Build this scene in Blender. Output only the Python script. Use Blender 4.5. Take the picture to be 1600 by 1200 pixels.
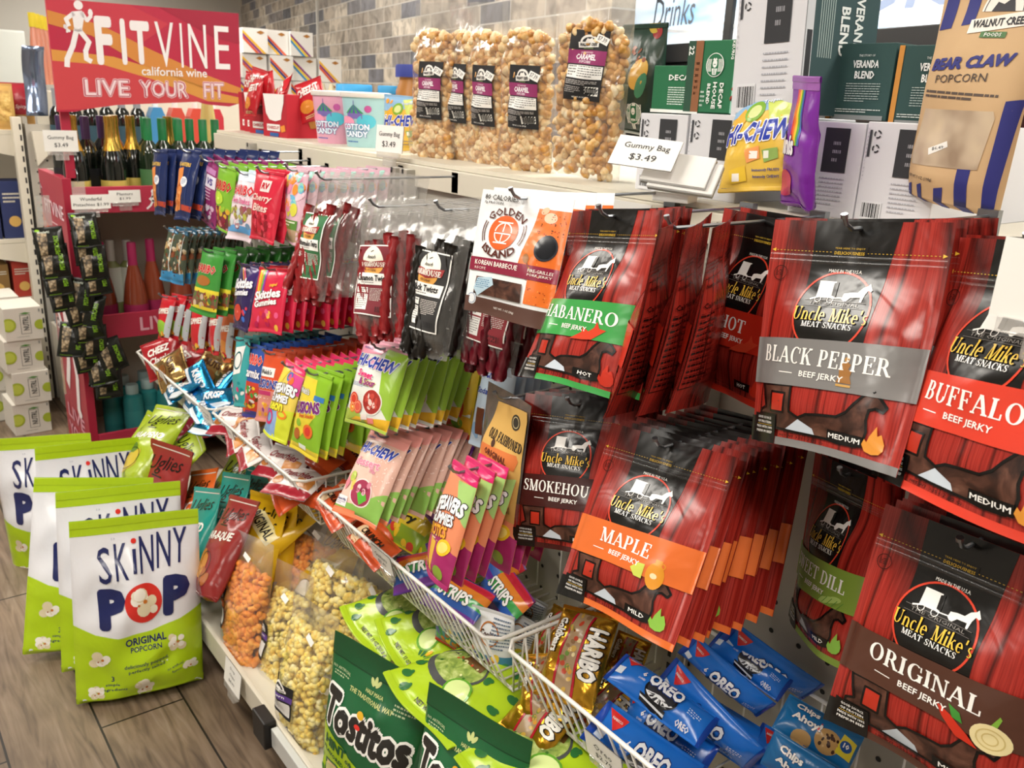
import bpy, bmesh, math, random
import numpy as np
from mathutils import Vector, Matrix, Euler
from mathutils.geometry import tessellate_polygon
rad = math.radians
for _o in list(bpy.data.objects): bpy.data.objects.remove(_o)
SC = bpy.context.scene
COL = SC.collection

# ---------------------------------------------------------------- camera
cam_d = bpy.data.cameras.new('camera'); cam = bpy.data.objects.new('camera', cam_d); COL.objects.link(cam)
cam_d.sensor_width = 36.0; cam_d.lens = 1380.0/1600*36.0; cam_d.clip_start = .02; cam_d.dof.use_dof = True; cam_d.dof.focus_distance = 1.08; cam_d.dof.aperture_fstop = 14.0
_R = np.array([[0.79608876,-0.15230437,0.58570135],[-0.60362425,-0.26918379,0.75045177],[0.04336422,-0.95096975,-0.3062288]])
_M = Matrix(((_R[0,0],-_R[0,1],-_R[0,2],0),(_R[1,0],-_R[1,1],-_R[1,2],0),(_R[2,0],-_R[2,1],-_R[2,2],1.5),(0,0,0,1)))
cam.matrix_world = _M
SC.camera = cam
# ---------------------------------------------------------------- light and exposure
SC.view_settings.view_transform = 'Standard'; SC.view_settings.look = 'None'
SC.view_settings.gamma = 1.0; SC.view_settings.use_curve_mapping = False
SC.view_settings.exposure = .18
W_ = bpy.data.worlds.new('store_ambient'); SC.world = W_; W_.use_nodes = True
W_.node_tree.nodes['Background'].inputs[0].default_value = (.9,.95,1,1)
W_.node_tree.nodes['Background'].inputs[1].default_value = .08
def area(name, loc, sx, sy, power, col=(1,.965,.905), rot=(0,0,0)):
    d = bpy.data.lights.new(name,'AREA'); d.shape = 'RECTANGLE'; d.size = sx; d.size_y = sy; d.energy = power; d.color = col
    o = bpy.data.objects.new(name,d); o.location = loc; o.rotation_euler = rot; COL.objects.link(o); return o
TROFFERS = [(-.3,-.6),(-.3,1.6),(-.3,3.8),(-.75,6.0),(2.0,-.6),(2.0,1.6),(2.0,3.8),(2.0,6.0),(-2.6,1.2),(-.75,8.4),(2.0,8.4),(-.75,10.8),(2.6,10.8),(4.4,2.4)]  # rear rows are unseen, added to brighten the dark back and far walls
for _x,_y in TROFFERS: area('troffer_lamp', (_x,_y,2.80), .55, 1.15, 26)

# ---------------------------------------------------------------- materials
def lin(h):
    h = h.lstrip('#'); r = [int(h[i:i+2],16)/255 for i in (0,2,4)]
    return tuple([(c/12.92 if c <= .04045 else ((c+.055)/1.055)**2.4) for c in r]+[1.0])
MATS = {}
def _new(key):
    m = bpy.data.materials.new(key); m.use_nodes = True; nt = m.node_tree
    b = nt.nodes['Principled BSDF']; return m, nt, b
def _crinkle(nt, b, scale, strength, dist=.003):
    tc = nt.nodes.new('ShaderNodeTexCoord'); n = nt.nodes.new('ShaderNodeTexNoise')
    n.inputs['Scale'].default_value = scale; n.inputs['Detail'].default_value = 2.5; n.inputs['Distortion'].default_value = .7
    bp = nt.nodes.new('ShaderNodeBump'); bp.inputs['Strength'].default_value = strength; bp.inputs['Distance'].default_value = dist
    nt.links.new(tc.outputs['Object'], n.inputs['Vector']); nt.links.new(n.outputs['Fac'], bp.inputs['Height'])
    nt.links.new(bp.outputs['Normal'], b.inputs['Normal']); return tc, n, bp
def M(hexc, rough=.5, metal=0.0, crinkle=0, scale=22, coat=0, emit=0):
    key = f'{hexc}_{rough}_{metal}_{crinkle}_{scale}_{coat}_{emit}'
    if key in MATS: return MATS[key]
    m, nt, b = _new('c'+key)
    b.inputs['Base Color'].default_value = lin(hexc); b.inputs['Roughness'].default_value = rough; b.inputs['Metallic'].default_value = metal
    b.inputs['Coat Weight'].default_value = coat; b.inputs['Coat Roughness'].default_value = .12
    if emit: b.inputs['Emission Color'].default_value = lin(hexc); b.inputs['Emission Strength'].default_value = emit
    if crinkle: _crinkle(nt, b, scale, crinkle)
    MATS[key] = m; return m
def INK(h): return M(h, .24, 0, .8, 17)          # glossy printed plastic
def MATTE(h): return M(h, .6)
def PAPER(h): return M(h, .75)
def FOIL(h): return M(h, .22, .85, .5, 30)
def ramp(nt, stops):
    r = nt.nodes.new('ShaderNodeValToRGB'); e = r.color_ramp.elements
    while len(e) < len(stops): e.new(.5)
    for k,(p,h) in enumerate(stops): e[k].position = p; e[k].color = lin(h)
    return r
def tex_mat(key, kind, scale, stops, rough=.5, vec=(1,1,1), detail=4, distortion=0, bump=0, coord='Object', crinkle=0, metal=0):
    if key in MATS: return MATS[key]
    m, nt, b = _new(key); tc = nt.nodes.new('ShaderNodeTexCoord'); mp = nt.nodes.new('ShaderNodeMapping'); mp.inputs['Scale'].default_value = vec
    nt.links.new(tc.outputs[coord], mp.inputs['Vector'])
    if kind == 'noise':
        t = nt.nodes.new('ShaderNodeTexNoise'); t.inputs['Detail'].default_value = detail; t.inputs['Distortion'].default_value = distortion; out = t.outputs['Fac']
    elif kind == 'voronoi':
        t = nt.nodes.new('ShaderNodeTexVoronoi'); out = t.outputs['Distance']
    t.inputs['Scale'].default_value = scale; nt.links.new(mp.outputs[0], t.inputs['Vector'])
    r = ramp(nt, stops); nt.links.new(out, r.inputs[0]); nt.links.new(r.outputs[0], b.inputs['Base Color'])
    b.inputs['Roughness'].default_value = rough; b.inputs['Metallic'].default_value = metal
    if bump:
        bp = nt.nodes.new('ShaderNodeBump'); bp.inputs['Strength'].default_value = bump; bp.inputs['Distance'].default_value = .004
        nt.links.new(out, bp.inputs['Height']); nt.links.new(bp.outputs[0], b.inputs['Normal'])
    elif crinkle: _crinkle(nt, b, 26, crinkle)
    MATS[key] = m; return m
def film(key='film', tint='#ffffff', haze=.06, gloss=.16, rough=.13):
    """clear crinkled packaging film"""
    if key in MATS: return MATS[key]
    m = bpy.data.materials.new(key); m.use_nodes = True; nt = m.node_tree; nt.nodes.clear()
    out = nt.nodes.new('ShaderNodeOutputMaterial'); tr = nt.nodes.new('ShaderNodeBsdfTransparent'); tr.inputs[0].default_value = lin(tint)
    gl = nt.nodes.new('ShaderNodeBsdfGlossy'); gl.inputs['Roughness'].default_value = rough+.03
    df = nt.nodes.new('ShaderNodeBsdfDiffuse'); df.inputs[0].default_value = (.9,.88,.84,1)
    lw = nt.nodes.new('ShaderNodeLayerWeight'); lw.inputs['Blend'].default_value = .25
    mm = nt.nodes.new('ShaderNodeMath'); mm.operation = 'MULTIPLY_ADD'; mm.inputs[1].default_value = .38; mm.inputs[2].default_value = gloss*.4; mm.use_clamp = True
    nt.links.new(lw.outputs['Facing'], mm.inputs[0])
    m1 = nt.nodes.new('ShaderNodeMixShader'); m1.inputs[0].default_value = haze
    m2 = nt.nodes.new('ShaderNodeMixShader')
    tc = nt.nodes.new('ShaderNodeTexCoord'); n = nt.nodes.new('ShaderNodeTexNoise'); n.inputs['Scale'].default_value = 17; n.inputs['Detail'].default_value = 1.5; n.inputs['Distortion'].default_value = 1.6
    bp = nt.nodes.new('ShaderNodeBump'); bp.inputs['Strength'].default_value = .3; bp.inputs['Distance'].default_value = .006
    nt.links.new(tc.outputs['Object'], n.inputs['Vector']); nt.links.new(n.outputs['Fac'], bp.inputs['Height'])
    for q in (gl, lw): nt.links.new(bp.outputs[0], q.inputs['Normal'])
    nt.links.new(tr.outputs[0], m1.inputs[1]); nt.links.new(df.outputs[0], m1.inputs[2])
    nt.links.new(mm.outputs[0], m2.inputs[0]); nt.links.new(m1.outputs[0], m2.inputs[1]); nt.links.new(gl.outputs[0], m2.inputs[2])
    nt.links.new(m2.outputs[0], out.inputs[0]); MATS[key] = m; return m
def wood_ink(key, stops, scale=1.0):
    """printed red barn-board: streaky grain along the pouch with dark plank gaps"""
    if key in MATS: return MATS[key]
    m, nt, b = _new(key); tc = nt.nodes.new('ShaderNodeTexCoord')
    mp = nt.nodes.new('ShaderNodeMapping'); mp.inputs['Scale'].default_value = (520*scale,0,11*scale)
    t = nt.nodes.new('ShaderNodeTexNoise'); t.inputs['Scale'].default_value = 1; t.inputs['Detail'].default_value = 5; t.inputs['Distortion'].default_value = .6
    mp2 = nt.nodes.new('ShaderNodeMapping'); mp2.inputs['Scale'].default_value = (34*scale,0,1.2*scale); mp2.inputs['Location'].default_value = (3.3,0,1.7)
    t2 = nt.nodes.new('ShaderNodeTexVoronoi'); t2.feature = 'DISTANCE_TO_EDGE'; t2.inputs['Scale'].default_value = .7
    nt.links.new(tc.outputs['Object'], mp.inputs[0]); nt.links.new(mp.outputs[0], t.inputs['Vector'])
    nt.links.new(tc.outputs['Object'], mp2.inputs[0]); nt.links.new(mp2.outputs[0], t2.inputs['Vector'])
    r = ramp(nt, stops); nt.links.new(t.outputs['Fac'], r.inputs[0])
    r2 = ramp(nt, [(0,'#1a0504'),(.045,'#f0e6e4'),(.3,'#ffffff')]); nt.links.new(t2.outputs['Distance'], r2.inputs[0])
    mx = nt.nodes.new('ShaderNodeMix'); mx.data_type = 'RGBA'; mx.blend_type = 'MULTIPLY'; mx.inputs[0].default_value = .85
    nt.links.new(r.outputs[0], mx.inputs[6]); nt.links.new(r2.outputs[0], mx.inputs[7]); nt.links.new(mx.outputs[2], b.inputs['Base Color'])
    b.inputs['Roughness'].default_value = .27; _crinkle(nt, b, 17, .75)
    MATS[key] = m; return m

# ---------------------------------------------------------------- flat lettering
_tc = {}
def text_mesh(s, bold=0.0, res=2, font='sans'):
    key = (s, round(bold,4), res, font)
    if key in _tc: return _tc[key]
    if font == 'serif': r = serif_text(s, bold)
    else:
        c = bpy.data.curves.new('t','FONT'); c.body = s; c.size = 1; c.align_x = 'CENTER'; c.resolution_u = res; c.offset = bold; c.fill_mode = 'FRONT'
        o = bpy.data.objects.new('t', c); COL.objects.link(o)
        me = o.to_mesh(); v = np.empty(len(me.vertices)*3); me.vertices.foreach_get('co', v); v = v.reshape(-1,3)[:,:2].copy()
        f = [tuple(p.vertices) for p in me.polygons]; o.to_mesh_clear()
        bpy.data.objects.remove(o); bpy.data.curves.remove(c); r = (v, f)
    if len(r[0]):
        v = r[0]; lo, hi = v.min(0), v.max(0); r = (v-(lo+hi)/2, r[1], hi-lo)
    _tc[key] = r; return r

# a small stressed serif alphabet: thick uprights, thin bars, bracket serifs
def serif_text(s, bold=0.0):
    TH, TN = .17+bold*2, .055+bold*.8
    V, F = [], []
    def quad(pts):
        b = len(V); V.extend(pts); F.append(tuple(range(b, b+len(pts))))
    def bar(x0,y0,x1,y1,w):            # stroke with horizontal ends, w measured across x
        if abs(y1-y0) < 1e-6: quad([(x0,y0-w/2),(x1,y0-w/2),(x1,y0+w/2),(x0,y0+w/2)])
        else: quad([(x0-w/2,y0),(x0+w/2,y0),(x1+w/2,y1),(x1-w/2,y1)])
    def sf(x,y,w=.17):                 # serif
        up = 1 if y < .3 else -1
        quad([(x-w,y),(x+w,y),(x+w,y+up*TN*.8),(x+TH*.5,y+up*TN*1.6),(x-TH*.5,y+up*TN*1.6),(x-w,y+up*TN*.8)][::up])
    def arc(cx,cy,rx,ry,a0,a1,th=None,tn=None,n=14):
        th = TH if th is None else th; tn = TN if tn is None else tn
        A = [rad(a0+(a1-a0)*k/n) for k in range(n+1)]
        o = [(cx+rx*math.cos(a), cy+ry*math.sin(a)) for a in A]; i = [(cx+(rx-th)*math.cos(a), cy+(ry-tn)*math.sin(a)) for a in A]
        for k in range(n): quad([o[k],o[k+1],i[k+1],i[k]])
    def glyph(ch, X):
        B = lambda a,b,c,d,w=TH: bar(X+a,b,X+c,d,w)
        S = lambda a,b,w=.17: sf(X+a,b,w)
        Cc = lambda a,b,*r,**k: arc(X+a,b,*r,**k)
        if ch == 'A': B(.1,0,.4,1,TN*1.4); B(.75,0,.42,1); B(.2,.34,.62,.34,TN); S(.1,0,.13); S(.75,0); return .88
        if ch == 'B': B(.18,0,.18,1); Cc(.36,.74,.26,.26,-90,90); Cc(.38,.26,.31,.28,-90,90); B(.05,.97,.38,.97,TN); B(.05,.03,.4,.03,TN); B(.18,.51,.4,.51,TN); return .76
        if ch == 'C': Cc(.46,.5,.42,.52,52,308); B(.76,.62,.76,.95,TN*1.3); return .86
        if ch == 'D': B(.18,0,.18,1); Cc(.36,.5,.48,.5,-90,90); B(.04,.97,.38,.97,TN); B(.04,.03,.38,.03,TN); return .92
        if ch in 'EF':
            B(.18,0,.18,1); B(.04,.97,.62,.97,TN); B(.62,.74,.62,1,TN*1.3); B(.18,.52,.48,.52,TN); B(.48,.4,.48,.64,TN*1.3)
            if ch == 'E': B(.04,.03,.66,.03,TN); B(.66,0,.66,.28,TN*1.3)
            else: S(.18,0)
            return .74 if ch == 'E' else .7
        if ch == 'G': Cc(.46,.5,.42,.52,52,318); B(.76,.64,.76,.95,TN*1.3); B(.76,.02,.76,.42); B(.6,.42,.9,.42,TN); return .93
        if ch == 'H': B(.18,0,.18,1); B(.74,0,.74,1); B(.18,.5,.74,.5,TN); [S(a,b) for a in (.18,.74) for b in (0,1)]; return .93
        if ch == 'I': B(.18,0,.18,1); S(.18,0); S(.18,1); return .38
        if ch == 'K': B(.18,0,.18,1); S(.18,0); S(.18,1); B(.24,.42,.7,1,TN*1.4); B(.72,0,.4,.62); S(.72,0); S(.7,1,.13); return .88
        if ch == 'L': B(.18,0,.18,1); S(.18,1); B(.04,.03,.62,.03,TN); B(.62,0,.62,.3,TN*1.3); return .7
        if ch == 'M': B(.14,0,.14,1,TN*1.3); B(.5,0,.18,1); B(.5,0,.84,1,TN*1.3); B(.88,0,.88,1); S(.14,0,.12); S(.88,0); S(.12,1,.12); S(.9,1,.14); return 1.06
        if ch == 'N': B(.14,0,.14,1,TN*1.3); B(.74,0,.16,1); B(.76,0,.76,1,TN*1.3); S(.14,0,.12); S(.14,1,.13); S(.76,1,.12); return .9
        if ch == 'O': Cc(.48,.5,.44,.52,0,360,n=28); return .96
        if ch == 'P': B(.18,0,.18,1); S(.18,0); Cc(.38,.71,.3,.29,-90,90); B(.04,.97,.4,.97,TN); B(.18,.45,.4,.45,TN); return .74
        if ch == 'R': B(.18,0,.18,1); S(.18,0); Cc(.38,.73,.28,.27,-90,90); B(.04,.97,.4,.97,TN); B(.18,.49,.4,.49,TN); B(.74,0,.44,.5); S(.76,0,.12); return .84
        if ch == 'S': Cc(.34,.75,.26,.27,50,215,th=TH*.8); Cc(.34,.26,.28,.28,-130,45,th=TH*.8); B(.52,.36,.16,.66,TH*1.25); B(.56,.7,.56,.98,TN*1.2); B(.08,.02,.08,.3,TN*1.2); return .68
        if ch == 'T': B(.4,0,.4,1); S(.4,0); B(.04,.97,.76,.97,TN); B(.04,.74,.04,1,TN*1.3); B(.76,.74,.76,1,TN*1.3); return .8
        if ch == 'U': B(.18,.34,.18,1); B(.74,.34,.74,1,TN*1.3); Cc(.435,.36,.34,.38,180,360,th=TH*.9); S(.18,1); S(.74,1,.13); return .92
        if ch == 'W': B(.4,0,.12,1); B(.4,0,.6,1,TN*1.4); B(.86,0,.6,1); B(.86,0,1.08,1,TN*1.4); S(.12,1); S(.6,1); S(1.08,1,.12); return 1.18
        if ch == 'n': B(.14,0,.14,.66); Cc(.36,.38,.28,.3,0,170,th=TH*.9); B(.57,0,.57,.4); S(.14,0,.14); S(.57,0,.14); return .74
        if ch == 'c': Cc(.32,.33,.3,.35,50,310); return .6
        if ch == 'l': B(.14,0,.14,1.08); S(.14,0,.14); S(.11,1.08,.1); return .3
        if ch == 'e': Cc(.32,.33,.3,.35,0,312); B(.1,.36,.6,.36,TN); return .65
        if ch == 'i': B(.14,0,.14,.66); S(.14,0,.14); Cc(.14,.9,.1,.1,0,360,th=.1,tn=.1); return .3
        if ch == 'k': B(.14,0,.14,1.08); S(.14,0,.14); B(.2,.26,.5,.66,TN*1.4); B(.54,0,.32,.42); S(.56,0,.12); S(.5,.66,.1); return .68
        if ch == 's': Cc(.26,.5,.19,.19,45,220,th=TH*.7); Cc(.26,.18,.2,.2,-140,45,th=TH*.7); B(.38,.24,.14,.44,TH*.95); return .5
        if ch == "'": B(.1,.72,.13,1.05,TH*.8); return .24
        if ch == ' ': return .38
        return .4
    x = 0
    for ch in s: x += glyph(ch, x)+.06
    v = np.array(V); v[:,0] -= x/2; return v, F

# ---------------------------------------------------------------- bag surfaces
def sstep(a, b, x):
    t = np.clip((x-a)/(b-a), 0, 1); return t*t*(3-2*t)
class Surf:
    """front/back sheets of a package; local origin at the middle of the top edge, front towards -Y, hanging down -Z"""
    def __init__(s, kind, W, H, T=.02, seed=1, warp=.006, wrinkle=.0016, back=.6, flat=None, shrink=.06, bend=0, twist=0, twl=0):
        s.kind, s.W, s.H, s.T, s.back, s.shrink, s.warp, s.bend = kind, W, H, T, back, shrink, warp, bend; s.twist, s.twl = twist, twl
        r = random.Random(seed); s.ph = [r.uniform(0,6.28) for _ in range(6)]
        s.ridges = []
        if wrinkle:
            for _ in range(16):
                u, v = r.uniform(-.95,.95), r.uniform(.12,.97); a = r.uniform(-.9,.9)+(1.57 if r.random() < .6 else 0)
                s.ridges.append((u*W/2, -v*H, math.cos(a), math.sin(a), r.uniform(.05,.22)*H, r.uniform(.008,.018)*(H/.2), r.choice((-1,1,1))*r.uniform(.5,1)*wrinkle*(H/.2)))
    def thick(s, X, Z):
        u = 2*X/s.W; v = -Z/s.H
        if s.kind == 'pouch':
            side = np.clip(1-np.abs(u/.93)**2.4, 0, 1)**.75
            prof = sstep(.17,.5,v)*(1-.5*sstep(.78,1.0,v))
        elif s.kind == 'pillow':
            side = np.clip(1-np.abs(u)**2.6, 0, 1)**.55
            prof = np.sin(np.pi*np.clip((v-.05)/.9, 0, 1))**.6
        elif s.kind == 'stand':           # big stand-up / sagging chip bag: full at the bottom
            side = np.clip(1-np.abs(u)**2.8, 0, 1)**.5
            prof = sstep(.03,.55,v)*(1-.35*sstep(.85,1,v))
            prof = np.where(v > .97, prof*np.clip((1.0-v)/.03,0,1), prof)
        elif s.kind == 'twist':           # long film bag with flat wide header
            side = np.clip(1-np.abs(u)**2.2, 0, 1)**.6
            prof = sstep(.12,.4,v)*(1-sstep(.86,1,v)*.9)
        else:                             # flat card
            return np.full_like(u, s.T)
        h = s.T*side*prof
        return h
    def pos(s, X, Z, sgn=1):
        X = np.asarray(X, float); Z = np.asarray(Z, float); u = 2*X/s.W; v = -Z/s.H
        h = s.thick(X, Z); k = 1.0 if sgn > 0 else s.back
        w = np.zeros_like(h)
        for (x,z,c,sn,l,wd,a) in s.ridges:
            p = (X-x)*c+(Z-z)*sn; q = -(X-x)*sn+(Z-z)*c
            w += a*np.exp(-(p/l)**2-(q/wd)**2)
        fl = np.clip(h/(s.T*.5+1e-9), 0.15, 1) if s.kind != 'card' else 0
        w = w*fl
        y = -sgn*(h*k)-w
        y += s.warp*(np.sin(1.6*u+s.ph[0])*v*v + .5*np.sin(3.1*u+s.ph[1])*np.clip(v,0,1)**4 + .35*np.sin(2.3*u+s.ph[2])*(1-v)**2)
        y += s.bend*np.sin(np.pi*v)
        y -= s.twist*v*v*(u+1)/2+s.twl*v*v*(1-u)/2
        sh = 1-s.shrink*np.clip(h/(s.T+1e-9), 0, 1)
        z = Z + s.warp*.5*np.sin(1.9*u+s.ph[3])*v**3
        return np.stack([X*sh, y, z], -1)
    def frame(s, X, Z):
        e = 2e-4; p = s.pos(X, Z)
        tx = s.pos(X+e, Z)-s.pos(X-e, Z); tz = s.pos(X, Z+e)-s.pos(X, Z-e)
        n = np.cross(tx, tz); n /= np.linalg.norm(n, axis=-1, keepdims=True)+1e-12
        return p, n

class Art:
    """print on a package front: shapes and letters in (u right 0..1, v down 0..1)"""
    def __init__(s, W, H): s.W, s.H, s.it, s.L = W, H, [], 1
    def _add(s, v, f, col, L, cut, txt=False): s.it.append((np.asarray(v,float), f, col, L, cut, txt))
    def P(s, pts): return np.array([((u-.5)*s.W, -v*s.H) for u,v in pts])
    def poly(s, pts, col, L=None, cut=True):
        v = s.P(pts); t = tessellate_polygon([[Vector((a,b,0)) for a,b in v]])
        s._add(v, [tuple(x) for x in t], col, L or s.L, cut); return s
    def rect(s, u0, v0, u1, v1, col, L=None, cut=True):
        s._add(s.P([(u0,v1),(u1,v1),(u1,v0),(u0,v0)]), [(0,1,2,3)], col, L or s.L, cut); return s
    def ell(s, cu, cv, ru, rv, col, L=None, n=28, ring=0, a0=0, a1=360, rot=0):
        """ru in widths; rv in widths too unless None (circle)"""
        c = s.P([(cu,cv)])[0]; rx = ru*s.W; ry = (rv if rv is not None else ru)*s.W
        A = np.radians(np.linspace(a0, a1, n+1)); o = np.stack([rx*np.cos(A), ry*np.sin(A)], -1)
        if ring:
            t = ring*s.W; i = np.stack([(rx-t)*np.cos(A), (ry-t)*np.sin(A)], -1); v = np.concatenate([o, i])
            f = [(k, k+1, n+2+k, n+1+k) for k in range(n)]
        else: v = np.concatenate([o, [[0,0]]]); f = [(k, k+1, n+1) for k in range(n)]
        if rot: R = rad(rot); v = v@np.array([[math.cos(R),math.sin(R)],[-math.sin(R),math.cos(R)]])
        s._add(v+c, f, col, L or s.L, ru > .12); return s
    def text(s, t, cu, cv, hv, col, fit=None, bold=0.0, rot=0, L=None, font='sans', out=None, shear=0, arc=0, maxw=None, res=2, cut=None, sx=1.0):
        """hv = height in H; fit = width in W (squeezes); out = (colour, offset) outline laid underneath; arc = bend radius in W"""
        L = L or s.L+1
        passes = ([(out[0], max(0,bold)+out[1], L)] if out else [])+[(col, max(0,bold), L+1)]
        ser = font == 'serif'; v0, f0, d0 = text_mesh(t, bold if ser else 0, 1 if hv*s.H < .012 else res, font)
        sy = hv*s.H/max(d0[1],1e-6); kx = sy*sx
        bw = 0 if ser else max(0,bold)*.62; sy = hv*s.H/max(d0[1]+2*bw,1e-6); kx = sy*sx
        if fit: kx = fit*s.W/(d0[0]+2*bw)
        elif maxw and kx*d0[0] > maxw*s.W: kx = maxw*s.W/d0[0]
        for c_, b_, l_ in passes:
            if ser and c_ == col: b_ = 0
            b_ *= .62; ks = min(kx, sy*1.2); v = v0*np.array([kx, sy]); f = f0
            if b_ > 0:
                n_ = 2 if hv*s.H < .005 else (4 if hv*s.H < .009 else (8 if b_ < .06 else 12)); g = np.arange(n_)*2*math.pi/n_
                sh = [np.zeros(2)]+[np.array([b_*ks*math.cos(q), b_*sy*math.sin(q)]) for q in g]
            else: sh = [np.zeros(2)]
            v00 = v
            for i_, s0 in enumerate(sh):
                v = v00+s0
                if shear: v = v+np.stack([v[:,1]*shear, 0*v[:,1]], -1)
                if arc:
                    R = arc*s.W; an = v[:,0]/R; rr = R+v[:,1]; v = np.stack([rr*np.sin(an), rr*np.cos(an)-R], -1)
                if rot:
                    r = rad(rot); v = v@np.array([[math.cos(r),math.sin(r)],[-math.sin(r),math.cos(r)]])
                s._add(v+s.P([(cu,cv)])[0], f, c_, l_+i_*.07, (hv*s.H > .014) if cut is None else cut, True)
        return s
    def lines(s, u0, v0, u1, v1, n, col, seed=1, L=None, fill=.45):
        """fine print too small to read: ragged lines"""
        r = random.Random(seed); dv = (v1-v0)/n
        for k in range(n):
            a = u0
            while a < u1-.01:
                w = r.uniform(.02,.07)*max(.3,(u1-u0)*2); b = min(u1, a+w); s.rect(a, v0+k*dv, b, v0+(k+fill)*dv, col, L or s.L+1, cut=False); a = b+.009
                if k == n-1 and a > u0+(u1-u0)*.6: break
        return s
    def bars(s, u0, v0, u1, v1, col='#111111', seed=3, bg='#f2f0ea', vert=False):
        r = random.Random(seed); s.rect(u0,v0,u1,v1,bg,s.L+1,cut=False)
        a, e = (v0, v1) if vert else (u0, u1); m = (e-a)*.06; a += m; n = (e-a)/34
        while a < e-m:
            w = r.choice((1,1,2,3))*n*.7
            if vert: s.rect(u0+.1*(u1-u0), a, u1-.1*(u1-u0), min(a+w,e-m), col, s.L+2, cut=False)
            else: s.rect(a, v0+.1*(v1-v0), min(a+w,e-m), v1-.18*(v1-v0), col, s.L+2, cut=False)
            a += w+r.choice((1,1,2))*n*.7
        return s
    def blobs(s, u0, v0, u1, v1, n, cols, r0, r1, seed=5, L=None):
        r = random.Random(seed)
        for k in range(n):
            s.ell(r.uniform(u0,u1), r.uniform(v0,v1), r.uniform(r0,r1), r.uniform(r0,r1)*.8, r.choice(cols), (L or s.L)+(k%2), n=10, rot=r.uniform(0,180))
        return s
    def arrays(s, cell, clip=True):
        """-> list of (verts2d, layer, faces, colours)"""
        big = bmesh.new(); cols = []; cid = {}
        VV, LL, FF, CC = [], [], [], []; base = 0
        for v, f, c, L, cut, txt in s.it:
            if cell and not cut and not txt and max(np.ptp(v[:,0]), np.ptp(v[:,1])) > cell*1.2: cut = True
            if c not in cid: cid[c] = len(cols); cols.append(c)
            if cut:
                bv = [big.verts.new((a,b,L*.1)) for a,b in v]
                for q in f:
                    if len(set(q)) < 3: continue
                    try: fc = big.faces.new([bv[i] for i in q]); fc.material_index = cid[c]
                    except ValueError: pass
            else:
                VV.append(v); LL.append(np.full(len(v), L)); FF += [tuple(i+base for i in q) for q in f]; CC += [cid[c]]*len(f); base += len(v)
        W, H = s.W, s.H
        if len(big.faces):
            if clip:
                for co, no in (((-W/2,0,0),(-1,0,0)),((W/2,0,0),(1,0,0)),((0,0,0),(0,1,0)),((0,-H,0),(0,-1,0))):
                    bmesh.ops.bisect_plane(big, geom=big.verts[:]+big.edges[:]+big.faces[:], plane_co=co, plane_no=no, clear_outer=True)
            if cell:
                for k in range(1, int(W/cell)+1):
                    x = -W/2+k*cell
                    if x < W/2: bmesh.ops.bisect_plane(big, geom=big.verts[:]+big.edges[:]+big.faces[:], plane_co=(x,0,0), plane_no=(1,0,0))
                for k in range(1, int(H/cell)+1):
                    z = -k*cell
                    if z > -H: bmesh.ops.bisect_plane(big, geom=big.verts[:]+big.edges[:]+big.faces[:], plane_co=(0,z,0), plane_no=(0,1,0))
            big.verts.index_update()
            vs = np.array([v.co for v in big.verts])
            VV.append(vs[:,:2]); LL.append(vs[:,2]*10)
            for fc in big.faces: FF.append(tuple(v.index+base for v in fc.verts)); CC.append(fc.material_index)
        big.free()
        if not VV: return np.zeros((0,2)), np.zeros(0), [], [], cols
        vv = np.concatenate(VV); o = []
        for q in FF:
            p = vv[list(q)]; ar = np.sum(p[:,0]*np.roll(p[:,1],-1)-np.roll(p[:,0],-1)*p[:,1]); o.append(q if ar >= 0 else q[::-1])
        return vv, np.concatenate(LL), o, CC, cols

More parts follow.
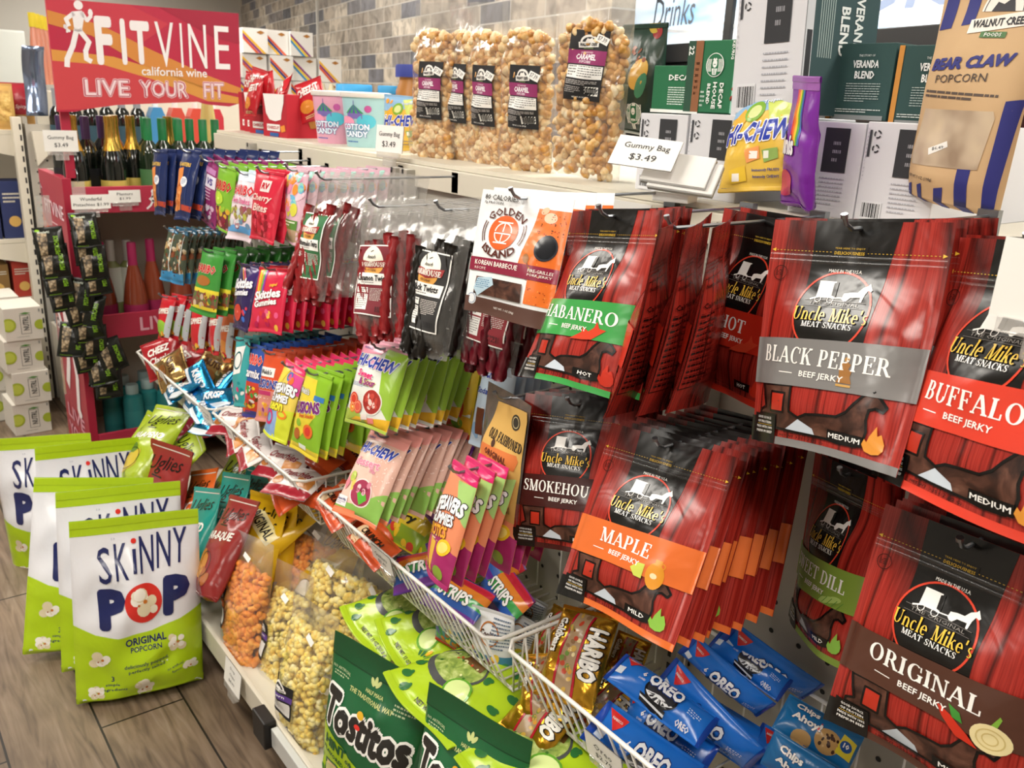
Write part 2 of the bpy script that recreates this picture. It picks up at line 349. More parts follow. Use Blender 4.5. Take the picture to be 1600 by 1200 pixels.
def make_mesh(name, V, F, mats, midx, N=None, smooth=True):
    me = bpy.data.meshes.new(name); me.from_pydata(np.asarray(V).tolist(), [], F)
    for m in mats: me.materials.append(m)
    if len(mats) > 1: me.polygons.foreach_set('material_index', midx)
    if smooth: me.polygons.foreach_set('use_smooth', [True]*len(me.polygons))
    if N is not None: me.normals_split_custom_set_from_vertices(np.asarray(N).tolist())
    me.update(); return me
LAYER = .00022
def art_on(surf, art, colf=None, off=.0003, cell=None, name='print'):
    """printed shapes as their own mesh lying on the front of the surface"""
    v, l, f, c, cols = art.arrays(cell if cell is not None else max(.009, surf.H/24))
    p, n = surf.frame(v[:,0], v[:,1]); p = p+n*(off+l*LAYER)[:,None]
    f = [q if True else q for q in f]
    return p, n, f, c, [(colf or INK)(x) if isinstance(x,str) else x for x in cols]
def bag_mesh(name, surf, mat, backmat=None, art=None, nu=22, nv=30, colf=None, cell=None, front_only=False, backart=None):
    us = np.linspace(-1,1,nu+1); us = np.sign(us)*np.abs(us)**.8; vs = np.linspace(0,1,nv+1)
    X, Z = np.meshgrid(us*surf.W/2, -vs*surf.H); X = X.ravel(); Z = Z.ravel()
    pf, nf = surf.frame(X, Z); V = [pf]; N = [nf]; F = []; mi = []
    w = nu+1; id_ = lambda i,j: i*w+j
    for i in range(nv):
        for j in range(nu): F.append((id_(i,j),id_(i+1,j),id_(i+1,j+1),id_(i,j+1))); mi.append(0)
    mats = [mat]
    b = len(X)
    if not front_only:
        pb = surf.pos(X, Z, -1)+np.array([0,.0006,0]); nb = -nf.copy(); nb[:,0] = nf[:,0]; nb[:,2] = nf[:,2]; V.append(pb); N.append(nb)
        mats.append(backmat or mat)
        for i in range(nv):
            for j in range(nu): F.append((b+id_(i,j),b+id_(i,j+1),b+id_(i+1,j+1),b+id_(i+1,j))); mi.append(1)
        for j in range(nu): F.append((id_(nv,j),b+id_(nv,j),b+id_(nv,j+1),id_(nv,j+1))); mi.append(1)
        for j in range(nu): F.append((id_(0,j+1),b+id_(0,j+1),b+id_(0,j),id_(0,j))); mi.append(1)
        for i in range(nv):
            F.append((id_(i,0),b+id_(i,0),b+id_(i+1,0),id_(i+1,0))); F.append((id_(i+1,nu),b+id_(i+1,nu),b+id_(i,nu),id_(i,nu))); mi += [1,1]
    if art is not None:
        p, n, f, c, ms = art_on(surf, art, colf, cell=cell)
        off = sum(len(x) for x in V); V.append(p); N.append(n)
        F += [tuple(i+off for i in q) for q in f]; mi += [k+len(mats) for k in c]; mats += ms
    if backart is not None:
        v, l, f, c, cols = backart.arrays(max(.012, surf.H/14)); p = surf.pos(-v[:,0], v[:,1], -1); _, n = surf.frame(-v[:,0], v[:,1]); n = -n; n[:,0] *= -1; n[:,2] *= -1; p = p+np.array([0,1,0])*(.001+l*LAYER)[:,None]
        off = sum(len(x) for x in V); V.append(p); N.append(n); F += [tuple(i+off for i in q) for q in f]; mi += [k+len(mats) for k in c]; mats += [(colf or INK)(x) for x in cols]
    return make_mesh(name, np.concatenate(V), F, mats, mi, np.concatenate(N))
def seal_mesh(name, surf, mat, v0, v1, rows=9, nu=14):
    """ridged crimp band across one end of a bag"""
    V=[];N=[];F=[]; us = np.linspace(-1,1,nu+1)*surf.W/2; vs = np.linspace(v0,v1,rows)
    for sg in (1,-1):
        b = sum(len(x) for x in V)
        for k,v in enumerate(vs):
            Z = np.full(nu+1,-v*surf.H); p = surf.pos(us,Z,sg); _,n = surf.frame(us,Z); n = n*sg
            V.append(p+n*(.0007+.0006*(k%2)+LAYER*4)); N.append(n)
        for i in range(rows-1):
            for j in range(nu): q = (b+i*(nu+1)+j,b+(i+1)*(nu+1)+j,b+(i+1)*(nu+1)+j+1,b+i*(nu+1)+j+1); F.append(q if sg > 0 else q[::-1])
    return make_mesh(name, np.concatenate(V), F, [mat], [0]*len(F))
SEALC = {}
def seals(key, surf, base):
    t, b = SEALC.get(key, (None,None)); mk = lambda c: INK(c) if isinstance(c,str) else c
    return [('top_seal', seal_mesh('top_seal', surf, mk(t or base), .004, .045)), ('bottom_seal', seal_mesh('bottom_seal', surf, mk(b or base), .958, .996))]
def patch_mesh(name, surf, art, colf=None, off=.001, cell=None):
    p, n, f, c, ms = art_on(surf, art, colf, off, cell); return make_mesh(name, p, f, ms, c, n)

# ---------------------------------------------------------------- objects
def obj(name, me, parent=None, label=None, kind=None):
    o = bpy.data.objects.new(name, me); COL.objects.link(o)
    if parent: o.parent = parent
    if label: o['label'] = label
    if kind: o['kind'] = kind
    return o
def pose(o, loc, th=-90, lean=0, roll=0, sc=1):
    o.scale = (sc,sc,sc); o.rotation_mode = 'YXZ'; o.location = loc; o.rotation_euler = (rad(lean), rad(roll), rad(th)); return o
def tag(o, label, cat, group=None):
    o['label'] = label; o['category'] = cat
    if group: o['group'] = group
    return o
class Kind:
    """one design: root mesh plus its parts, placed any number of times by copying"""
    def __init__(s, name, cat, me, parts=(), hole=0): s.name, s.cat, s.me, s.parts, s.first, s.hole = name, cat, me, list(parts), None, hole
    def place(s, p, label, group=None, parts=True):
        if s.first is None:
            r = obj(s.name, s.me); s.kids = []
            for pt in s.parts:
                k = obj(pt[0], pt[1], r, pt[2] if len(pt) > 2 else None, pt[3] if len(pt) > 3 else None)
                if len(pt) > 4 and pt[4] is not None: k.location = pt[4]
                if len(pt) > 5: k.rotation_euler = pt[5]
                s.kids.append(k)
            s.first = r
        else:
            r = s.first.copy(); COL.objects.link(r)
            if parts:
                for k in s.kids:
                    c = k.copy(); COL.objects.link(c); c.parent = r
            for q in ('group',):
                if q in r: del r[q]
        tag(r, label, s.cat, group)
        pose(r, *p); return r
ORD = ['front','second','third','fourth','fifth','sixth','seventh','eighth','ninth','tenth','eleventh','twelfth']
def stack(kind, p, n, lab, group, step=.013, jt=3, jl=3, jr=1.5, seed=1, dz=.0, dlean=0, dth=0, dy=0, parts=2, start=0, hook=True, hooklab=None):
    """packages hung one behind another along a hook; lab has {} for the place in the row"""
    r = random.Random(seed); loc, th, lean, roll = p[:4]; hk = kind.hole
    if hk and hook:
        m_ = Matrix.Translation(loc)@Euler((rad(lean),rad(roll),rad(th)),'YXZ').to_matrix().to_4x4(); hp = m_@Vector((0,0,-hk)); peg_hook(hp.x, hp.y, hp.z, hooklab or lab.format('front').replace(' on its hook',''))
    for k in range(n):
        q = k+start
        l = (loc[0]+k*step, loc[1]+dy*k+(r.uniform(-.004,.004) if k else 0), loc[2]+dz*k+(r.uniform(-.003,.003) if k else 0))
        a = (th+dth*k+(r.uniform(-jt,jt) if k else 0), lean+dlean*k+(r.uniform(-jl,jl) if k else 0), roll+(r.uniform(-jr,jr) if k else 0))
        kind.place((l,)+a, lab.format(ORD[q]), group, parts=k < parts)

# ---------------------------------------------------------------- solid helpers
def peg_hook(x, y, z, what):
    r = .0024
    mb = MB().tube([(1.079,y,z+.004),(x+.02,y,z+.003),(x-.012,y,z+.003),(x-.022,y,z+.008),(x-.028,y,z+.016)], r, STEEL, 7).tube([(x-.0275,y,z+.0145),(x-.029,y,z+.0185)], .0036, STEEL, 8).box((1.068,y-.012,z-.03),(1.079,y+.012,z+.012), STEEL)
    solid('peg_hook', mb, 'steel peg hook holding the '+' '.join(what.split()[:11]), 'peg hook', group=None, smooth=False)
class MB:
    """collects faces of one part with several materials"""
    def __init__(s): s.V, s.F, s.I, s.mats = [], [], [], []
    def _m(s, m):
        if m not in s.mats: s.mats.append(m)
        return s.mats.index(m)
    def add(s, V, F, m):
        b = len(s.V); s.V += [tuple(v) for v in V]; s.F += [tuple(i+b for i in f) for f in F]; s.I += [s._m(m)]*len(F); return s
    def box(s, lo, hi, m, bev=0):
        bm = bmesh.new(); bmesh.ops.create_cube(bm, size=1)
        for v in bm.verts: v.co = [(lo[k]+hi[k])/2+v.co[k]*(hi[k]-lo[k]) for k in range(3)]
        if bev: bmesh.ops.bevel(bm, geom=bm.edges[:], offset=bev, segments=2, affect='EDGES', profile=.6)
        bm.verts.index_update(); s.add([v.co[:] for v in bm.verts], [[v.index for v in f.verts] for f in bm.faces], m); bm.free(); return s
    def prism(s, pts, y0, y1, m, axis='y'):
        n = len(pts); mk = {'y': lambda a,b,t: (a,t,b), 'x': lambda a,b,t: (t,a,b), 'z': lambda a,b,t: (a,b,t)}[axis]
        V = [mk(a,b,y0) for a,b in pts]+[mk(a,b,y1) for a,b in pts]
        t = tessellate_polygon([[Vector((a,b,0)) for a,b in pts]])
        F = [tuple(x) for x in t]+[tuple(i+n for i in reversed(x)) for x in t]+[(k,(k+1)%n,n+(k+1)%n,n+k) for k in range(n)]
        return s.add(V, F, m)
    def tube(s, pts, r, m, n=8, closed=False):
        P = [Vector(p) for p in pts]; k = len(P); V = []; F = []; up = None
        for i,p in enumerate(P):
            a = P[(i-1)%k] if (i or closed) else P[i]; b = P[(i+1)%k] if (i < k-1 or closed) else P[i]
            t = (b-a).normalized()
            if up is None: up = t.orthogonal().normalized()
            up = (up-t*up.dot(t)).normalized(); sd = t.cross(up)
            rr = r[i] if isinstance(r,(list,tuple)) else r
            for j in range(n):
                g = 2*math.pi*j/n; V.append(p+(up*math.cos(g)+sd*math.sin(g))*rr)
        for i in range(k if closed else k-1):
            for j in range(n): F.append((i*n+j, i*n+(j+1)%n, ((i+1)%k)*n+(j+1)%n, ((i+1)%k)*n+j))
        if not closed: F += [tuple(reversed(range(n))), tuple((k-1)*n+j for j in range(n))]
        return s.add(V, F, m)
    def lathe(s, prof, m, n=24, c=(0,0,0), cap=True):
        V = []; F = []; k = len(prof)
        for r,z in prof:
            for j in range(n): g = 2*math.pi*j/n; V.append((c[0]+r*math.cos(g), c[1]+r*math.sin(g), c[2]+z))
        for i in range(k-1):
            for j in range(n): F.append((i*n+j, i*n+(j+1)%n, (i+1)*n+(j+1)%n, (i+1)*n+j))
        if cap: F += [tuple(reversed(range(n))), tuple((k-1)*n+j for j in range(n))]
        return s.add(V, F, m)
    def mesh(s, name, smooth=False, auto=None):
        me = make_mesh(name, s.V, s.F, s.mats, s.I, None, smooth or auto is not None)
        if auto is not None: me.set_sharp_from_angle(angle=rad(auto))
        return me
def solid(name, mb, label=None, cat=None, parent=None, loc=(0,0,0), rz=0, kind=None, group=None, smooth=False, auto=None):
    o = obj(name, mb.mesh(name, smooth, auto) if isinstance(mb, MB) else mb, parent, kind=kind); o.location = loc; o.rotation_euler = (0,0,rad(rz))
    if cat: tag(o, label, cat, group)
    elif label: o['label'] = label
    return o
def root(name, label, cat, loc=(0,0,0), rz=0, group=None):
    o = bpy.data.objects.new(name, None); COL.objects.link(o); o.location = loc; o.rotation_euler = (0,0,rad(rz)); o.empty_display_size = .02
    return tag(o, label, cat, group)

# ================================================================ THE ROOM
def floor_mat():
    m, nt, b = _new('wood_look_tile'); L = nt.links.new
    tc = nt.nodes.new('ShaderNodeTexCoord'); mp = nt.nodes.new('ShaderNodeMapping'); mp.inputs['Rotation'].default_value = (0,0,rad(90)); mp.inputs['Location'].default_value = (.35,.065,0)
    br = nt.nodes.new('ShaderNodeTexBrick'); br.inputs['Scale'].default_value = 1; br.offset = .37; br.inputs['Mortar Size'].default_value = .0028; br.inputs['Mortar Smooth'].default_value = .1
    br.inputs['Brick Width'].default_value = 1.2; br.inputs['Row Height'].default_value = .2; br.inputs['Bias'].default_value = 0
    br.inputs['Color1'].default_value = lin('#95826f'); br.inputs['Color2'].default_value = lin('#ad9a86'); br.inputs['Mortar'].default_value = lin('#2b241f')
    mp2 = nt.nodes.new('ShaderNodeMapping'); mp2.inputs['Scale'].default_value = (16,1.6,1)
    n = nt.nodes.new('ShaderNodeTexNoise'); n.inputs['Scale'].default_value = 2.4; n.inputs['Detail'].default_value = 8; n.inputs['Distortion'].default_value = 1.2
    n2 = nt.nodes.new('ShaderNodeTexNoise'); n2.inputs['Scale'].default_value = 2.2; n2.inputs['Detail'].default_value = 4
    r = ramp(nt, [(.28,'#6a5c50'),(.5,'#d2c8bc'),(.75,'#ffffff')]); r2 = ramp(nt, [(.3,'#6f6660'),(.7,'#ffffff')])
    L(tc.outputs['Object'], mp.inputs[0]); L(mp.outputs[0], br.inputs['Vector']); L(tc.outputs['Object'], mp2.inputs[0]); L(mp2.outputs[0], n.inputs['Vector']); L(tc.outputs['Object'], n2.inputs['Vector'])
    L(n.outputs['Fac'], r.inputs[0]); L(n2.outputs['Fac'], r2.inputs[0])
    a = nt.nodes.new('ShaderNodeMix'); a.data_type = 'RGBA'; a.blend_type = 'MULTIPLY'; a.inputs[0].default_value = .8
    c = nt.nodes.new('ShaderNodeMix'); c.data_type = 'RGBA'; c.blend_type = 'MULTIPLY'; c.inputs[0].default_value = .8
    L(br.outputs['Color'], a.inputs[6]); L(r.outputs[0], a.inputs[7]); L(a.outputs[2], c.inputs[6]); L(r2.outputs[0], c.inputs[7]); L(c.outputs[2], b.inputs['Base Color'])
    b.inputs['Roughness'].default_value = .42; return m
def brick_mat():
    m, nt, b = _new('glazed_brick_tile'); L = nt.links.new
    tc = nt.nodes.new('ShaderNodeTexCoord')
    br = nt.nodes.new('ShaderNodeTexBrick'); br.inputs['Scale'].default_value = 1; br.inputs['Brick Width'].default_value = .40; br.inputs['Row Height'].default_value = .105
    br.inputs['Mortar Size'].default_value = .004; br.inputs['Color1'].default_value = (0,0,0,1); br.inputs['Color2'].default_value = (1,1,1,1); br.inputs['Mortar'].default_value = (.5,.5,.5,1)
    rc = ramp(nt, [(0,'#565a66'),(.2,'#7c7c86'),(.32,'#a2968a'),(.5,'#bfb2a2'),(.68,'#8f8880'),(.82,'#cfc2b0'),(1,'#ddd2c2')])
    n = nt.nodes.new('ShaderNodeTexNoise'); n.inputs['Scale'].default_value = 9; n.inputs['Detail'].default_value = 6; n.inputs['Distortion'].default_value = .8
    rn = ramp(nt, [(.32,'#8c8a88'),(.6,'#ffffff')])
    mx = nt.nodes.new('ShaderNodeMix'); mx.data_type = 'RGBA'; mx.blend_type = 'MULTIPLY'; mx.inputs[0].default_value = .8
    m2 = nt.nodes.new('ShaderNodeMix'); m2.data_type = 'RGBA'; m2.inputs[7].default_value = lin('#c3bfb8')
    sx_ = nt.nodes.new('ShaderNodeSeparateXYZ'); cx_ = nt.nodes.new('ShaderNodeCombineXYZ'); L(tc.outputs['Object'], sx_.inputs[0]); L(sx_.outputs[0], cx_.inputs[0]); L(sx_.outputs[2], cx_.inputs[1])
    L(cx_.outputs[0], br.inputs['Vector']); L(br.outputs['Color'], rc.inputs[0]); L(tc.outputs['Object'], n.inputs['Vector']); L(n.outputs['Fac'], rn.inputs[0])
    L(rc.outputs[0], mx.inputs[6]); L(rn.outputs[0], mx.inputs[7]); L(mx.outputs[2], m2.inputs[6]); L(br.outputs['Fac'], m2.inputs[0]); L(m2.outputs[2], b.inputs['Base Color'])
    b.inputs['Roughness'].default_value = .35; return m
def struct(name, mb, loc=(0,0,0), rz=0): return solid(name, mb, loc=loc, rz=rz, kind='structure')
def plane(name, corners, m): return struct(name, MB().add(corners, [(0,1,2,3)], m))
WALLP = M('#c9c5bd', .8)
plane('floor', [(-4,-3.2,0),(9,-3.2,0),(9,12.3,0),(-4,12.3,0)], floor_mat())
plane('ceiling', [(-4,-3.2,2.95),(-4,12.3,2.95),(9,12.3,2.95),(9,-3.2,2.95)], M('#d9d7d2', .9))
plane('wall_left', [(-4,-3.2,0),(-4,12.3,0),(-4,12.3,2.95),(-4,-3.2,2.95)], WALLP)
plane('wall_near', [(-4,-3.2,0),(-4,-3.2,2.95),(9,-3.2,2.95),(9,-3.2,0)], WALLP)
plane('wall_far', [(-4,12.3,0),(9,12.3,0),(9,12.3,2.95),(-4,12.3,2.95)], WALLP)
plane('wall_right', [(9,-3.2,0),(9,-3.2,2.95),(9,12.3,2.95),(9,12.3,0)], WALLP)
for _i,(_x,_y) in enumerate(TROFFERS):  # panels of the rear rows are added along with their lamps
    t = root('ceiling_light', 'flat white rectangular ceiling light panel set in the ceiling', 'ceiling light', (_x,_y,2.86), 0, 'ceiling light panels')
    solid('light_frame', MB().box((-.33,-.63,-.02),(-.30,.63,.09), M('#e8e8e6',.5)).box((.30,-.63,-.02),(.33,.63,.09), M('#e8e8e6',.5)).box((-.30,-.63,-.02),(.30,-.60,.09), M('#e8e8e6',.5)).box((-.30,.60,-.02),(.30,.63,.09), M('#e8e8e6',.5)), parent=t)
    solid('diffuser', MB().box((-.30,-.60,.0),(.30,.60,.01), M('#fff4e2',.6,emit=6)), parent=t)

# ================================================================ POSES (place, turn, lean, roll of each front package, metres and degrees)
POSE = {
 'hab': (0.8058, 0.8332, 1.37, -97.8, -12.5, -7.9, 0.0018, 0.0577),
 'bp': (0.8077, 0.4896, 1.4008, -86.9, -12.6, -6.4, 0.0305, -0.0173),
 'maple': (0.7973, 0.6905, 1.1038, -83.5, -26.5, -3.8, 0.0098, 0.0056),
 'buf': (0.7916, 0.3147, 1.4079, -114.6, -7.9, -7.1, 0.0091, 0.0328),
 'smoke': (0.8747, 0.9454, 1.0678, -63.5, -24.2, -4.3, 0.0191, -0.034),
 'orig': (0.7965, 0.3163, 1.1345, -95.2, -13.9, -3.8, -0.0332, 0.009),
 'dill': (0.9968, 0.5604, 1.0681, -116.9, -2.8, -10.0, 0.0425, 0.0008),
 'gold': (0.7796, 0.9834, 1.3755, -71.5, -14.7, 0.1),
 'wm': (0.7828, 1.5988, 1.3483, -75.6, -16.3, 0.1),
 'cin': (0.7771, 1.3811, 1.3219, -74.0, -12.0, -7.2),
 'blk': (0.7897, 1.1868, 1.3394, -82.0, -14.1, -0.9),
 'rdt': (0.8454, 1.0967, 1.3313, -79.7, -13.3, -0.2),
 'ss': (0.7836, 1.3839, 1.0568, -77.3, -21.7, -0.5),
 'get': (0.9331, 1.3591, 1.0251, -81.8, -9.2, 1.1),
 'soda': (0.9234, 1.2188, 1.0472, -96.8, -14.1, -8.7),
 'des': (0.7841, 1.3696, 0.8878, -86.1, -32.3, -4.7),
 'oldf': (0.8103, 1.0427, 1.0599, -96.4, -5.3, 0.7),
 'skp': (0.9262, 1.3586, 0.8558, -88.2, -24.0, 0.5),
 'exo': (0.7298, 1.0397, 0.952, -102.3, -18.6, -6.3),
 'fus': (0.7656, 1.6343, 0.9421, -85.2, -16.8, -2.8),
 'neo': (0.7671, 1.758, 0.9254, -90.7, -19.3, 0.5),
 'wel': (0.7745, 1.8879, 0.9202, -88.6, -12.9, -9.3),
 'star': (0.7731, 1.9879, 0.9128, -87.5, -10.5, -5.2),
 'teal': (0.7622, 2.0532, 0.9155, -91.2, -9.9, -8.8),
 'pl1': (0.7746, 2.6595, 1.3221, -80.6, -6.6, -2.3),
 'pl3': (0.7701, 2.3717, 1.3414, -76.0, -13.9, 0.6),
 'pur': (0.801, 2.3146, 1.3212, -86.9, -2.9, 9.9),
 'ghar': (0.8014, 2.2082, 1.3147, -87.1, -5.6, 4.7),
 'phar': (0.7839, 2.0204, 1.3147, -84.8, -12.8, -0.4),
 'red': (0.7796, 1.8888, 1.3293, -79.6, -10.1, 0.4),
 'jel': (0.8148, 1.824, 1.3402, -91.1, -8.5, -0.7),
 'har2': (0.7778, 2.2761, 1.0955, -79.5, -15.0, -1.6),
 'skd': (0.7897, 2.0547, 1.0944, -88.2, -16.0, -5.0),
 'skr': (0.7823, 1.8885, 1.1161, -81.7, -18.5, -7.2),
 'mix1': (0.867, 2.8952, 1.0626, -76.3, -11.3, 3.1),
 'mix2': (0.8539, 2.7489, 1.0786, -79.6, -8.5, 5.6),
 'mix3': (0.8976, 2.7921, 1.0629, -81.3, -1.2, 12.5),
 'sm1': (0.7975, 2.7637, 0.8768, -76.3, -14.7, -1.1),
 'sm2': (0.8425, 2.7488, 0.8642, -79.4, -11.3, -2.9),
 'sm3': (0.8112, 2.5128, 0.9004, -76.4, -10.8, -3.2),
 'sm4': (0.8304, 2.4214, 0.9134, -87.3, -10.1, -5.1),
 'sm5': (0.8299, 2.3311, 0.9161, -86.5, -10.2, -4.8),
 'oreo1': (0.89, 0.7217, 0.6818, -25.9, -71.5, 49.8, 0.948),
 'oreo2': (0.8367, 0.691, 0.6398, -37.9, -5.1, 33.8, 1.051),
 'oreo3': (0.9302, 0.6614, 0.6718, -80.0, 4.5, 26.5, 1.026),
 'oreo4': (0.9483, 0.6563, 0.7259, -73.2, 16.0, 31.2, 0.842),
 'oreo5': (1.0128, 0.6665, 0.7215, -35.1, -63.9, 42.7, 0.714),
 'oreo6': (1.0198, 0.6326, 0.7377, -64.0, 17.7, 30.2, 0.894),
 'ahoy1': (0.9748, 0.5216, 0.7237, -55.7, -57.9, 19.7, 0.705),
 'ahoy2': (0.9082, 0.4954, 0.7112, -70.9, -12.3, 10.8, 0.699),
 'gb1': (0.8865, 0.8987, 0.7168, -86.4, -40.3, -14.6, 0.92),
 'gb2': (0.964, 1.0378, 0.6156, -98.7, -38.0, -10.1, 0.705),
 'gb3': (0.9954, 0.8984, 0.6281, -71.9, -34.3, 0.7, 0.537),
 'gb4': (0.8448, 0.955, 0.6198, -80.9, -45.8, -28.4, 0.665),
 'wh1': (0.8424, 1.1036, 0.6241, -70.2, -3.7, -4.8, 0.919),
 'wh2': (0.9061, 1.0915, 0.5949, -64.1, 0.1, 12.9, 0.732),
 'wh3': (0.9619, 1.1475, 0.5911, -60.4, 18.3, 14.4, 0.803),
 'wh4': (0.824, 1.2107, 0.6001, -73.4, -3.4, -0.1, 0.683),
 'teal1': (0.7414, 2.3298, 0.411, -90.0, -22.1, -18.6, 0.921),
 'teal2': (0.8233, 2.3189, 0.44, -90.3, -22.5, -16.8, 0.944),
 'teal3': (0.8938, 2.3272, 0.4363, -88.8, -18.9, -12.0, 0.88),
 'bar': (0.7628, 2.1033, 0.4647, -94.0, -31.5, -17.0, 0.9),
 'orug': (0.798, 2.5328, 0.3799, -93.3, -23.9, -25.3, 0.983),
 'drk': (0.7247, 2.5976, 0.4533, -73.4, -15.9, -2.0, 1.073),
 'yel1': (0.7715, 1.9943, 0.4443, -84.1, -31.3, -10.7, 0.963),
 'yel2': (0.8214, 2.0473, 0.474, -67.4, -9.1, 0.6, 0.887),
 'chz': (0.7225, 1.9575, 0.4293, -80.8, -9.0, -5.9, 1.041),
 'pop1': (0.7073, 1.5587, 0.4456, -80.6, -7.9, -0.3, 0.98),
 'pop2': (0.7739, 1.8166, 0.3903, -82.3, -12.9, -5.6, 0.963),
 'pop3': (0.861, 1.6841, 0.3745, -69.7, -7.6, 0.3, 0.86),
 'chz2': (0.878, 1.9429, 0.3256, -65.8, -10.1, 2.2, 0.85),
 'tos1': (0.6938, 1.2438, 0.5036, -69.9, -4.4, 2.5, 1.046),
 'tos2': (0.707, 0.954, 0.5659, -72.5, -5.3, 1.7, 0.91),
 'sk1': (0.4961, 2.1474, 0.467, -10.7, -10.2, 3.5),
 'sk2': (0.4933, 2.2712, 0.4975, -6.7, -11.1, 4.6),
 'sk3': (0.4896, 2.5466, 0.4558, 19.0, -16.8, 9.7),
 'sk4': (0.521, 2.7494, 0.4529, 6.2, -14.3, 7.0),
 'sk5': (0.4382, 2.9303, 0.4323, -40.3, -5.2, -3.8),
 'car1': (1.141, 1.2661, 1.6899, -67.5, 5.1, 3.2, 0.942),
 'car2': (1.1455, 1.4706, 1.6882, -82.3, 5.5, 2.2, 0.959),
 'car3': (1.1751, 1.6468, 1.6941, -93.7, 4.8, 2.3, 0.993),
 'car4': (1.1883, 1.7593, 1.6992, -100.6, 3.4, 2.1, 1.007),
 'car5': (1.1681, 1.8389, 1.7015, -83.8, 0.7, 1.1, 1.004),
 'bear': (1.1197, 0.5534, 1.6562, -104.0, 1.3, 2.8, 0.769),
 'hic': (1.1505, 0.8713, 1.5316, -92.9, -12.7, -6.1, 0.803),
 'skm': (1.1141, 0.7709, 1.532, 15.7, -2.0, 1.7, 0.859),
 'hic2': (1.1489, 2.0418, 1.4974, -52.3, -9.1, 2.5, 1.204),
 'sbag': (1.2036, 1.1864, 1.6322, -91.6, 2.4, -0.8, 0.644),
 'fvsign': (1.0022, 3.4589, 1.7569, 2.2, 9.7, -0.9),
}

# ================================================================ THE GONDOLA
CREAM = M('#d6d0c0', .45); CREAM2 = M('#aaa59a', .5); WIRE = M('#f6f4ee', .35, coat=.3); STEEL = M('#8d9196', .28, .9); DARK = M('#1c1a19', .7)
PX, Y0, Y1, ZT = 1.08, -.75, 3.06, 1.352
def pegboard(x, y0, y1, z0, z1, m, ysp=.0508, r=.0045):
    mb = MB().box((x,y0,z0),(x+.012,y1,z1), m); V=[];F=[]
    for i in range(int((y1-y0)/ysp)):
        for j in range(int((z1-z0)/.0508)):
            y = y0+.02+i*ysp; z = z0+.025+j*.0508; b = len(V)
            V += [(x-.0006, y+r*math.cos(k*math.pi/4), z+r*math.sin(k*math.pi/4)) for k in range(8)]; F.append(tuple(range(b,b+8)))
    return mb.add(V, F, DARK)
gon = root('shelf_gondola', 'long cream metal gondola rack with pegboard back carrying the candy and jerky', 'display rack', (0,0,0))
solid('pegboard', pegboard(PX, Y0, Y1, .14, ZT-.05, CREAM2), parent=gon)
solid('top_rail', MB().box((PX-.012,Y0,ZT-.05),(PX+.03,Y1,ZT-.002), CREAM, .002), parent=gon)
solid('top_deck', MB().box((PX+.0,Y0,ZT-.001),(PX+.62,Y1,ZT+.008), CREAM), parent=gon)
for _y in (-.05,.86,1.775,1.825,2.70): 
    u = MB().box((PX-.035,_y-.016,.12),(PX-.002,_y+.016,ZT-.012), CREAM2, .002)
    for k in range(47): u.box((PX-.0365,_y-.003,.16+k*.0254),(PX-.0345,_y+.003,.172+k*.0254), DARK)
    solid('slotted_upright', u, parent=gon)
solid('base_shelf', MB().box((.632,Y0,.115),(PX,Y1,.135), CREAM, .002).box((.622,Y0,.085),(.634,Y1,.15), CREAM, .003), parent=gon)
solid('kick_plate', MB().box((.70,Y0,0),(.72,Y1,.115), DARK), parent=gon)
solid('end_panel', MB().box((PX+.012,Y1,0),(PX+.60,Y1+.02,ZT-.002), CREAM2), parent=gon)
solid('rear_panel', MB().box((PX+.58,Y0,.02),(PX+.60,Y1,ZT-.002), CREAM2), parent=gon)

# ================================================================ JERKY POUCHES
def _line(s, pts, w, col, L=None, closed=False):
    """stroke of width w (in W) along points"""
    P = s.P(pts); n = len(P); hw = w*s.W/2
    for k in range(n if closed else n-1):
        a, b = P[k], P[(k+1)%n]; d = b-a; l = np.linalg.norm(d)
        if l < 1e-9: continue
        d = d/l; q = np.array([-d[1],d[0]])*hw; a2 = a-d*hw*.5; b2 = b+d*hw*.5
        s._add(np.array([a2-q,b2-q,b2+q,a2+q]), [(0,1,2,3)], col, (L or s.L)+.05*(k%16), False)
    return s
Art.line = _line
JW, JH = .187, .235
WOOD = wood_ink('barn_board_print', [(.26,'#3f0e0b'),(.38,'#8c231b'),(.54,'#a62e25'),(.74,'#ba4034')])
MEAT = tex_mat('dried_beef', 'noise', 38, [(.25,'#1c0f0b'),(.45,'#3d241c'),(.6,'#5c3a2e'),(.8,'#7d5a4a')], .3, detail=6, distortion=1.5, crinkle=.4)
BUGGY = [(.30,.33),(.30,.245),(.42,.24),(.435,.325)]
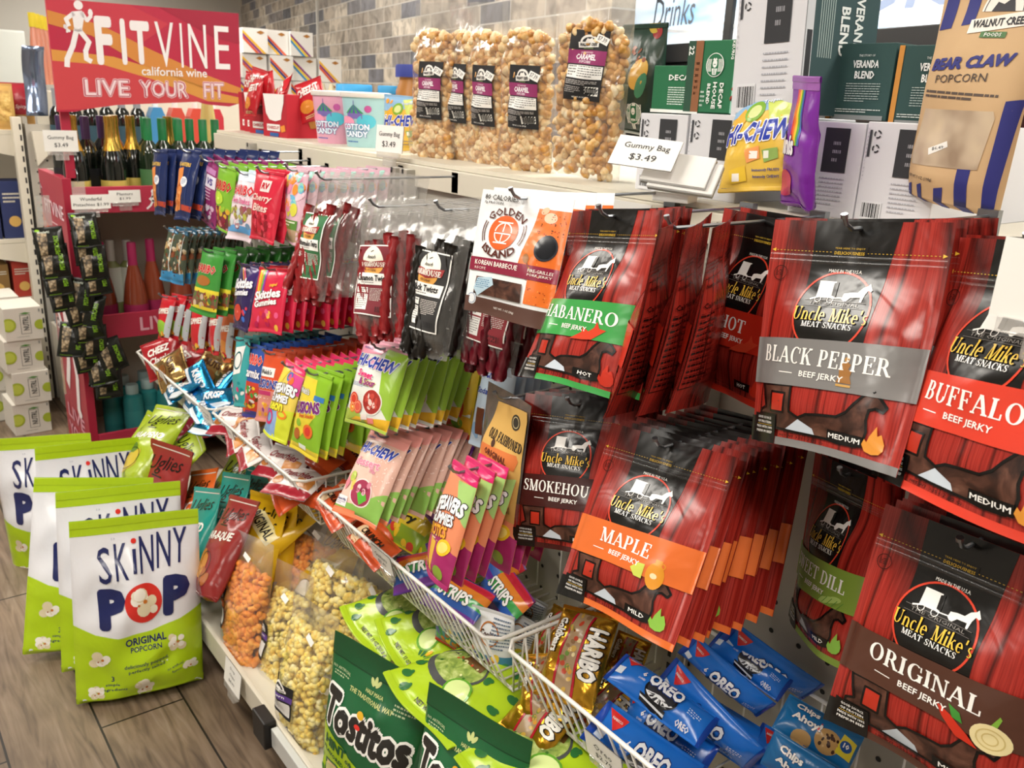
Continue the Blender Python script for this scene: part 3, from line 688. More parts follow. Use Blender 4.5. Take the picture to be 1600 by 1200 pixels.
def um_art(flavor, band, text_fit, heat, flame, hemcol=None, icon=None, two=None):
    a = Art(JW, JH); hem = hemcol or band; K = '#141312'
    a.L = 1
    a.poly([(.25,0),(.73,0),(.70,.20),(.70,.60),(.28,.60),(.26,.20)], K)
    a.ell(.46,.395,.225,None,K,2); a.ell(.46,.395,.225,None,'#d8452f',4,ring=.011,n=48)
    # hang hole, tear line
    a.rect(.37,.035,.57,.052,'#050505',2,cut=False); a.ell(.37,.0435,.011,None,'#050505',2,n=10); a.ell(.57,.0435,.011,None,'#050505',2,n=10)
    for k in range(46): a.rect(.02+k*.021,.132,.03+k*.021,.1345,'#caa53a',2,cut=False)
    a.poly([(.012,.133),(.035,.125),(.035,.141)],'#e8b93c',3,False); a.poly([(.988,.133),(.965,.125),(.965,.141)],'#e8b93c',3,False)
    a.rect(.37,.107,.57,.152,K,3,False)
    a.text('TEAR HERE TO ENJOY',.47,.117,.010,'#c9a63c',fit=.17,bold=.01,L=4); a.text('DELICIOUSNESS',.47,.136,.014,'#d9b13a',fit=.17,bold=.03,L=4)
    a.text('MADE IN THE U.S.A.',.47,.215,.015,'#e9e6e0',fit=.19,bold=.02,L=4)
    # carriage and horse
    W_='#f4f2ee'
    a.poly([(.345,.335),(.345,.262),(.44,.262),(.455,.335)],W_,5,False); a.poly([(.43,.270),(.455,.262),(.46,.33),(.435,.325)],K,6,False)
    a.line([(.315,.345),(.36,.333)],.008,W_,5); a.ell(.36,.342,.02,None,W_,5,ring=.004,n=14); a.ell(.435,.342,.02,None,W_,5,ring=.004,n=14); a.line([(.44,.335),(.52,.33)],.006,W_,5)
    a.poly([(.50,.335),(.505,.312),(.54,.306),(.58,.304),(.60,.282),(.625,.272),(.632,.262),(.64,.272),(.655,.290),(.648,.297),(.632,.292),(.622,.312),(.618,.345),(.606,.345),(.604,.325),(.55,.328),(.53,.345),(.515,.345)],W_,5,False)
    a.rect(.28,.347,.645,.3495,'#6a6663',5,False); a.text('THE ORIGINAL',.465,.360,.014,'#8a8580',fit=.30,bold=.0,L=5); a.rect(.28,.372,.645,.374,'#6a6663',5,False)
    a.text("Uncle Mike's",.465,.408,.062,'#eec34a',fit=.44,font='serif',out=('#1a120c',.05),L=7)
    a.text('MEAT SNACKS',.465,.455,.024,'#f4f2ee',fit=.30,font='serif',bold=.01,L=7)
    # flavour band
    a.poly([(0,.545),(1,.50),(1,.735),(0,.735)] if False else [(0,.53),(1,.50),(1,.715),(0,.735)],band,6)
    if two: a.text(two,.30,.60,.07,W_,fit=.5,font='serif',L=8)
    a.text(flavor,.475,.595,.075,'#f7f4ef',fit=text_fit,font='serif',bold=.012,L=8)
    a.text('BEEF JERKY',.50,.675,.034,'#f7f4ef',fit=.27,bold=.03,L=8); a.rect(.22,.671,.315,.675,'#f7f4ef',8,False)
    if icon: icon(a)
    # base
    a.rect(0,.885,.235,1,'#161514',6); a.rect(.235,.965,1,1,hem,2)
    a.rect(.03,.87,.235,.962,'#0b0a0a',8)
    for k,t in enumerate(('GOOD SOURCE','OF PROTEIN','MADE WITH 100%','PREMIUM BEEF')): a.text(t,.14,.885+k*.02+(.004 if k>1 else 0),.012,'#f0ede8',fit=.13 if k<2 else .15,bold=.03,L=9)
    a.rect(.07,.9165,.21,.9185,'#caa53a',9,False)
    a.text('REFRIGERATE AFTER OPENING',.43,.935,.008,'#2a0b08',fit=.24,L=9,bold=.02); a.text('NET WT. 3.25 OZ (92 G)',.43,.953,.015,'#2a0b08',fit=.30,bold=.03,L=9)
    a.poly([(.60,.885),(.80,.885),(.80,.93),(.60,.93)],'#0d0c0c',8,False); a.text(heat,.70,.9075,.022,'#f7f4ef',fit=.025*len(heat)+.03,bold=.03,L=9)
    a.poly([(.86,.945),(.82,.938),(.80,.912),(.81,.888),(.824,.90),(.835,.872),(.862,.83),(.872,.868),(.89,.858),(.91,.895),(.91,.92),(.893,.938)],flame,9,False)
    # inspection stamp
    a.ell(.085,.235,.042,None,'#3a0f0b',5,ring=.004,n=24); a.lines(.058,.222,.112,.25,4,'#3a0f0b',L=5)
    a.rect(0,0,.012,1,'#e9b0a4',3) if False else None
    return a
SIL = [(.10,.735),(.32,.728),(.332,.842),(.40,.862),(.45,.842),(.55,.832),(.64,.826),(.69,.80),(.725,.758),(.765,.72),(.79,.700),(.80,.686),(.815,.700),(.85,.722),(.885,.752),(.872,.772),(.835,.762),(.806,.772),(.80,.815),(.81,.86),(.80,.905),(.765,.93),(.66,.935),(.60,.93),(.40,.93),(.235,.925),(.235,.868),(.09,.868),(.095,.85),(.14,.835)]
SIL_OLD = [(.10,.735),(.32,.728),(.335,.835),(.40,.852),(.47,.815),(.58,.795),(.68,.785),(.75,.745),(.79,.705),(.815,.69),(.83,.70),(.885,.735),(.875,.755),(.825,.752),(.80,.79),(.795,.86),(.60,.875),(.60,.93),(.40,.93),(.235,.925),(.235,.868),(.09,.868),(.095,.85),(.14,.835)]
def um_back():
    a = Art(JW, JH); K='#120807'
    for u0,u1 in ((.04,.46),(.54,.96)):
        a.text('Nutrition Facts',(u0+u1)/2,.30,.022,K,fit=.36,bold=.04,L=3); a.line([(u0,.26),(u1,.26),(u1,.86),(u0,.86),(u0,.26)],.006,K,2); a.text('Calories 80',(u0+u1)/2,.40,.03,K,fit=.36,bold=.04,L=3)
        for k in range(12): a.rect(u0+.02,.44+k*.034,u1-.02,.442+k*.034,K,2,False); a.lines(u0+.02,.448+k*.034,u1-.03,.468+k*.034,1,K,seed=k,L=3,fill=.55)
        a.lines(u0,.18,u1,.24,3,K,L=3)
    return a
def um_window():
    a = Art(JW, JH); a.poly(SIL, MEAT, 1); a.line(SIL, .014, '#0c0a09', 3, True)
    a.rect(.185,.765,.285,.848,'#b3301f',2,cut=True); a.line([(.185,.765),(.285,.765),(.285,.85),(.185,.85)],.012,'#0c0a09',3,True)
    a.poly([(.30,.93),(.40,.87),(.50,.90),(.52,.93)],'#c9d3de',2,False); return a
def col_or_mat(x): return x
def zip_mesh(surf):
    V=[];N=[];F=[]
    for zc,hh in ((-.155*JH,.0022),(-.178*JH,.0026)):
        us = np.linspace(-.985,.985,13)*JW/2; prof=[(-1,0),(-.5,.8),(0,1),(.5,.8),(1,0)]
        b=sum(len(x) for x in V)
        for dz,h in prof:
            p,n = surf.frame(us, np.full(13, zc+dz*.0024)); V.append(p+n*(.0004+h*hh*.6)); N.append(n)
        for i in range(4):
            for j in range(12): F.append((b+i*13+j,b+i*13+j+1,b+(i+1)*13+j+1,b+(i+1)*13+j))
    return make_mesh('zip_seal', np.concatenate(V), F, [film('zip_film',haze=.0,gloss=.06,rough=.25)], [0]*len(F))
def ic_mill(a):
    c='#9c6b35'; a.poly([(.60,.685),(.61,.655),(.605,.63),(.625,.625),(.615,.605),(.64,.59),(.665,.605),(.655,.625),(.675,.63),(.67,.655),(.685,.685)],c,9,False); a.ell(.64,.585,.014,None,'#b98a4a',9,n=12); a.rect(.602,.69,.684,.70,'#c79a55',9,False)
def ic_jug(a):
    a.ell(.76,.70,.062,.085,'#e0952c',9,n=20); a.rect(.745,.615,.79,.65,'#e0952c',9,False); a.ell(.795,.64,.02,None,'#e0952c',9,ring=.007,n=12); a.ell(.755,.70,.024,.018,'#f6ddb0',10,n=12)
    a.poly([(.58,.70),(.63,.665),(.68,.66),(.675,.735),(.62,.735)],'#cdd65a',9,False)
def ic_onion(a):
    a.ell(.84,.70,.085,.07,'#e6d7a2',10,n=20); a.ell(.84,.70,.06,.05,'#cdb878',11,ring=.006,n=20); a.ell(.84,.70,.035,.03,'#cdb878',11,ring=.006,n=16); a.poly([(.83,.65),(.86,.60),(.87,.61),(.855,.655)],'#7fae3f',9,False)
    a.poly([(.58,.66),(.66,.68),(.74,.72),(.80,.76),(.70,.75),(.62,.70)],'#c8321f',9,False); a.poly([(.64,.64),(.70,.655),(.72,.69),(.67,.685)],'#3f8a35',10,False)
def ic_fire(a):
    c='#d2452c'; a.poly([(.50,.735),(.60,.69),(.60,.66),(.66,.68),(.70,.655),(.715,.62),(.745,.655),(.80,.66),(.70,.72),(.62,.73)],c,9,False)
def ic_dill(a):
    for k in range(3): a.ell(.66+k*.05,.70-k*.012,.06,.022,'#a9c26a',9,n=14,rot=12)
    for k in range(5): a.line([(.60+k*.05,.715),(.64+k*.05,.675)],.006,'#5f8a3a',10)
def ic_wing(a): a.ell(.92,.655,.085,None,'#efe6da',9,n=20); a.ell(.92,.655,.06,None,'#d88a2c',10,n=16)
UM = dict(
 habanero=('HABANERO','#3f9d4d',.78,'HOT','#c8321f',ic_fire,'habanero','green'),
 hot=('HOT','#c7301f',.30,'HOT','#c8321f',ic_fire,'hot','red'),
 black_pepper=('BLACK PEPPER','#7d7b7a',.78,'MEDIUM','#e0943a',ic_mill,'black pepper','grey'),
 buffalo=('BUFFALO','#d8412f',.55,'MEDIUM','#e0943a',ic_wing,'buffalo','bright red'),
 smokehouse=('SMOKEHOUSE','#3f1a18',.74,'MILD','#8cc04a',None,'smokehouse','dark brown'),
 maple=('MAPLE','#df6f33',.42,'MILD','#8cc04a',ic_jug,'maple','orange'),
 sweet_dill=('SWEET DILL','#7f9a3e',.70,'MILD','#8cc04a',ic_dill,'sweet dill','olive green'),
 original=('ORIGINAL','#54352a',.62,'MILD','#8cc04a',ic_onion,'original','brown'))
JK = {}
for _i,(k,(fl,band,fit,heat,flame,ic,nm,cn)) in enumerate(UM.items()):
    pk = dict(habanero='hab',black_pepper='bp',buffalo='buf',smokehouse='smoke',maple='maple',sweet_dill='dill',original='orig',hot='maple')[k]
    sf_ = Surf('pouch', JW, JH, .021, seed=40+_i, warp=.009, wrinkle=.0022, shrink=.03); sf_.twist, sf_.twl = POSE[pk][6:8]
    me = bag_mesh('jerky_pouch_'+k, sf_, WOOD, WOOD, nu=26, nv=36, cell=.0078, art=um_art(fl, band, fit, heat, flame, None, ic), backart=um_back() if k == 'hot' else None)
    ad = um_window()
    JK[k] = Kind('jerky_pouch', 'jerky pouch', me, [('meat_window', patch_mesh('meat_window', sf_, ad, off=.0007), 'clear horse and carriage shaped window showing dried beef'), ('zip_seal', zip_mesh(sf_))], hole=.0435*JH)
def PP(k, sc=False): q = POSE[k]; return ((q[0],q[1],q[2]), q[3], q[4], q[5])+((q[6],) if sc else ())
_jl = 'red {} beef jerky pouch with {} band, {} pouch on its hook'
def jerky(k, pk, n, step=.014, **kw): stack(JK[k], PP(pk), n, _jl.format(UM[k][6], UM[k][7], '{}'), f'{UM[k][6]} jerky pouches on one hook', step, **kw)
jerky('habanero','hab',4, jt=2, jl=1.2, dlean=1, step=.017)
_q = PP('hab')
for _k,(_x,_y,_th,_ln) in enumerate(((.795,.722,-147,-6),(.832,.712,-149,-4),(.872,.705,-150,-3),(.95,.70,-104,-6),(1.0,.70,-96,-4))):
    JK['hot'].place(((_x,_y,1.372),_th,_ln,0), f'red hot beef jerky pouch turned sideways, {ORD[_k]} pouch of its hook', 'hot jerky pouches on one hook', parts=_k < 3)
peg_hook(.80,.712,1.362,'hot jerky pouches turned sideways')
jerky('black_pepper','bp',6, jl=1.2, jt=1.5, dlean=1)
jerky('buffalo','buf',5, jl=1.2, jt=1.5, dlean=1)
jerky('smokehouse','smoke',4, jl=1.2, dlean=1.5, step=.017)
jerky('maple','maple',10, jt=2, jl=1.2, dlean=1.6, step=.017)
jerky('sweet_dill','dill',2, jt=3)
jerky('original','orig',6, jl=1.2, jt=1.5, dlean=1.2, step=.017)

# ================================================================ PEG CANDY: designs
PEG = {}
SEALC.update(exo=('#d42a6c','#a62a68'),neo=('#e2356a','#d6df3a'),skr=('#b8182c',None),phar=('#c8d6e4',None),fus=(None,'#e6cf3a'),des=('#e79a92','#e9845c'),ss=('#e7b2c0','#a9bf4e'),get=(None,'#c9342a'),star=(None,'#3a3a8c'),mix=('#2a6a90','#3f93c8'),skinny=('#b4d51e','#b4d51e'),tosb=(None,None),oreo=None or (None,None),wh=('#d8d8da','#c42a2c'),wel=('#d9512a','#d88a7c'),wr=(None,'#9c2030'),hic=('#8fb8dc',None),skm=('#9a5fae',None),yel=(None,None))
def peg(key, name, cat, kind, W, H, T, base, fn, seed=1, hole=.05, parts=(), back=None, **kw):
    sf_ = Surf(kind, W, H, T, seed=seed, **kw); a = Art(W, H); fn(a)
    m = base if not isinstance(base, str) else INK(base)
    PEG[key] = Kind(name, cat, bag_mesh(name, sf_, m, back if back is not None else m, a, nu=16, nv=24, cell=max(.010, H/18)), list(parts)+seals(key, sf_, m), hole*H); PEG[key].surf = sf_; return PEG[key]
def hichew(a, u, v, h, w, rot=0, col='#2a3fa8'):
    a.text('HI-CHEW', u, v, h, col, fit=w, bold=.07, out=('#f5f4f6',.075), shear=.22, rot=rot, L=6, res=1)
# grilled pork jerky, white and orange
def f_gold(a):
    a.poly([(.66,.10),(1,.10),(1,.84),(.74,.84),(.74,.62),(.60,.56)],'#e8742c',2)
    a.text('80 CALORIES',.24,.055,.042,'#55504e',fit=.38,bold=.03,L=4); a.text('7g PROTEIN',.16,.10,.026,'#55504e',fit=.22,bold=.03,L=4)
    O='#e2622c'; a.ell(.34,.33,.165,None,O,4,n=36)
    for rr in (.10,): a.ell(.34,.33,rr,None,'#fbf6ee',5,ring=.012,n=30)
    for dv in (-.085,.085): a.line([(.26,.33+dv),(.42,.33+dv)],.012,'#fbf6ee',6)
    a.line([(.34,.25),(.34,.41)],.012,'#fbf6ee',6); a.line([(.22,.33),(.46,.33)],.012,O,7); a.line([(.25,.34),(.43,.34)],.012,'#fbf6ee',8)
    a.text('GOLDEN',.34,.155,.062,'#5d2c25',bold=.03,fit=.44,arc=.30,L=5); 
    v,f,d = text_mesh('ISLAND',.03,2,'sans'); k = .062*a.H/d[1]; vv = v*np.array([.42*a.W/d[0],k]); R=.30*a.W; an = vv[:,0]/R; rr = R-vv[:,1]; vv = np.stack([rr*np.sin(an), -(rr*np.cos(an)-R)],-1)
    a._add(vv+a.P([(.34,.505)])[0], f, '#5d2c25', 6, False)
    for s_ in (-1,1):
        for q in (.225,.25): a.ell(.34,.33,q,None,'#5d2c25',4,ring=.010,n=10,a0=-24 if s_>0 else 156,a1=24 if s_>0 else 204)
    a.rect(0,.545,1,.655,'#8e2540',5); a.text('KOREAN BARBECUE',.34,.585,.04,'#f7efe9',fit=.54,bold=.035,L=6); a.text('RECIPE',.15,.63,.02,'#f0d9d4',fit=.15,L=6)
    a.text('FIRE-GRILLED',.85,.585,.026,'#f7efe9',fit=.24,bold=.02,L=6); a.text('PORK JERKY',.84,.62,.026,'#f7efe9',fit=.22,bold=.02,L=6)
    a.rect(0,.87,1,1,'#5d4139',5); a.text('NET WT. 1 OZ (28g)',.52,.93,.022,'#eee6e0',fit=.26,bold=.02,L=6); a.ell(.085,.885,.06,None,'#eef2f6',7,n=20); a.ell(.085,.885,.05,None,'#7f95b8',8,ring=.006,n=20)
    a.ell(.84,.40,.105,.12,'#2a2f38',5,n=24); a.ell(.84,.40,.09,.10,'#12161d',6,n=24); a.ell(.80,.165,.07,.05,'#e9c9a8',5,n=16); a.ell(.73,.115,.045,.03,'#e3bb94',5,n=14,rot=35)
    a.ell(.68,.50,.035,.045,'#a06a35',5,n=12,rot=20); a.line([(.70,.53),(.76,.61)],.014,'#7d4c24',5); a.blobs(.70,.12,.97,.30,40,['#3a2415','#5a3217','#b03a1a'],.004,.009,4,5); a.blobs(.72,.5,.97,.84,30,['#a23c18','#f0a04a'],.003,.008,6,4)
    a.ell(.47,.062,.018,None,'#d8dcdf',7,n=10)
def gold_win():
    a = Art(.152,.178); a.poly([(.12,.70),(.70,.70),(.715,.84),(.10,.845)],MEAT,3); a.poly([(.10,.80),(.14,.71),(.33,.69),(.36,.75),(.16,.86)],'#b9d3e2',4,False); a.lines(.13,.72,.31,.80,5,'#5d86a8',L=5); return a
k = peg('gold','pork_jerky_bag','jerky bag','pouch',.152,.178,.014,'#eef0f2',f_gold,11,.05, warp=.006)
k.parts = k.parts[:0]; k.parts.append(('meat_window', patch_mesh('meat_window', k.surf, gold_win(), off=.0012), 'clear window showing dark dried pork'))
def f_ss(a):
    a.poly([(0,0),(.62,0),(.50,.12),(0,.16)],'#e796ad',2); a.poly([(.55,0),(1,0),(1,.86),(.80,.70),(.62,.20)],'#96bf3c',2)
    a.poly([(0,.88),(.5,.90),(1,.82),(1,.96),(0,.96)],'#e8b62c',3); a.poly([(0,.82),(.35,.85),(.6,.97),(0,.97)],'#a9bf4e',4)
    a.ell(.55,.23,.30,.09,'#e9a7c4',3); hichew(a,.47,.23,.15,.86); a.text('MORINAGA',.17,.08,.03,'#39408c',fit=.2,bold=.04,L=5)
    a.text('Sweet',.33,.385,.085,'#d93a78',fit=.36,bold=.08,out=('#ffffff',.05),rot=-3,L=6); a.text('& Sour',.42,.47,.085,'#8d2f86',fit=.38,bold=.08,out=('#f6e04c',.05),L=6)
    a.lines(.07,.50,.5,.55,3,'#8b97c0'); a.ell(.62,.68,.22,.20,'#f3efe6',4,n=26); a.ell(.62,.68,.20,.18,'#a8342e',5,n=26); a.blobs(.48,.6,.76,.76,16,['#c9493d','#e5b53a','#efd0c8','#8b241f'],.02,.06,7,6)
    for c,u,v,r_ in (('#d8402f',.18,.70,.10),('#ef8f2e',.16,.80,.075),('#e2604c',.30,.78,.10)): a.ell(u,v,r_,None,c,6,n=18); a.ell(u,v,r_*.75,None,'#f2a27a',7,ring=.012,n=16)
    a.poly([(.40,.86),(.56,.84),(.58,.90),(.42,.92)],'#e8d9d3',7,False); a.poly([(.58,.88),(.72,.86),(.74,.92),(.60,.94)],'#e7837a',7,False)
peg('ss','gummy_bag','candy bag','pillow',.125,.158,.014,'#e3e6df',f_ss,12)
def f_get(a):
    hichew(a,.5,.10,.12,.8); a.text('Getaway',.5,.30,.12,'#e8542c',fit=.82,bold=.07,out=('#fff3d8',.06),arc=.8,L=6); a.text('mix',.75,.40,.06,'#e8542c',bold=.06,out=('#fff3d8',.05),L=6)
    a.ell(.5,.62,.36,.34,'#e05a40',4,n=26); a.ell(.5,.62,.30,.28,'#8aa04a',5,n=26); a.blobs(.3,.5,.7,.72,18,['#3f6f96','#c9d6c0','#7b3a55','#e2b03c'],.03,.07,3,6)
    for c,u in (('#e8762c',.2),('#e6502e',.45),('#7ba63a',.72),('#e7b32e',.9)): a.ell(u,.80,.14,.11,c,7,n=16)
    a.rect(0,.93,1,1,'#c9342a',8)
peg('get','gummy_bag','candy bag','pillow',.115,.158,.014,'#e9c93c',f_get,13)
def f_soda(a):
    hichew(a,.4,.14,.13,.7); a.text('Soda Pop',.45,.36,.09,'#2f4a9c',fit=.75,bold=.07,out=('#ffffff',.05),L=6); a.blobs(.05,.5,.95,.9,16,['#8fb4dc','#d8903c','#e9eef4','#b24a3c'],.05,.12,5)
    a.ell(.7,.68,.2,.22,'#4a86c4',5); a.rect(.2,.55,.42,.85,'#6b3a28',6)
peg('soda','gummy_bag','candy bag','pillow',.115,.158,.013,'#c6d8ea',f_soda,14)
def f_des(a):
    a.rect(0,0,1,.13,'#e79a92',3); a.poly([(.45,.1),(1,.1),(1,.75),(.7,.6)],'#e0b4a4',2); a.poly([(0,.88),(.5,.85),(1,.62),(1,.95),(0,.95)],'#8fc05a',3); a.poly([(0,.93),(.5,.92),(.5,1),(0,1)],'#e9845c',4)
    a.text('MORINAGA',.18,.11,.03,'#39408c',fit=.2,bold=.04,L=5); hichew(a,.5,.23,.125,.82); a.text('dessert',.42,.385,.095,'#e28ca4',fit=.62,bold=.06,out=('#fdeff0',.05),L=6,rot=2); a.text('Mix',.62,.45,.05,'#e28ca4',bold=.06,out=('#fdeff0',.04),L=6)
    a.blobs(.5,.15,.98,.6,60,['#f2d4cc','#eccab8','#f6e2da'],.008,.016,8,3); a.ell(.54,.71,.24,.22,'#fbe7e4',5,n=26); a.ell(.54,.71,.22,.20,'#a63a58',6,n=26); a.poly([(.46,.72),(.62,.66),(.70,.76),(.56,.84)],'#5db93c',7,False); a.blobs(.40,.60,.68,.70,10,['#8b2a48','#d98aa0','#e9c9d0'],.03,.06,3,7)
    a.ell(.24,.57,.08,.08,'#b8c95a',6,n=16); a.poly([(.08,.66),(.16,.54),(.22,.66),(.15,.74)],'#e88a9a',6,False); a.poly([(.26,.60),(.36,.60),(.33,.72),(.28,.72)],'#e9cf6a',6,False)
    a.poly([(.02,.80),(.30,.80),(.30,.91),(.02,.91)],'#f4f1f0',6,False); a.text('Dessert Mix',.16,.84,.03,'#39408c',fit=.24,bold=.04,L=7); a.lines(.05,.865,.27,.90,2,'#9a8ab0',L=7)
peg('des','gummy_bag','candy bag','pillow',.125,.175,.015,'#ecc7b8',f_des,15)
def f_skp(a):
    for i,c in enumerate(('#d8352f','#ea7a2c','#f0c52e','#54a53c','#3a62b0')): a.poly([(.10+i*.055,0),(.155+i*.055,0),(.135+i*.04,.36),(.095+i*.04,.36)],c,2)
    a.text('Skittles',.46,.42,.13,'#f7f5fa',fit=.80,bold=.07,out=('#3a1a4c',.05),rot=6,L=6); a.text('Gummies',.5,.54,.09,'#f7f5fa',fit=.66,bold=.07,out=('#3a1a4c',.05),rot=6,L=6); a.ell(.55,.48,.48,.34,'#e8b53a',4,ring=.02,a0=200,a1=300)
    a.blobs(.1,.66,.9,.92,14,['#5fae6a','#4c2a60','#b23a7c','#6cb8c0','#3a2a52'],.05,.085,5)
peg('skp','gummy_bag','candy bag','pillow',.125,.175,.014,'#6d2c8c',f_skp,16)
def f_skd(a):
    a.poly([(.5,0),(1,0),(1,.3),(.8,.4)],'#3d2a6a',2); a.line([(.2,0),(.75,.32)],.05,'#d85a7c',3); a.line([(.14,0),(.70,.36)],.03,'#e9a04a',4); a.text('Skittles',.5,.30,.16,'#f2f0f6',fit=.86,bold=.07,out=('#2a1a4c',.05),rot=6,L=6); a.text('Gummies',.5,.44,.10,'#f2f0f6',fit=.7,bold=.07,out=('#2a1a4c',.05),rot=6,L=6); a.ell(.5,.75,.22,.2,'#c9402f',5); a.blobs(.1,.55,.9,.95,12,['#7a3a9c','#3a6ac0','#e2702c','#d23a4c'],.03,.07,3)
peg('skd','gummy_bag','candy bag','pillow',.105,.16,.013,'#2f2354',f_skd,17)
def f_skr(a):
    for i,c in enumerate(('#e9c52e','#ea8a2c','#4ca53c','#8a3a9c')): a.poly([(.06+i*.06,0),(.12+i*.06,0),(.26+i*.05,.5),(.18+i*.05,.5)],c,2)
    a.text('Skittles',.52,.42,.14,'#f7f5f5',fit=.80,bold=.07,out=('#7a1228',.05),rot=8,L=6); a.text('Gummies',.5,.55,.10,'#f7f5f5',fit=.7,bold=.07,out=('#7a1228',.05),rot=8,L=6); a.text('Original',.66,.28,.06,'#f0c53a',bold=.05,rot=8,L=6); a.rect(0,0,1,.05,'#b8182c',3); a.blobs(.1,.68,.9,.92,12,['#b51a50','#e25a8a','#d8352f','#f0c04a'],.05,.085,5)
peg('skr','gummy_bag','candy bag','pillow',.125,.15,.012,'#cf2747',f_skr,18)
def lifesav(a, sub, subc, fr):
    a.text('LIFESAVERS',.5,.33,.13,'#f7f7f9',fit=.94,bold=.09,out=('#16182c',.07),rot=10,arc=1.5,L=6); a.text('GUMMIES',.48,.47,.10,'#f7f7f9',fit=.72,bold=.07,out=('#16182c',.06),rot=8,L=6); a.text(sub,.46,.58,.10,subc,fit=.6,bold=.08,out=('#7a2a1c',.05),rot=8,L=6); fr(a)
def f_exo(a):
    a.rect(0,0,1,.10,'#d42a6c',3); a.poly([(.5,.12),(1,.1),(1,.45),(.8,.3)],'#a9cf7a',3); a.poly([(0,.4),(.4,.55),(1,.7),(1,1),(0,1)],'#a62a68',2); a.poly([(0,.6),(.3,.7),(.35,1),(0,1)],'#c12a6a',3); a.poly([(.3,.66),(.5,.68),(.5,.95),(.34,.95)],'#e9b53a',3)
    def fr(a):
        a.ell(.75,.68,.18,.12,'#f0c92e',5,n=16,rot=20); a.ell(.75,.68,.13,.08,'#f6e27a',6,n=14,rot=20); a.ell(.2,.92,.1,.08,'#f0c92e',5,n=12); a.ell(.72,.9,.13,.1,'#8aa53a',5,n=12); a.lines(.3,.62,.55,.75,4,'#f5e3c0')
    lifesav(a,'EXOTICS','#f2a93a',fr)
peg('exo','gummy_bag','candy bag','pillow',.105,.182,.014,'#eb9068',f_exo,19)
def f_neo(a):
    a.rect(0,0,1,.09,'#e2356a',3); a.poly([(0,.08),(.5,.08),(.2,.4),(0,.4)],'#f0d84a',2); a.poly([(.5,.1),(1,.1),(1,.35),(.7,.3)],'#d94f96',2); a.poly([(0,.55),(.5,.65),(.5,1),(0,1)],'#7aa6d8',2); a.poly([(.55,.62),(1,.55),(1,1),(.5,1)],'#d6df3a',2); a.poly([(.42,.65),(.62,.62),(.6,1),(.4,1)],'#8fb0e0',3)
    def fr(a):
        a.ell(.30,.74,.16,None,'#d8326a',6,ring=.06,n=20); a.ell(.75,.64,.16,.1,'#ef8a2c',6,ring=.05,n=18); a.ell(.15,.66,.08,None,'#8a5ac0',6,n=12); a.ell(.6,.16,.1,None,'#5a78c0',5,ring=.04,n=14); a.ell(.72,.2,.08,None,'#e9713a',5,n=12)
    lifesav(a,'neon','#e6e23a',fr)
peg('neo','gummy_bag','candy bag','pillow',.105,.175,.014,'#e8cf5a',f_neo,20)
def f_fus(a):
    a.rect(0,.9,1,1,'#e6cf3a',2); a.poly([(0,.1),(.6,.1),(.85,.5),(.4,.8),(0,.7)],'#e6d23c',2); a.ell(.6,.035,.12,.02,'#45484a',3,n=12); a.text("Welch's",.3,.26,.07,'#f5f4ee',fit=.4,bold=.05,out=('#2a4a2a',.06),L=6); a.rect(.68,.27,.95,.33,'#3a7ac0',4,False); a.text('FUSIONS',.48,.44,.14,'#7a2a7c',fit=.86,bold=.08,out=('#f6f4ee',.06),rot=10,L=6); a.text('FUSIONS',.48,.44,.14,'#7a2a7c',fit=.86,bold=.08,rot=10,L=8) ; a.text('Fruit Snacks',.55,.53,.05,'#d8522c',fit=.5,bold=.05,rot=10,L=6)
    a.ell(.66,.70,.17,.14,'#e2702c',5,n=18); a.ell(.66,.70,.10,.09,'#d13a2c',6,n=14); a.ell(.26,.78,.12,.12,'#b0632c',5,n=14); a.ell(.3,.64,.09,.08,'#8fbf3a',5,n=12); a.rect(.35,.88,.6,.93,'#e9efe6',5,False)
peg('fus','fruit_snack_bag','candy bag','pillow',.105,.18,.014,'#8cbd2f',f_fus,21)
def f_wel(a):
    a.rect(.05,.23,.75,.36,'#f2f0ec',3,False); a.text("Welch's",.4,.295,.07,'#3a3f44',fit=.5,bold=.05,L=5); a.text('FUSIONS',.5,.46,.13,'#2a3f9c',fit=.85,bold=.08,out=('#f6f4ee',.05),L=6); a.rect(.05,.56,.7,.62,'#c2356c',3,False); a.lines(.07,.64,.6,.70,3,'#f6f4ee'); a.rect(0,.55,1,1,'#d88a7c',2); a.blobs(.1,.7,.9,.92,12,['#e9a02c','#8f3a8c','#f0c84a','#5a9ad0','#e2552c'],.05,.1,5)
peg('wel','fruit_snack_bag','candy bag','pillow',.105,.165,.013,'#d9512a',f_wel,22)
def haribo(a, u, v, h, w, col='#e9e4e0', rot=0, out='#c8201f'): a.text('HARIBO',u,v,h,col,fit=w,bold=.07,out=(out,.05),rot=rot,L=6,res=1)
def f_star(a):
    haribo(a,.5,.20,.14,.86,'#e23a2a',out='#f2efe9'); a.text('Starmix',.5,.38,.13,'#f4f1f6',fit=.8,bold=.06,out=('#1f2a60',.05),L=6); a.rect(.1,.5,.9,.92,'#c9402c',3); a.blobs(.15,.53,.85,.9,26,['#f0c02e','#e8e2da','#e2552c','#4a9a3c','#d23a6a','#6a3a1c'],.05,.10,5,4); a.rect(0,.9,1,1,'#3a3a8c',4)
peg('star','gummy_bag','candy bag','pillow',.09,.18,.012,'#3558a8',f_star,23)
def f_teal(a): a.poly([(.2,.15),(.8,.1),(.75,.5),(.3,.55)],'#f0f2f0',3); a.ell(.5,.33,.25,None,'#1d5f68',4,ring=.05); a.blobs(.1,.6,.9,.95,12,['#1d8a90','#d43a7c','#f0f2f0'],.05,.1,5)
peg('teal','gummy_bag','candy bag','pillow',.09,.17,.012,'#3aa3a6',f_teal,24)
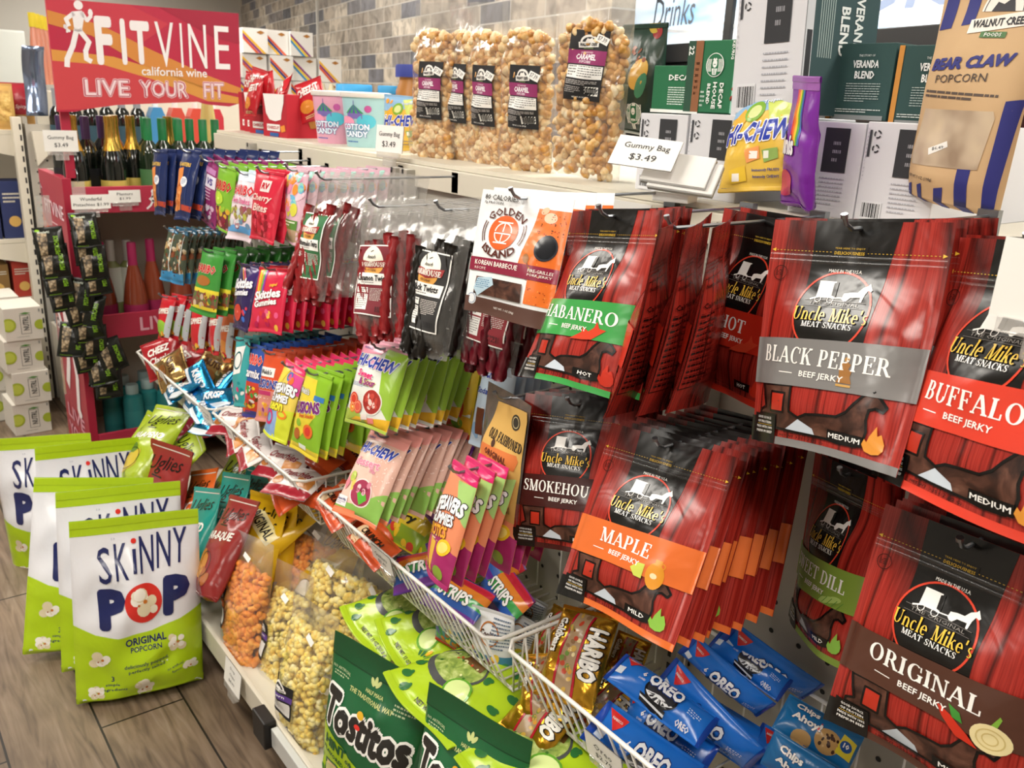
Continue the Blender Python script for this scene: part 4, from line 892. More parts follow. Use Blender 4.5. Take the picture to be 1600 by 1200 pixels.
def f_pl(a):
    a.poly([(0,.30),(.42,.26),(.50,.60),(.42,.86),(0,.88)],'#e08a45',2); a.text('PLANTERS',.42,.22,.055,'#e9bf5a',fit=.66,bold=.05,rot=0,L=5); a.ell(.55,.46,.19,.17,'#e9edf4',4,n=20); a.lines(.42,.42,.68,.50,4,'#4a5a8a',L=5); a.blobs(.02,.50,.42,.86,20,['#c9702c','#e9a862','#b85f22'],.05,.09,6,3); a.line([(.75,.25),(.72,.8)],.03,'#3a4a7c',3); a.rect(.5,.78,1,.86,'#b8432c',3)
peg('pl','nut_bag','nut bag','pillow',.08,.185,.012,'#1f2d5c',f_pl,25)
def f_pur(a): a.rect(.1,.12,.9,.2,'#c98ac0',3); a.rect(.48,.22,.95,.4,'#e9e4f2',4,False); a.text('VS',.7,.31,.1,'#4a3a8c',fit=.3,bold=.06,L=5); a.lines(.08,.42,.8,.66,5,'#f0cfe6',fill=.35,L=4); a.blobs(.08,.66,.92,.95,22,['#c04a9c','#e9c0de','#7a4a9c','#d8d0e0','#5a2a6c'],.05,.1,5)
peg('pur','gummy_bag','candy bag','pillow',.10,.17,.013,'#94336f',f_pur,26)
def f_ghar(a): haribo(a,.5,.30,.15,.9,'#c2202a',out='#e9e4a0'); a.rect(0,.62,1,1,'#6d3a3c',2); a.blobs(.05,.60,.95,.97,26,['#c9402c','#e0b03a','#8a2a3c','#9ac23a','#d88a8a'],.06,.11,5,4); a.ell(.4,.5,.3,.16,'#b8d83a',4)
peg('ghar','gummy_bag','candy bag','pillow',.10,.165,.013,'#7fb534',f_ghar,27)
def f_phar(a): a.rect(0,0,1,.14,'#c8d6e4',2); haribo(a,.5,.27,.15,.92,'#c8202a',out='#f6f2f4'); a.text('Twin Snakes',.5,.42,.09,'#d2588c',fit=.8,bold=.05,out=('#f6f2f4',.05),L=6); a.rect(0,.78,1,.88,'#5a9ad0',3); a.blobs(.06,.5,.94,.78,24,['#c9d0d4','#8a6a4a','#b0b24a','#9a4a5c','#6a8aa8'],.06,.11,5,3)
peg('phar','gummy_bag','candy bag','pillow',.105,.16,.013,'#e4d3dc',f_phar,28)
def f_red(a): a.rect(.42,.14,.72,.3,'#e9d4d2',3,False); a.text('RV',.57,.22,.09,'#b8182c',fit=.22,bold=.06,L=5); a.text('Cherry',.48,.40,.12,'#f2d4cc',fit=.7,bold=.04,L=5,shear=.3); a.text('Bites',.5,.53,.11,'#f2d4cc',fit=.55,bold=.04,L=5,shear=.3); a.blobs(.08,.55,.92,.9,36,['#b3122a','#e0455a','#8c0f22','#d9283f'],.05,.09,5,2)
peg('red','gummy_bag','candy bag','pillow',.11,.155,.014,'#c9283f',f_red,29)
def f_jel(a): a.blobs(.08,.05,.92,.62,34,['#e58fb0','#6ab3d6','#d6d24a','#ef8f3a','#a85aa8','#f2c9d6','#8fd0c0'],.08,.15,5,2); a.rect(.05,.68,.95,.80,'#5a8a3c',4); a.lines(.1,.70,.9,.78,2,'#e6efd6',L=5); a.rect(0,.8,1,1,'#b59a7c',3)
peg('jel','gummy_bag','candy bag','pillow',.11,.16,.014,'#d9b3c2',f_jel,30)
def f_har2(a): haribo(a,.46,.30,.13,.84,'#c2202a',out='#f2ead0'); a.ell(.45,.48,.3,.12,'#a8682c',3,n=16); a.rect(0,.60,1,.66,'#e3d23a',3); a.rect(0,.66,1,.86,'#7a5a44',3); a.blobs(.05,.66,.95,.86,24,['#c9b29a','#8a3a2c','#5a7a3a','#d8c03a','#a0522c'],.05,.1,5,4); a.rect(0,.86,1,.91,'#e3d23a',5)
peg('har2','gummy_bag','candy bag','pillow',.11,.17,.013,'#3f8f3a',f_har2,31)
def f_mix(a): a.blobs(.05,.1,.95,.84,60,['#6b4526','#c9a878','#3f2a1c','#e2d6bc','#5a6b3a','#8a4a2c'],.07,.15,5,2); a.rect(0,.02,1,.08,'#2a6a90',3); a.poly([(.1,.82),(.95,.78),(.95,1),(.1,1)],'#3f93c8',4); a.line([(.75,.1),(.7,.8)],.06,'#dfe6e2',5)
peg('mix','trail_mix_bag','snack bag','pillow',.06,.17,.012,'#4f5a4a',f_mix,32)
def f_sm(c1,c2):
    def f(a): a.ell(.5,.74,.52,.34,c1,2); a.text('GUMMIES',.5,.35,.13,'#f4efe6',fit=.75,bold=.06,rot=10,L=5); a.blobs(.2,.8,.8,.95,8,[c2,'#e9c94a','#3a2a1c'],.06,.12,5,4); a.poly([(.85,.2),(1,.2),(1,.9),(.8,.9)],'#b9bcc0',4)
    return f
peg('sm_g','snack_bag','snack bag','pillow',.075,.14,.014,'#c0202c',f_sm('#8fbf3a','#d98a2c'),33)
peg('sm_r','snack_bag','snack bag','pillow',.075,.14,.014,'#c6222c',f_sm('#c6222c','#e9a03a'),34)
peg('sm_o','snack_bag','snack bag','pillow',.075,.14,.014,'#c9612c',f_sm('#d98a3c','#c6222c'),35)

# licorice in clear film
FILM = film(); FILM2 = film('film_thick', haze=.10, gloss=.25, rough=.1)
def twist_mesh(mat, L=.17, seed=1):
    r = random.Random(seed); V=[];F=[]; n=10; k=26; ph=r.uniform(0,6)
    for i in range(k+1):
        t=i/k; ox=.006*math.sin(t*3.2+ph)*t; oy=.003*math.sin(t*4+ph*2)
        for j in range(n):
            g=2*math.pi*j/n+t*9; rr=.0082*(1+.26*math.cos(5*(2*math.pi*j/n)))*(1-.25*(t>.985)); V.append((ox+rr*math.cos(g), oy+rr*math.sin(g), -t*L))
    for i in range(k):
        for j in range(n): F.append((i*n+j,i*n+(j+1)%n,(i+1)*n+(j+1)%n,(i+1)*n+j))
    F += [tuple(range(n)), tuple(k*n+j for j in reversed(range(n)))]
    return make_mesh('licorice_twist', V, F, [mat], [0]*len(F))
def farm_label(W, H, col, name, namew):
    a = Art(W, H); u0,v0,u1,v1 = .10,.33,.86,.84; q = lambda u,v: (u0+u*(u1-u0), v0+v*(v1-v0)); hh = v1-v0; ww = u1-u0
    R = lambda a0,b0,a1,b1,c,L,cut=True: a.rect(*q(a0,b0),*q(a1,b1),c,L,cut)
    R(0,0,1,1,'#f3f1ec',2,True); R(.025,.018,.975,.982,col,3,True); a.ell(*q(.5,.22),.30*ww,.30*ww,'#f4efdf',4,n=30); a.ell(*q(.5,.30),.28*ww,.20*ww,'#e0a24a',5,n=24,a0=180,a1=360)
    a.text('Amish',*q(.5,.17),.05*hh,'#2a2622',fit=.26*ww,bold=.02,shear=.3,L=6); a.line([q(.46,.10),q(.54,.08)],.015,'#2a2622',6)
    a.poly([q(.10,.20),q(.5,.235),q(.90,.20),q(.86,.30),q(.5,.335),q(.14,.30)],'#9c2f30',7,True); a.text('FARMHOUSE',*q(.5,.268),.07*hh,'#f6f0e4',fit=.68*ww,bold=.05,font='serif',L=8); a.text('KITCHENS',*q(.5,.36),.035*hh,'#6a3a1c',fit=.26*ww,bold=.04,L=8)
    a.poly([q(.07,.38),q(.93,.38),q(.95,.545),q(.05,.545)],'#f3f1ec',6,False) if False else R(.06,.40,.94,.56,'#f3f1ec',6)
    a.text(name,*q(.5,.465),.085*hh,'#1c1a1a',fit=namew*ww,bold=.05,L=8); a.lines(*q(.2,.525),*q(.8,.545),1,'#6a6664',L=8)
    R(.07,.60,.42,.68,'#f0eeea',5); R(.07,.70,.42,.93,'#f0eeea',5); a.lines(*q(.10,.615),*q(.40,.67),2,'#2a2a2a',L=6); a.lines(*q(.10,.715),*q(.40,.92),7,'#5a5a5a',L=6,fill=.3); a.lines(*q(.47,.61),*q(.92,.80),9,'#d8d2cc',L=6,fill=.4); a.bars(*q(.62,.86),*q(.93,.96)); return a
def twist_kind(key, W, H, col, mat, name, namew, seed):
    sf_ = Surf('twist', W, H, .017, seed=seed, wrinkle=.003); me = bag_mesh('licorice_bag', sf_, FILM, FILM, None, 12, 22)
    h = Art(W,H); 
    for k in range(9): h.rect(.01,.01+k*.011,.99,.0135+k*.011,'#e8e0da',1)
    tw = [twist_mesh(mat, .70*H, s_) for s_ in (1,2,3)]; parts = []; r = random.Random(seed)
    for i in range(14):
        u = -1+2*((i%7)+.4*(i//7))/6.2
        parts.append(('licorice_twist', tw[i%3], None, None, (u*.036*W/.11, -.008+.014*(i//7), -.235*H-r.uniform(0,.03)), (rad(r.uniform(-2,2)), rad(-u*3), r.uniform(0,6))))
    parts.append(('label', patch_mesh('label', sf_, farm_label(W,H,col,name,namew), PAPER, off=.002, cell=.006), f'paper label reading {name}'))
    parts.append(('crimped_header', patch_mesh('crimped_header', sf_, h, lambda c: film('film_line',haze=.35,gloss=.3), off=.0004)))
    PEG[key] = Kind('licorice_bag','licorice bag',me,parts,.055*H); return PEG[key]
RL = M('#8c1f22',.3,0,.2,40); RD = M('#5e0f1c',.3,0,.2,40); BL = M('#17130f',.28,0,.2,40)
twist_kind('wm',.105,.245,'#2f6b3f',RL,'Watermelon Twists',.84,51); twist_kind('cin',.11,.24,'#7c2530',RL,'Cinnamon Twists',.86,52)
twist_kind('blk',.12,.245,'#2b2a2a',BL,'Black Twists',.72,53); twist_kind('rdt',.12,.245,'#8c2530',RD,'Red Twists',.6,54)
def f_oldf(a):
    a.poly([(.08,.03),(.94,.03),(.94,.12),(.90,.16),(.95,.22),(.95,.90),(.12,.90),(.06,.80)],'#dcb26a',2) if False else a.poly([(.30,.10),(.95,.06),(.98,.12),(.95,.93),(.08,.93),(.10,.60)],'#dcb060',2)
    a.ell(.74,.18,.10,None,'#3a342a',4,n=20); a.ell(.74,.18,.075,None,'#c9b98a',5,ring=.012,n=18); a.text('OLD FASHIONED',.62,.34,.075,'#1f1a14',fit=.66,bold=.05,font='serif',L=4); a.poly([(.18,.44),(.90,.40),(.93,.44),(.90,.52),(.18,.54),(.15,.49)],'#dd7d3f',4,False)
    a.text('ORIGINAL',.54,.475,.05,'#5a1f14',fit=.5,bold=.04,L=6); a.text('BEEF JERKY',.52,.575,.055,'#1f1a14',fit=.62,bold=.04,L=5); a.line([(.2,.62),(.85,.61)],.008,'#1f1a14',4); a.lines(.14,.64,.9,.69,3,'#4a3f2c',L=5); a.lines(.12,.70,.42,.87,8,'#4a3f2c',L=5); a.ell(.5,.82,.07,None,'#4a3f2c',5,ring=.012,n=16); a.bars(.64,.80,.90,.88,bg='#dcb060'); a.text('NET WT. 2.85 OZ (80g)',.45,.91,.014,'#2a241a',fit=.34,L=5); a.ell(.44,.40,.04,.05,'#4a2a1c',5,n=12)
sf_ = Surf('pouch',.13,.215,.015,seed=55); a_ = Art(.13,.215); f_oldf(a_); m_ = Art(.13,.215); m_.poly([(.08,.2),(.93,.2),(.95,.86),(.06,.86)],MEAT,1)
PEG['oldf'] = Kind('beef_jerky_bag','jerky bag',bag_mesh('beef_jerky_bag',sf_,FILM2,MEAT,None,12,18),[('dried_beef',patch_mesh('dried_beef',sf_,m_,off=-.003)),('label',patch_mesh('label',sf_,a_,PAPER,off=.002),'tan paper label with black lettering'),('foil_hem',patch_mesh('foil_hem',sf_,Art(.13,.215).rect(0,.93,1,1,'#c9c2b4',2),FOIL,off=.001),'silver hem')],.05*.215)

# ---- hang them
def hang(pk, key, n, what, group=None, **kw):
    stack(PEG[key], PP(pk), n, what+', {} on its hook', group or what, kw.pop('step',.014), **kw)
hang('gold','gold',5,'white and orange pork jerky bag with round orange emblem', jt=3, jr=5, step=.022, dy=.004)
hang('wm','wm',7,'clear licorice bag with green watermelon twists label', step=.03, jt=2)
hang('cin','cin',7,'clear licorice bag with dark red cinnamon twists label', step=.03, jt=2)
hang('blk','blk',6,'clear bag of black licorice with black label', step=.035, jt=2)
hang('rdt','rdt',5,'clear bag of dark red licorice behind the pork jerky', step=.04, jt=2)
hang('ss','ss',10,'white and green sweet and sour chew bag', step=.022)
hang('get','get',6,'yellow fruit mix chew bag with red hem', step=.02)
hang('soda','soda',5,'pale blue soda pop chew bag', step=.02)
hang('des','des',9,'pink dessert mix chew bag', step=.022)
hang('oldf','oldf',1,'old fashioned original beef jerky bag with tan label')
hang('skp','skp',6,'purple gummies bag with rainbow stripe under the chew bags', step=.02)
hang('exo','exo',8,'orange and magenta gummies bag', step=.026)
hang('fus','fus',12,'lime green fruit snack bag', step=.022)
hang('neo','neo',10,'multicoloured neon gummies bag', step=.022)
hang('wel','wel',11,'orange fruit snack bag behind the neon gummies', step=.022)
hang('star','star',10,'blue gummy bag with red picture panel', step=.022)
hang('teal','teal',9,'teal gummy bag left of the blue one', step=.022)
hang('pl1','pl',8,'navy peanut bag on the far hook', step=.022)
hang('pl3','pl',8,'navy peanut bag on the nearer hook', step=.03)
hang('pur','pur',8,'purple gummy bag on the top row', step=.026)
hang('ghar','ghar',8,'lime gummy bag on the top row', step=.026)
hang('phar','phar',9,'pale pink gummy bag on the top row', step=.024)
hang('red','red',9,'bright red cherry candy bag', step=.024)
hang('jel','jel',9,'pastel mixed candy bag beside the watermelon twists', step=.024)
hang('har2','har2',9,'green gummy bag with yellow band', step=.03)
hang('skd','skd',10,'dark purple gummies bag beside the red ones', step=.024)
hang('skr','skr',10,'red original gummies bag with rainbow stripe', step=.026)
hang('mix1','mix',7,'trail mix bag leftmost of three hooks', step=.024)
hang('mix2','mix',8,'trail mix bag middle of three hooks', step=.024)
hang('mix3','mix',7,'trail mix bag nearest of three hooks', step=.024)
hang('sm1','sm_g',2,'small red and green snack bag, far one', step=.03)
hang('sm2','sm_g',2,'small red and green snack bag, nearer one', step=.03)
hang('sm3','sm_r',3,'small plain red snack bag', step=.03)
hang('sm4','sm_r',2,'small dark red snack bag beside the orange one', step=.03)
hang('sm5','sm_o',2,'small orange snack bag', step=.03)

# ================================================================ POPCORN IN CLEAR BAGS
def kernel_shapes(seed, lump):
    bm = bmesh.new(); bmesh.ops.create_icosphere(bm, subdivisions=2, radius=1); base = np.array([v.co[:] for v in bm.verts]); F = [tuple(v.index for v in f.verts) for f in bm.faces]; bm.free()
    out = []; r = np.random.RandomState(seed)
    for _ in range(5):
        d = r.normal(size=(5,3)); d /= np.linalg.norm(d,axis=1,keepdims=True); s = 1+lump*np.sum([np.exp(-((base-q)**2).sum(1)/.28)*w for q,w in zip(d, r.uniform(-.6,1,5))],0); out.append(base*s[:,None]*r.uniform(.85,1.15,3))
    return out, F
def popcorn_mesh(name, surf, n, rad0, mats, v0=.12, v1=.97, seed=1, lump=.5):
    r = np.random.RandomState(seed); shapes, F = kernel_shapes(seed, lump); V=[];FF=[];mi=[];b=0
    u = r.uniform(-.93,.93,n*3); v = v0+(v1-v0)*r.uniform(0,1,n*3)**.9; v = np.where(r.uniform(size=n*3) < .1, v0-.03*r.uniform(size=n*3), v)
    X = u*surf.W/2; Z = -v*surf.H; th = surf.thick(X,Z); keep = [i for i in range(n*3) if th[i] > rad0*.55]; pts = []
    for i in keep:
        side = r.uniform(); p = surf.pos(X[i:i+1],Z[i:i+1])[0]
        y = p[1]+rad0*1.05 if side < .62 else (surf.pos(X[i:i+1],Z[i:i+1],-1)[0][1]-rad0 if side < .8 else r.uniform(-.5,.3)*th[i]+p[1]+th[i])
        q = np.array([p[0]*.97,y,p[2]])
        if any(abs(q[0]-o[0])+abs(q[1]-o[1])+abs(q[2]-o[2]) < rad0*1.35 for o in pts[-260:]): continue
        pts.append(q)
        if len(pts) >= n: break
    for q in pts:
        s = shapes[r.randint(5)]; a,c = r.uniform(0,6.28,2); Rz = np.array([[math.cos(a),-math.sin(a),0],[math.sin(a),math.cos(a),0],[0,0,1]]); Rx = np.array([[1,0,0],[0,math.cos(c),-math.sin(c)],[0,math.sin(c),math.cos(c)]])
        V.append((s@Rz@Rx)*rad0*r.uniform(.8,1.25)+q); FF += [tuple(k+b for k in f) for f in F]; mi += [r.randint(len(mats))]*len(F); b += len(s)
    return make_mesh(name, np.concatenate(V), FF, mats, mi)
CARM = [tex_mat('caramel_a','noise',60,[(.3,'#b87c38'),(.55,'#dcae68'),(.75,'#f3dcae')],.4,detail=3), tex_mat('caramel_b','noise',60,[(.3,'#9c6224'),(.55,'#cb9448'),(.8,'#ecc68a')],.4,detail=3), tex_mat('caramel_c','noise',70,[(.3,'#d9ac6c'),(.6,'#f0dcb0'),(.8,'#f8eed6')],.4,detail=3)]
CHZM = [tex_mat('cheddar_a','noise',60,[(.3,'#e8841a'),(.55,'#f9a838'),(.8,'#ffc76a')],.6,detail=3), tex_mat('cheddar_b','noise',60,[(.3,'#e07a14'),(.6,'#f79c30'),(.8,'#fdbd5c')],.6,detail=3)]
POPM = [tex_mat('corn_a','noise',60,[(.3,'#ecc440'),(.5,'#fae888'),(.75,'#fff8cc')],.6,detail=3), tex_mat('corn_b','noise',60,[(.3,'#e6b830'),(.5,'#f7de6c'),(.8,'#fdf2b0')],.6,detail=3)]
def wc_label(W,H,u0,v0,u1,v1,kind):
    a = Art(W,H); q = lambda u,v: (u0+u*(u1-u0), v0+v*(v1-v0)); hh=v1-v0; ww=u1-u0
    R = lambda a0,b0,a1,b1,c,L,cut=True: a.rect(*q(a0,b0),*q(a1,b1),c,L,cut)
    R(0,0,1,1,'#1b1a1c',2); a.ell(*q(.5,.17),.22*ww,.17*ww,'#efece6',4,n=20,a0=0,a1=180); a.ell(*q(.5,.165),.17*ww,.11*ww,'#2a2a2c',5,n=16,a0=0,a1=180); a.poly([q(.40,.16),q(.44,.11),q(.5,.12),q(.56,.10),q(.62,.16)],'#efece6',6,False)
    a.poly([q(.24,.17),q(.76,.15),q(.78,.23),q(.26,.25)],'#efece6',6,False); a.text('WALNUT CREEK',*q(.51,.20),.05*hh,'#1b1a1c',fit=.46*ww,bold=.06,rot=2,L=8); a.rect(*q(.38,.245),*q(.64,.265),'#5f6f4a',7,False)
    if kind == 'caramel':
        R(0,.28,1,.48,'#8e2a62',3); a.text('OLD FASHIONED',*q(.5,.315),.025*hh,'#e9c9d8',fit=.34*ww,bold=.04,L=5); a.text('CARAMEL',*q(.5,.38),.085*hh,'#f2e9ee',fit=.56*ww,bold=.06,L=5); a.text('POPCORN',*q(.5,.45),.04*hh,'#e9d6e0',fit=.32*ww,bold=.05,L=5)
        R(.03,.50,.97,.68,'#f0eeea',4); a.lines(*q(.06,.51),*q(.30,.67),4,'#2a2a2a',L=6); a.lines(*q(.36,.51),*q(.95,.67),5,'#5a5a5a',L=6,fill=.35); a.lines(*q(.04,.71),*q(.9,.78),3,'#b9b5b2',L=5); a.lines(*q(.04,.80),*q(.45,.90),4,'#b9b5b2',L=5); a.bars(*q(.56,.79),*q(.93,.92)); a.text('NET WT. 15 OZ (425g)',*q(.46,.955),.03*hh,'#f0eeea',fit=.44*ww,bold=.03,L=5)
    else:
        R(0,.30,1,.46,'#5a3a8c' if kind == 'corn' else '#c9601c',3); a.text('Popcorn' if kind == 'corn' else 'Cheese',*q(.42,.37),.10*hh,'#f2eef4',fit=.66*ww,bold=.05,L=5); R(.05,.54,.95,.90,'#dcdad6',4); a.lines(*q(.08,.56),*q(.5,.88),9,'#3a3a3a',L=6,fill=.35); a.bars(*q(.58,.52),*q(.93,.72))
    return a
def sticker(W,H,u,v,txt=None,rot=0):
    a = Art(W,H); w,h = .085,.019; c,s_ = math.cos(rad(rot)), math.sin(rad(rot)); P_ = [(u+(x*c-y*s_*H/W)*1.0, v+(x*s_*W/H+y*c)) for x,y in ((-w,-h),(w,-h),(w,h),(-w,h))]
    a.poly(P_,'#f3f1ec',5,False)
    if txt: a.text(txt,u,v,.026,'#3a3a40',fit=.12,rot=-rot,L=6)
    return a
def clear_bag(key, name, W, H, T, label, kind, n, r0, mats, seed, shape='stand', lab=(.2,.3,.75,.68), stk=(.7,.2), stxt=None, lump=.8, **kw):
    sf_ = Surf(shape, W, H, T, seed=seed, wrinkle=.004, **kw); inner = Surf(shape, W*.96, H, T*.94, seed=seed, wrinkle=0, warp=kw.get('warp',.006)); inner.ph = sf_.ph
    parts = [('popcorn', popcorn_mesh('popcorn', inner, n, r0, mats, seed=seed, lump=lump, v0=kw_v0.get(key,.2)), None, 'stuff')]
    if lab: parts.append(('label', patch_mesh('label', sf_, wc_label(W,H,*lab,kind), PAPER, off=.0015, cell=.006), 'black paper label'))
    parts.append(('price_sticker', patch_mesh('price_sticker', sf_, sticker(W,H,*stk,stxt,20), PAPER, off=.004), 'small white price sticker'))
    PEG[key] = Kind(name,'popcorn bag',bag_mesh(name,sf_,FILM,FILM,None,16,26),parts); PEG[key].surf = sf_
kw_v0 = dict(car=.17, carb=.21, chz=.27, chz2=.3, pop1=.22, pop2=.24, pop3=.25)
clear_bag('car','caramel_popcorn_bag',.16,.35,.030,True,'caramel',400,.0086,CARM,61,lab=(.22,.20,.74,.56),stk=(.66,.245),stxt='$7.39')
clear_bag('carb','caramel_popcorn_bag',.15,.35,.026,True,'caramel',400,.0086,CARM,62,lab=(.30,.36,.86,.72),stk=(.80,.42),stxt='$7.39')
clear_bag('chz','cheese_popcorn_bag',.18,.33,.05,True,'cheese',420,.0085,CHZM,63,lab=(.0,.42,.26,.72),stk=(.5,.16),lump=.7)
clear_bag('chz2','cheese_popcorn_bag',.18,.33,.045,False,'cheese',300,.0085,CHZM,64,lab=None,stk=(.6,.2),lump=.7)
clear_bag('pop1','popcorn_bag',.17,.33,.05,True,'corn',480,.0075,POPM,65,lab=(.06,.56,.60,.80),stk=(.62,.22),lump=.8)
clear_bag('pop2','popcorn_bag',.17,.33,.048,True,'corn',420,.0075,POPM,66,lab=(.02,.46,.36,.74),stk=(.5,.24),lump=.8)
clear_bag('pop3','popcorn_bag',.17,.33,.048,False,'corn',420,.0075,POPM,67,lab=None,stk=(.5,.22),lump=.8)
for _k,(pk,key,lb) in enumerate((('car1','car','clear bag of caramel popcorn nearest on the top shelf, black label high up'),('car2','carb','clear bag of caramel popcorn second from the nearest, black label low on its front'),('car3','carb','clear bag of caramel popcorn in the middle of the row of five'),('car4','carb','clear bag of caramel popcorn fourth from the nearest, mostly hidden'),('car5','carb','clear bag of caramel popcorn farthest in the row, beside the peanut butter jar'))): PEG[key].place(PP(pk,True), lb, 'caramel popcorn bags on the top shelf')
PEG['chz'].place(PP('chz',True),'clear bag of orange cheese popcorn standing at the shelf lip')
PEG['chz2'].place(((.90,1.95,.46),-70,-10,2,.98),'clear bag of orange cheese popcorn behind the yellow popcorn bags')
PEG['pop1'].place(PP('pop1',True),'clear bag of yellow popcorn at the shelf lip beside the green chip bag', 'yellow popcorn bags on the bottom shelf')
PEG['pop2'].place(PP('pop2',True),'clear bag of yellow popcorn between the orange popcorn and the nearest yellow one', 'yellow popcorn bags on the bottom shelf')
PEG['pop3'].place(((.90,1.60,.47),-82,-10,2,1.0),'clear bag of yellow popcorn at the back right behind the dark green bag','yellow popcorn bags on the bottom shelf')
PEG['pop3'].place(((.855,1.74,.475),-74,-8,0,1.02),'clear bag of yellow popcorn at the back under the wire basket', 'yellow popcorn bags on the bottom shelf')

# ================================================================ BIG BAGS ON SHELF AND FLOOR
def chip(key, name, W, H, T, base, fn, seed, shape='stand', cat='snack bag', parts=None, back=None, seal=True, colf=None, **kw):
    sf_ = Surf(shape, W, H, T, seed=seed, **kw); a = Art(W,H); fn(a)
    PEG[key] = Kind(name, cat, bag_mesh(name, sf_, INK(base) if isinstance(base,str) else base, back or (INK(base) if isinstance(base,str) else base), a, nu=24, nv=32, cell=.011, colf=colf), (parts(sf_) if parts else [])+(seals(key, sf_, base) if seal else []))
    PEG[key].surf = sf_
def popped(a, u, v, r, seed=1, L=6):
    rr = random.Random(seed)
    for k in range(9): a.ell(u+rr.uniform(-r,r)*.8, v+rr.uniform(-r,r)*.45, r*rr.uniform(.3,.55), None, rr.choice(['#f3ecd8','#e6d9b8','#fbf7ec']), L+k%3, n=12)
    a.ell(u+r*.1, v, r*.16, None, '#c9772c', L+4, n=8); a.ell(u-r*.35, v+r*.15, r*.1, None, '#b8662a', L+4, n=8)
def f_skinny(a):
    N = '#232a5e'; G='#b4d51e'
    a.rect(0,0,1,.085,G,2); a.poly([(0,.56),(.12,.60),(.3,.625),(.6,.61),(.85,.575),(1,.535),(1,1),(0,1)],G,2)
    for i,(ch,w) in enumerate((('S',.10),('K',.105),('i',.02),('N',.115),('N',.115),('Y',.11))):
        x = (.235,.37,.475,.575,.715,.845)[i]; yy = .245-.012*i
        if ch == 'i': a.rect(x-.014,yy-.045,x+.014,yy+.075,N,4); a.ell(x,yy-.085,.022,None,'#e2352c',5,n=14)
        else: a.text(ch,x,yy,.185,N,fit=w,bold=.012,L=4)
    a.text('P',.265,.47,.215,N,fit=.225,bold=.11,L=4); a.text('P',.82,.44,.215,N,fit=.225,bold=.11,L=4); a.ell(.535,.455,.165,None,'#d9352c',4,n=40); popped(a,.535,.445,.12,2,6)
    a.text('ORIGINAL',.545,.655,.042,N,fit=.37,bold=.05,rot=2,L=4); a.text('POPCORN',.545,.70,.030,N,fit=.28,bold=.03,rot=2,L=4)
    a.text('deliciously popped,',.545,.785,.026,N,fit=.40,bold=.01,rot=4,L=4); a.text('perfectly salted',.545,.815,.024,N,fit=.33,bold=.01,rot=4,L=4); a.text('3',.245,.855,.03,N,bold=.03,L=4); a.text('simple',.245,.89,.02,N,fit=.12,bold=.02,L=4); a.text('ingredients',.265,.917,.02,N,fit=.21,bold=.02,L=4)
    popped(a,.16,.74,.075,3); popped(a,.82,.70,.07,4); popped(a,.53,.925,.085,5); popped(a,.13,.93,.06,6); popped(a,.92,.86,.05,7); a.text('no artificial',.80,.84,.016,N,fit=.14,rot=15,L=4); a.text('flavors',.81,.866,.016,N,fit=.08,rot=15,L=4); a.text('1.9',.32,.115,.012,'#8a8fa8',L=4)
chip('skinny','popcorn_bag',.30,.47,.06,'#e9eaf0',f_skinny,71,back=INK('#c9d0d8'), warp=.016, wrinkle=.005, shrink=.15)
SKL = ['nearest of five white and lime popcorn bags standing on the floor, front fully visible','second of five white and lime popcorn bags on the floor, mostly hidden by the nearest','third of five white and lime popcorn bags on the floor','fourth of five white and lime popcorn bags on the floor','farthest of five white and lime popcorn bags on the floor, turned aside']
for _k in range(5):
    q = list(PP(f'sk{_k+1}')); 
    if _k == 2: q[1] = -8; q[0] = (.475,2.46,q[0][2])
    if _k == 4: q[1] = -32; q[0] = (.42,2.93,q[0][2])
    PEG['skinny'].place(tuple(q), SKL[_k], 'popcorn bags standing on the floor')
def f_ug(nm, c2):
    def f(a):
        K='#1a1714'; a.rect(.06,.035,.94,.055,'#e6ddd2',2); a.text('Uglies',.5,.20,.17,K,fit=.72,bold=.0,shear=.25,rot=6,L=4); a.lines(.3,.30,.7,.33,1,K,L=4); a.text(nm,.5,.42,.10,'#f2ede6',fit=.78,bold=.05,rot=4,L=4); a.lines(.15,.95,.85,.97,1,'#f2ede6',L=4)
        r = random.Random(len(nm)); 
        for k in range(9): a.ell(r.uniform(.2,.8),r.uniform(.58,.86),r.uniform(.10,.2),r.uniform(.07,.14),c2[k%len(c2)],3+k%3,n=16,rot=r.uniform(0,90))
        a.ell(.5,.70,.2,.2,K,7,ring=.012,n=20); a.line([(.4,.86),(.38,.93)],.015,K,7); a.line([(.6,.86),(.63,.93)],.015,K,7)
    return f
CH = ['#c9862c','#a8602a','#d99a3c']
for key,base,nm in (('teal','#1d8a80','SEA SALTED'),('bar','#8c2a28','BAR-B-QUE'),('ora','#d8652a','SPICY'),('grn','#a3b82a','JALAPENO')):
    chip('ug_'+key,'chip_bag',.19,.30,.045,base,f_ug(nm,['#8a9a3a','#5a7a2c','#c9b03a'] if key == 'grn' else CH),72+len(key),cat='chip bag',warp=.012,wrinkle=.003)
PEG['ug_teal'].place(PP('teal1',True),'teal potato chip bag at the shelf lip, beside the dark red barbecue bag','teal chip bags'); PEG['ug_teal'].place(PP('teal2',True),'teal potato chip bag just behind the front teal one','teal chip bags'); PEG['ug_teal'].place(PP('teal3',True),'teal potato chip bag farthest back under the wire basket','teal chip bags')
PEG['ug_bar'].place(PP('bar',True),'dark red barbecue chip bag standing between teal and yellow bags'); PEG['ug_ora'].place(PP('orug',True),'orange chip bag left of the teal bags'); PEG['ug_bar'].place(PP('drk',True),'dark red chip bag half hidden behind the floor popcorn bags')
